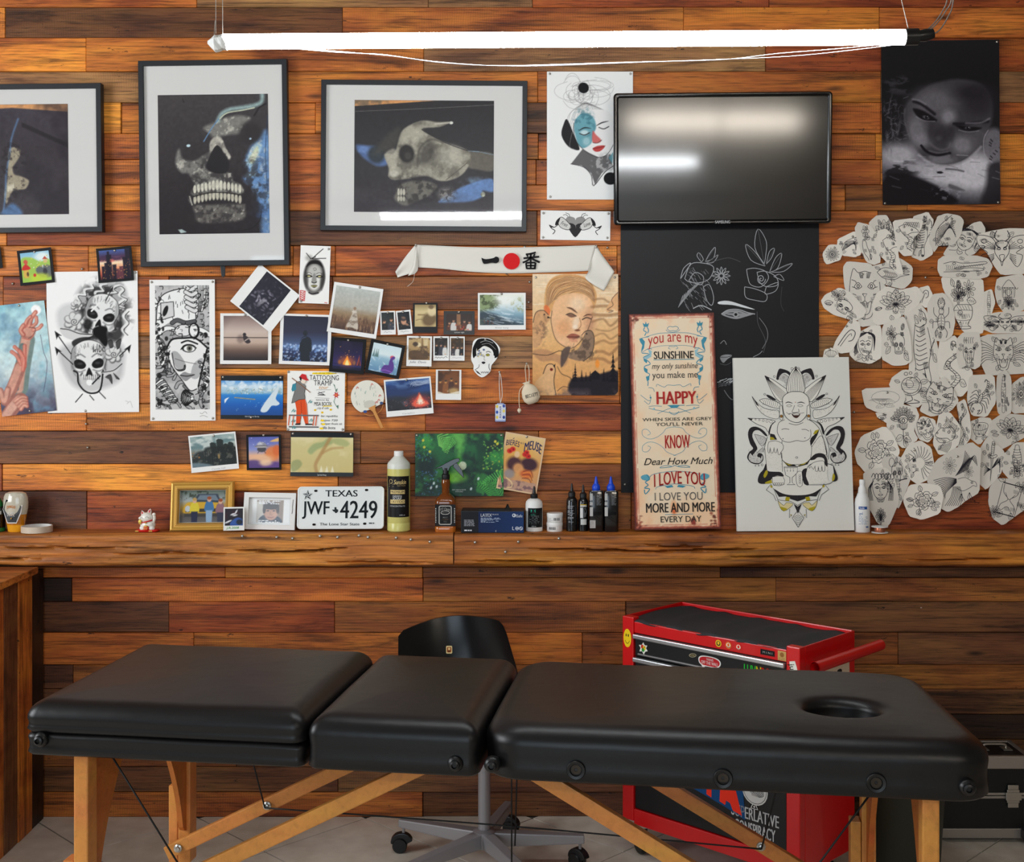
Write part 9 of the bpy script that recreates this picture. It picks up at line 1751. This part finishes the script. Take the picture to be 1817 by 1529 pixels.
def m_croc(d):
    d.l([(-0.9,-0.3),(-0.5,-0.5),(-0.1,-0.35),(0.4,-0.4),(0.85,-0.5),(0.9,-0.3),(0.3,-0.1),(-0.3,0.05),(-0.4,0.2),(0.2,0.1),(0.7,0.15),(0.75,0.35),(0.0,0.45),(-0.9,0.5)],1.2); d.c(-0.45,-0.32,0.07,0.1,1.3)
    for i in range(10): d.l([(-0.2+i*0.1,-0.02-i*0.03),(-0.16+i*0.1,0.1-i*0.02),(-0.12+i*0.1,-0.04-i*0.03)],0.9,0); d.l([(-0.8+i*0.08,-0.2+0.03*(i % 3)),(-0.75+i*0.08,0.1),(-0.8+i*0.06,0.4)],0.8)
    for x,y in ((0.8,0.0),(0.9,0.45),(0.55,0.65)): d.l([(x,y),(x+0.06,y+0.16),(x-0.02,y+0.2),(x,y)],0.9)
def m_moth(d):
    for sx in (-1,1):
        d.l([(sx*0.15,-0.1),(sx*0.4,-0.6),(sx*0.95,-0.7),(sx*0.9,-0.2),(sx*0.55,0.15),(sx*0.8,0.3),(sx*0.6,0.85),(sx*0.3,0.4)],1.2); d.c(sx*0.7,-0.42,0.1,0.1,1.1); d.c(sx*0.72,-0.15,0.06); 
        for i in range(5): d.l([(sx*0.25,-0.15+i*0.03),(sx*(0.5+i*0.06),-0.4+i*0.08)],1.0,0); d.l([(sx*0.3,0.2+i*0.05),(sx*(0.55),0.3+i*0.1)],1.0,0)
        d.l([(sx*0.12,-0.4),(sx*0.3,-0.65),(sx*0.2,-0.95)],1.6)
    d.l([(-0.25,-0.35),(-0.28,0.1),(-0.12,0.45),(0,0.6),(0.12,0.45),(0.28,0.1),(0.25,-0.35),(0,-0.45),(-0.25,-0.35)],1.2)
    for sx in (-1,1): d.c(sx*0.12,-0.05,0.06,0.05,1.6); d.l([(sx*0.22,-0.2),(sx*0.06,-0.1)],1.5,0)
    d.l([(-0.1,0.28),(0,0.24),(0.1,0.28),(0.04,0.6),(0,0.8),(-0.04,0.6),(-0.1,0.28)],1.1)
def m_wlion(d):
    d.rx *= 0.5; m_tiger(d); d.rx /= 0.5
    for sx in (-1,1):
        for i in range(8): d.l([(sx*0.42,-0.3+i*0.1),(sx*0.7,-0.55+i*0.13),(sx*0.97,-0.7+i*0.2)],1.0)
def m_hour(d):
    d.l([(-0.5,-0.75),(0.5,-0.75)],2.0,0); d.l([(-0.5,0.75),(0.5,0.75)],2.0,0); d.l([(-0.4,-0.7),(-0.35,-0.3),(-0.05,0),(-0.35,0.3),(-0.4,0.7)],1.0,sym=True); d.l([(-0.5,-0.7),(-0.48,0.7)],1.0,0,sym=True); d.l([(-0.25,-0.3),(0,0),(0.25,-0.3)],0.9); d.l([(-0.3,0.65),(0,0.35),(0.3,0.65)],0.9); sunflower(d,-0.55,0.75,0.32,9); sunflower(d,0.6,-0.75,0.3,9); d.leaf(-0.4,-0.8,3.6,0.5)
def m_globe(d):
    d.c(0,-0.15,0.5,0.5,1.2); d.c(0,-0.15,0.6,0.62,1.0,-60,120); d.l([(-0.2,-0.5),(0.1,-0.4),(0.15,-0.1),(-0.1,0.0),(-0.25,-0.2),(-0.2,-0.5)],0.9); d.l([(0.05,0.5),(0.1,0.75),(-0.3,0.95),(0.5,0.9),(0.2,0.72)],1.4); d.leaf(0.5,-0.3,-0.3,0.5); d.leaf(0.55,0.05,0.3,0.45); d.c(-0.25,-0.85,0.1); d.c(0.0,-0.9,0.08)
    for i in range(4): d.l([(-0.45,-0.3+i*0.12),(0,-0.26+i*0.12),(0.45,-0.3+i*0.12)],0.5)
def m_hand(d):
    d.l([(-0.4,0.1),(-0.35,-0.2),(-0.1,-0.1),(0.05,0.2),(0.3,0.6),(0.4,0.9)],1.1); d.l([(-0.4,0.1),(-0.25,0.5),(0.1,0.8),(0.2,0.95)],1.1)
    for i in range(4): d.l([(-0.3+i*0.08,-0.1-i*0.03),(-0.2+i*0.12,-0.35),(-0.1+i*0.14,-0.3)],0.9)
    d.petals(-0.15,-0.65,0.05,0.35,6,0.9); d.leaf(-0.2,-0.4,0.3,0.5)
def m_bird(d):
    d.l([(-0.8,0.1),(-0.5,-0.3),(0.1,-0.35),(0.5,-0.1),(0.95,-0.15),(0.5,0.1),(0.2,0.4),(-0.4,0.45),(-0.8,0.1)],1.1); d.c(0.45,-0.12,0.04,0.05,1.4)
    for i in range(7): d.l([(-0.5+i*0.1,-0.1),(-0.3+i*0.1,0.15),(-0.5+i*0.08,0.38)],0.9); d.l([(0.1+i*0.05,-0.4),(0.3+i*0.1,-0.75+i*0.03)],0.8,0)
    d.l([(-0.3,0.45),(-0.2,0.75),(-0.3,0.95)],0.9); d.l([(0.0,0.42),(0.1,0.75),(0.0,0.92)],0.9)
def m_wing(d):
    for i in range(9): d.l([(-0.8+i*0.05,0.5-i*0.1),(-0.1+i*0.06,0.1-i*0.06),(0.8-i*0.03,-0.6+i*0.14)],1.0)
    d.l([(-0.9,0.6),(-0.6,-0.1),(-0.1,-0.5),(0.8,-0.8)],1.1); d.spiral(-0.6,0.5,0.25)
def m_dragon(d):
    d.l([(-0.7,-0.6),(-0.2,-0.75),(0.5,-0.55),(0.8,-0.3),(0.3,-0.25),(-0.1,-0.1),(-0.4,-0.2),(-0.7,-0.6)],1.1)
    for i in range(8): d.l([(-0.4+i*0.14,-0.7+i*0.03),(-0.2+i*0.14,-0.9),(0.0+i*0.12,-0.75+i*0.03)],0.9)
    d.l([(-0.3,-0.1),(0.1,0.2),(-0.1,0.6),(0.3,0.9)],1.1); d.l([(0.0,-0.1),(0.45,0.2),(0.2,0.6),(0.5,0.8)],1.1)
    for i in range(7): d.l([(-0.1+0.05*(i % 3),0.0+i*0.12),(0.15,0.05+i*0.12),(0.35-0.04*(i % 2),0.0+i*0.12)],0.9)
    d.c(0.3,-0.42,0.06,0.05,1.4)
def m_carousel(d):
    d.l([(-0.5,-0.4),(0,-0.85),(0.5,-0.4)],1.0); d.l([(-0.5,-0.4),(0.5,-0.4),(0.45,0.15),(-0.45,0.15),(-0.5,-0.4)],1.0,0)
    for i in range(6): d.l([(-0.5+i*0.2,-0.4),(-0.4+i*0.2,-0.3),(-0.3+i*0.2,-0.4)],0.9); d.l([(-0.4+i*0.16,-0.3),(-0.4+i*0.16,0.1)],0.7,0)
    d.c(0,-0.12,0.2,0.2); lotus(d,0,0.55,0.5)
def m_smoke(d): m_skull(d,0.0,-0.3,0.55); d.l([(0.15,0.05),(0.75,-0.05)],2.0,0); d.spiral(0.7,-0.4,0.18); d.l([(-0.2,0.15),(-0.15,0.6),(0,0.95),(0.15,0.6),(0.2,0.15)],1.0); [d.l([(-0.17,0.2+i*0.12),(0.17,0.2+i*0.12)],0.8,0) for i in range(6)]; d.c(-0.4,-0.75,0.2)
def m_lionp(d):
    for i in range(15): a = -2.6+i*0.27; d.l([(0.05+0.35*math.cos(a),0.05+0.3*math.sin(a)),(0.08+0.62*math.cos(a+0.12),0.05+0.6*math.sin(a+0.12)),(0.05+0.95*math.cos(a+0.05),0.05+0.92*math.sin(a+0.05))],1.0)
    d.l([(-0.3,-0.3),(-0.6,-0.1),(-0.75,0.1),(-0.6,0.2),(-0.65,0.4),(-0.4,0.55),(-0.1,0.4)],1.2); d.c(-0.35,-0.08,0.05,0.05,1.4); d.l([(-0.5,0.25),(-0.3,0.28)],1.2,0)
def m_koi(d): m_snake(d)
def m_barrel(d):
    d.l([(-0.8,-0.1),(-0.5,-0.5),(0.3,-0.6),(0.8,-0.4),(0.6,0.2),(0.1,0.6),(-0.5,0.5),(-0.8,-0.1)],1.1)
    for i in range(7): d.l([(-0.6+i*0.18,-0.45),(-0.5+i*0.18,0.0),(-0.55+i*0.16,0.45)],0.9)
    d.l([(-0.8,0.0),(0,0.1),(0.7,-0.1)],1.0); d.leaf(0.3,0.5,0.5,0.4)
def m_shell(d): [d.l([(0,0.9),(-0.7+i*0.2,0.0),(-0.8+i*0.23,-0.6)],0.9) for i in range(8)]; d.c(0,0.1,0.85,0.75,1.0,180,360)
def m_land(d): m_moth(d); lotus(d,-0.7,0.3,0.35); sunflower(d,0.75,-0.1,0.3,9)
def m_moon(d): d.c(0,-0.3,0.75,0.6,0.6); [d.l([(-0.9+i*0.1,0.0),(-0.6+i*0.1,-0.2),(-0.3+i*0.1,0.1)],0.5) for i in range(9)]; d.leaf(-0.1,0.3,0.3,0.6,w=0.5); d.leaf(0.0,0.3,2.6,0.6,w=0.5); d.spiral(-0.1,0.1,0.3,w=0.5)
def m_boot(d): m_lamp(d); sunflower(d,0.0,0.6,0.5,9)
def m_hook(d): d.l([(-0.5,0.7),(-0.2,-0.2),(0.1,-0.6),(0.5,-0.5),(0.5,0.0),(0.2,0.2)],1.6); d.l([(-0.3,0.7),(0.0,-0.1),(0.2,-0.35),(0.3,-0.2)],1.2)
def m_cat(d): m_tiger(d)
def m_daisyeye(d):
    for i in range(11): a = -3.14+i*0.314; d.leaf(0.3*math.cos(a),-0.3+0.2*math.sin(a),a,0.5,0.22)
    d.c(0,-0.25,0.3,0.16,1.2); d.c(0,-0.25,0.1,0.1,1.6)
    for i in range(7): d.l([(-0.3+i*0.1,-0.1),(-0.22+i*0.075,0.15),(0,0.25)],0.9)
    d.l([(0,0.25),(0.02,0.95)],1.2); d.leaf(0.0,0.6,0.4,0.6); d.leaf(0.0,0.55,2.7,0.6); d.leaf(0.02,0.8,0.9,0.5)
A1 = Tf(0,0,4.82,1440,370); A2 = Tf(0,0,4.777,1440,640)
ST_ = [ # subject, label tail, outline, motif, rotation
 (A1,'hooked claw',[(920,680),(1000,660),(1040,760),(980,850),(880,780)],m_hook,0),
 (A2,'torn strip, almost hidden',[(540,440),(660,445),(660,540),(560,480)],m_bird,0),
 (A1,'feathered wing',[(225,265),(370,195),(430,250),(420,390),(370,412),(265,400),(220,330)],m_wing,0),
 (A1,'small round blossom, at the far end of the top row',[(95,380),(150,310),(245,315),(265,380),(240,440),(130,475),(105,440)],sunflower,0),
 (A1,'curling vine flower',[(495,120),(560,65),(640,62),(680,130),(720,250),(740,370),(700,400),(600,400),(550,300),(500,180)],lotus,0),
 (A1,'hand holding a tulip',[(370,170),(400,122),(500,150),(560,230),(585,450),(530,475),(470,450),(420,350),(385,250)],m_hand,0),
 (A1,'tiger sitting under a curled tail',[(275,510),(310,460),(500,480),(560,560),(640,690),(600,790),(560,980),(420,1000),(380,900),(290,690)],m_tiger,0),
 (A1,'wading heron',[(500,500),(620,470),(740,420),(860,500),(850,620),(780,685),(640,650),(540,600)],m_bird,10),
 (A1,'bird claw on a long pointed slip',[(560,200),(640,180),(730,270),(740,400),(780,550),(740,555),(640,450),(590,400)],m_dragon,0),
 (A1,'coiled tiger and snake',[(860,80),(990,35),(1040,110),(1000,260),(1040,380),(940,440),(850,400),(880,260),(930,150)],m_tigerwalk,10),
 (A1,'shaggy dragon head',[(695,110),(860,90),(950,110),(930,180),(870,260),(860,395),(790,400),(740,350),(720,240)],m_dragon,0),
 (A1,'antlered lady',[(1280,200),(1380,130),(1440,115),(1480,180),(1440,330),(1380,390),(1230,415),(1130,390),(1180,310)],m_lady,20),
 (A1,'pair of swooping wings',[(1050,140),(1080,70),(1150,48),(1260,65),(1297,110),(1270,230),(1210,310),(1090,310),(1050,370),(1005,280),(1020,200)],m_wing,-20),
 (A1,'thin standing figure',[(1470,720),(1540,690),(1570,800),(1530,920),(1470,940)],m_lamp,0),
 (A1,'lantern over a lotus',[(1590,600),(1817,560),(1825,860),(1660,900),(1590,810),(1570,700)],m_carousel,0),
 (A1,'horned moth mask',[(1420,300),(1410,240),(1480,210),(1660,175),(1900,180),(1900,540),(1620,560),(1560,480),(1510,380)],m_moth,0),
 (A1,'crocodile head',[(1085,520),(1090,440),(1140,405),(1400,405),(1500,430),(1540,490),(1500,580),(1420,600),(1110,580)],m_croc,0),
 (A1,'vase of flowers',[(1115,610),(1140,585),(1460,600),(1470,800),(1465,1050),(1380,1075),(1290,1040),(1220,900),(1130,690)],m_vase,0),
 (A1,'flowered bat landscape',[(1480,950),(1560,890),(1880,880),(1880,1060),(1560,1065),(1470,1030)],m_land,0),
 (A1,'climbing tiger',[(790,880),(900,800),(990,900),(1060,1120),(1090,1250),(1090,1560),(1000,1540),(830,1420),(850,1200)],m_tigerwalk,0),
 (A1,'large open peony',[(530,800),(560,730),(640,670),(760,700),(890,670),(950,740),(900,830),(760,920),(690,970),(570,990),(530,960)],lotus,0),
 (A1,'skull with a blossom, on an oval slip',[(88,790),(120,740),(240,680),(330,720),(460,860),(440,920),(370,955),(200,910),(110,850)],m_skflower,30),
 (A1,'woman with a heart',[(410,1060),(520,1000),(590,1010),(595,1270),(500,1320),(380,1300),(325,1240),(370,1120)],m_lady,0),
 (A1,'faint sketch on a curled-over corner',[(210,1130),(330,950),(410,980),(415,1080),(340,1220),(250,1235),(185,1190)],m_hook,20),
 (A1,'skull wearing a cactus',[(610,1000),(700,960),(790,930),(840,1080),(855,1290),(800,1330),(700,1335),(600,1280)],m_skflower,0),
 (A1,'ornate beetle',[(990,830),(1040,740),(1130,730),(1200,820),(1225,960),(1200,1080),(1130,1130),(1060,1120),(1010,1020)],m_beetle,0),
 (A1,'scaly coiled snake',[(1100,1130),(1240,1095),(1260,1300),(1370,1380),(1370,1500),(1280,1600),(1200,1580),(1100,1450),(1085,1250)],m_snake,0),
 (A1,'winged roaring lion',[(1440,1110),(1520,1080),(1900,1070),(1900,1398),(1500,1420),(1445,1300)],m_wlion,0),
 (A1,'weeping face',[(1245,1120),(1300,1065),(1430,1065),(1450,1200),(1440,1340),(1390,1370),(1320,1340),(1270,1365),(1245,1280)],m_cry,0),
 (A1,'striped shell peeking above the buddha canvas',[(95,1300),(110,1210),(170,1190),(220,1220),(240,1300)],m_shell,0),
 (A2,'desk globe',[(660,210),(690,140),(780,80),(920,95),(1005,200),(990,320),(890,395),(790,350)],m_globe,0),
 (A2,'roaring tiger head',[(1010,210),(1120,140),(1200,250),(1240,340),(1180,420),(1020,470),(920,420),(960,330)],m_tiger,15),
 (A2,'very faint sketch on a half-moon slip',[(430,240),(750,225),(790,300),(770,380),(690,435),(580,440),(460,390)],m_moon,0),
 (A2,'scorpion',[(1340,130),(1540,120),(1560,350),(1480,470),(1360,460),(1320,330)],m_scorp,20),
 (A2,'slim oil lamp',[(1570,130),(1640,80),(1690,150),(1690,430),(1640,460),(1580,440),(1565,300)],m_lamp,0),
 (A2,'half sunflower at the picture edge',[(1700,200),(1780,140),(1880,150),(1880,430),(1700,440),(1685,300)],sunflower,0),
 (A2,'flower with an eye',[(640,450),(740,370),(880,400),(910,470),(860,580),(900,660),(780,740),(680,650),(640,560)],m_daisyeye,0),
 (A2,'dark cat head',[(870,560),(930,470),(1040,500),(1060,600),(990,690),(910,660)],m_cat,-20),
 (A2,'swimming koi',[(1230,370),(1300,330),(1340,480),(1350,640),(1280,740),(1210,700),(1260,560)],m_koi,0),
 (A2,'snarling wolf',[(1060,560),(1080,460),(1170,440),(1260,560),(1250,690),(1180,780),(1080,790),(1030,700)],m_beast,20),
 (A2,'barrel-shaped jug',[(1340,520),(1440,480),(1520,490),(1520,600),(1420,710),(1340,650)],m_barrel,0),
 (A2,'spread chrysanthemum',[(1520,520),(1620,450),(1880,470),(1880,600),(1740,680),(1600,750),(1500,650)],lotus,15),
 (A2,'rose with pointed leaves, beside the loose tack',[(370,770),(430,640),(620,560),(690,640),(740,770),(700,870),(590,930),(460,940),(390,860)],rose,0),
 (A2,'smoking skeleton',[(590,830),(720,810),(840,870),(850,960),(740,1240),(700,1220),(640,1000)],m_smoke,0),
 (A2,'lion in profile',[(760,830),(820,720),(920,680),(1010,740),(1035,880),(1030,980),(900,1040),(840,1000)],m_lionp,0),
 (A2,'dagger with a swallow',[(1420,760),(1500,640),(1620,760),(1640,800),(1600,960),(1480,1085),(1420,1030)],m_dagger,5),
 (A2,'boot with a daisy',[(1630,800),(1720,700),(1880,690),(1880,980),(1680,1000),(1620,930)],m_boot,0),
 (A2,'diving eagle in heavy black lines',[(980,1020),(1060,850),(1200,760),(1350,700),(1430,760),(1420,930),(1415,1110),(1300,1180),(1240,1230),(1160,1270),(1100,1240),(1080,1100)],m_eagle,0),
 (A2,'thorn-crowned man',[(440,970),(480,930),(620,910),(690,970),(740,1180),(650,1390),(560,1370),(480,1220)],m_jesus,0),
 (A2,'full rose at the bottom of the cluster',[(780,1180),(830,1060),(950,1040),(1080,1060),(1110,1150),(1080,1290),(930,1340),(830,1310)],rose,0),
 (A2,'hourglass',[(1510,1080),(1580,1000),(1700,1010),(1880,990),(1880,1200),(1700,1330),(1620,1385),(1540,1330),(1505,1200)],m_hour,15)]
LAY = []
for i,(T_,sub,pts,motif,rot) in enumerate(ST_):
    rr = random.Random(100+i); px = T_(pts); mx0,my0 = sum(p[0] for p in px)/len(px),sum(p[1] for p in px)/len(px)
    px = [(mx0+(a-mx0)*1.05,my0+(b_-my0)*1.05) for a,b_ in px]; poly = []
    for k_ in range(len(px)):                 # scissor-cut outline: corners only slightly softened
        a,b_ = px[k_],px[(k_+1) % len(px)]
        for t_ in (0.12,0.36,0.64,0.88): poly.append((a[0]+(b_[0]-a[0])*t_+rr.uniform(-0.35,0.35),a[1]+(b_[1]-a[1])*t_+rr.uniform(-0.35,0.35)))
    xs,ys = [p[0] for p in poly],[p[1] for p in poly]; cx_,cy_ = (min(xs)+max(xs))/2,(min(ys)+max(ys))/2; w_,h_ = max(xs)-min(xs),max(ys)-min(ys)
    bb = (cx_-w_*0.44,cx_+w_*0.44,cy_-h_*0.44,cy_+h_*0.44); ly = 1+max([q[4] for q in LAY if q[0] < bb[1] and bb[0] < q[1] and q[2] < bb[3] and bb[2] < q[3]]+[0]); LAY.append(bb+(ly,))
    y = -0.0062-0.0021*ly; s = sc(y); cu = rr.uniform(0.0007,0.0018); tx,ty = rr.uniform(-0.5,0.5),rr.uniform(-0.5,0.3)
    rw,rh = w_/2*s,h_/2*s
    def warp(X,Y,z): u,v = X/rw-tx,Y/rh-ty; return (X,Y,z+cu*(u*u+v*v)*0.9)
    # dense sheet: rings towards the centre so that it can curl
    mb = MB(); rings = []
    sgn = sum(poly[k_][0]*poly[(k_+1) % len(poly)][1]-poly[(k_+1) % len(poly)][0]*poly[k_][1] for k_ in range(len(poly)))
    pp = poly if sgn < 0 else poly[::-1]; mx,my = sum(p[0] for p in pp)/len(pp),sum(p[1] for p in pp)/len(pp)
    for t_,zz in ((0.06,-0.0003),(0.5,-0.0003),(1.0,-0.0003),(1.0,0.0),(0.75,0.0),(0.5,0.0),(0.25,0.0),(0.06,0.0)): rings.append([warp((mx+(a-mx)*t_-cx_)*s,(cy_-(my+(b_-my)*t_))*s,zz) for a,b_ in pp])
    mb.loops(rings,True,True)
    o = mb.build('tattoo_stencil','tracing_paper',M=WM(cx_,cy_,y),smooth=35)
    tag(o,'pinned tracing-paper tattoo stencil: '+sub,'stencil','tattoo stencils pinned in a cluster')
    k = Ink(w_,h_,s,0.000004); d = Dr(k,w_/2+(mx-cx_)*0.6,h_/2+(my-cy_)*0.6,w_*0.43,h_*0.43,rot,min(0.9,0.42+min(w_,h_)/130)*(0.62 if motif is m_eagle else 1.0)); motif(d)
    if h_*w_ > 1800 and motif not in (m_moon,m_eagle,m_hook):
        for q in range(5):                       # filler leaves and shading strokes round the subject
            a = rr.uniform(0,6.28); x_,y_ = 0.66*math.cos(a),0.66*math.sin(a); d.leaf(x_,y_,a+rr.uniform(-0.5,0.5),0.34,w=0.8)
            for v in range(5): d.l([(x_*0.7+v*0.05,y_*0.7-0.08),(x_*0.7+v*0.05+0.05,y_*0.7+0.1)],0.55,0)
    k.build('line_drawing',o,z=0.0002,warp=warp)
    if rr.random() < 0.75: X,Y = tx*rw*0.6,(0.55+0.2*rr.random())*rh; link('pin',pin_mesh(),None,o,Matrix.Translation(warp(X,Y,0.0003)))
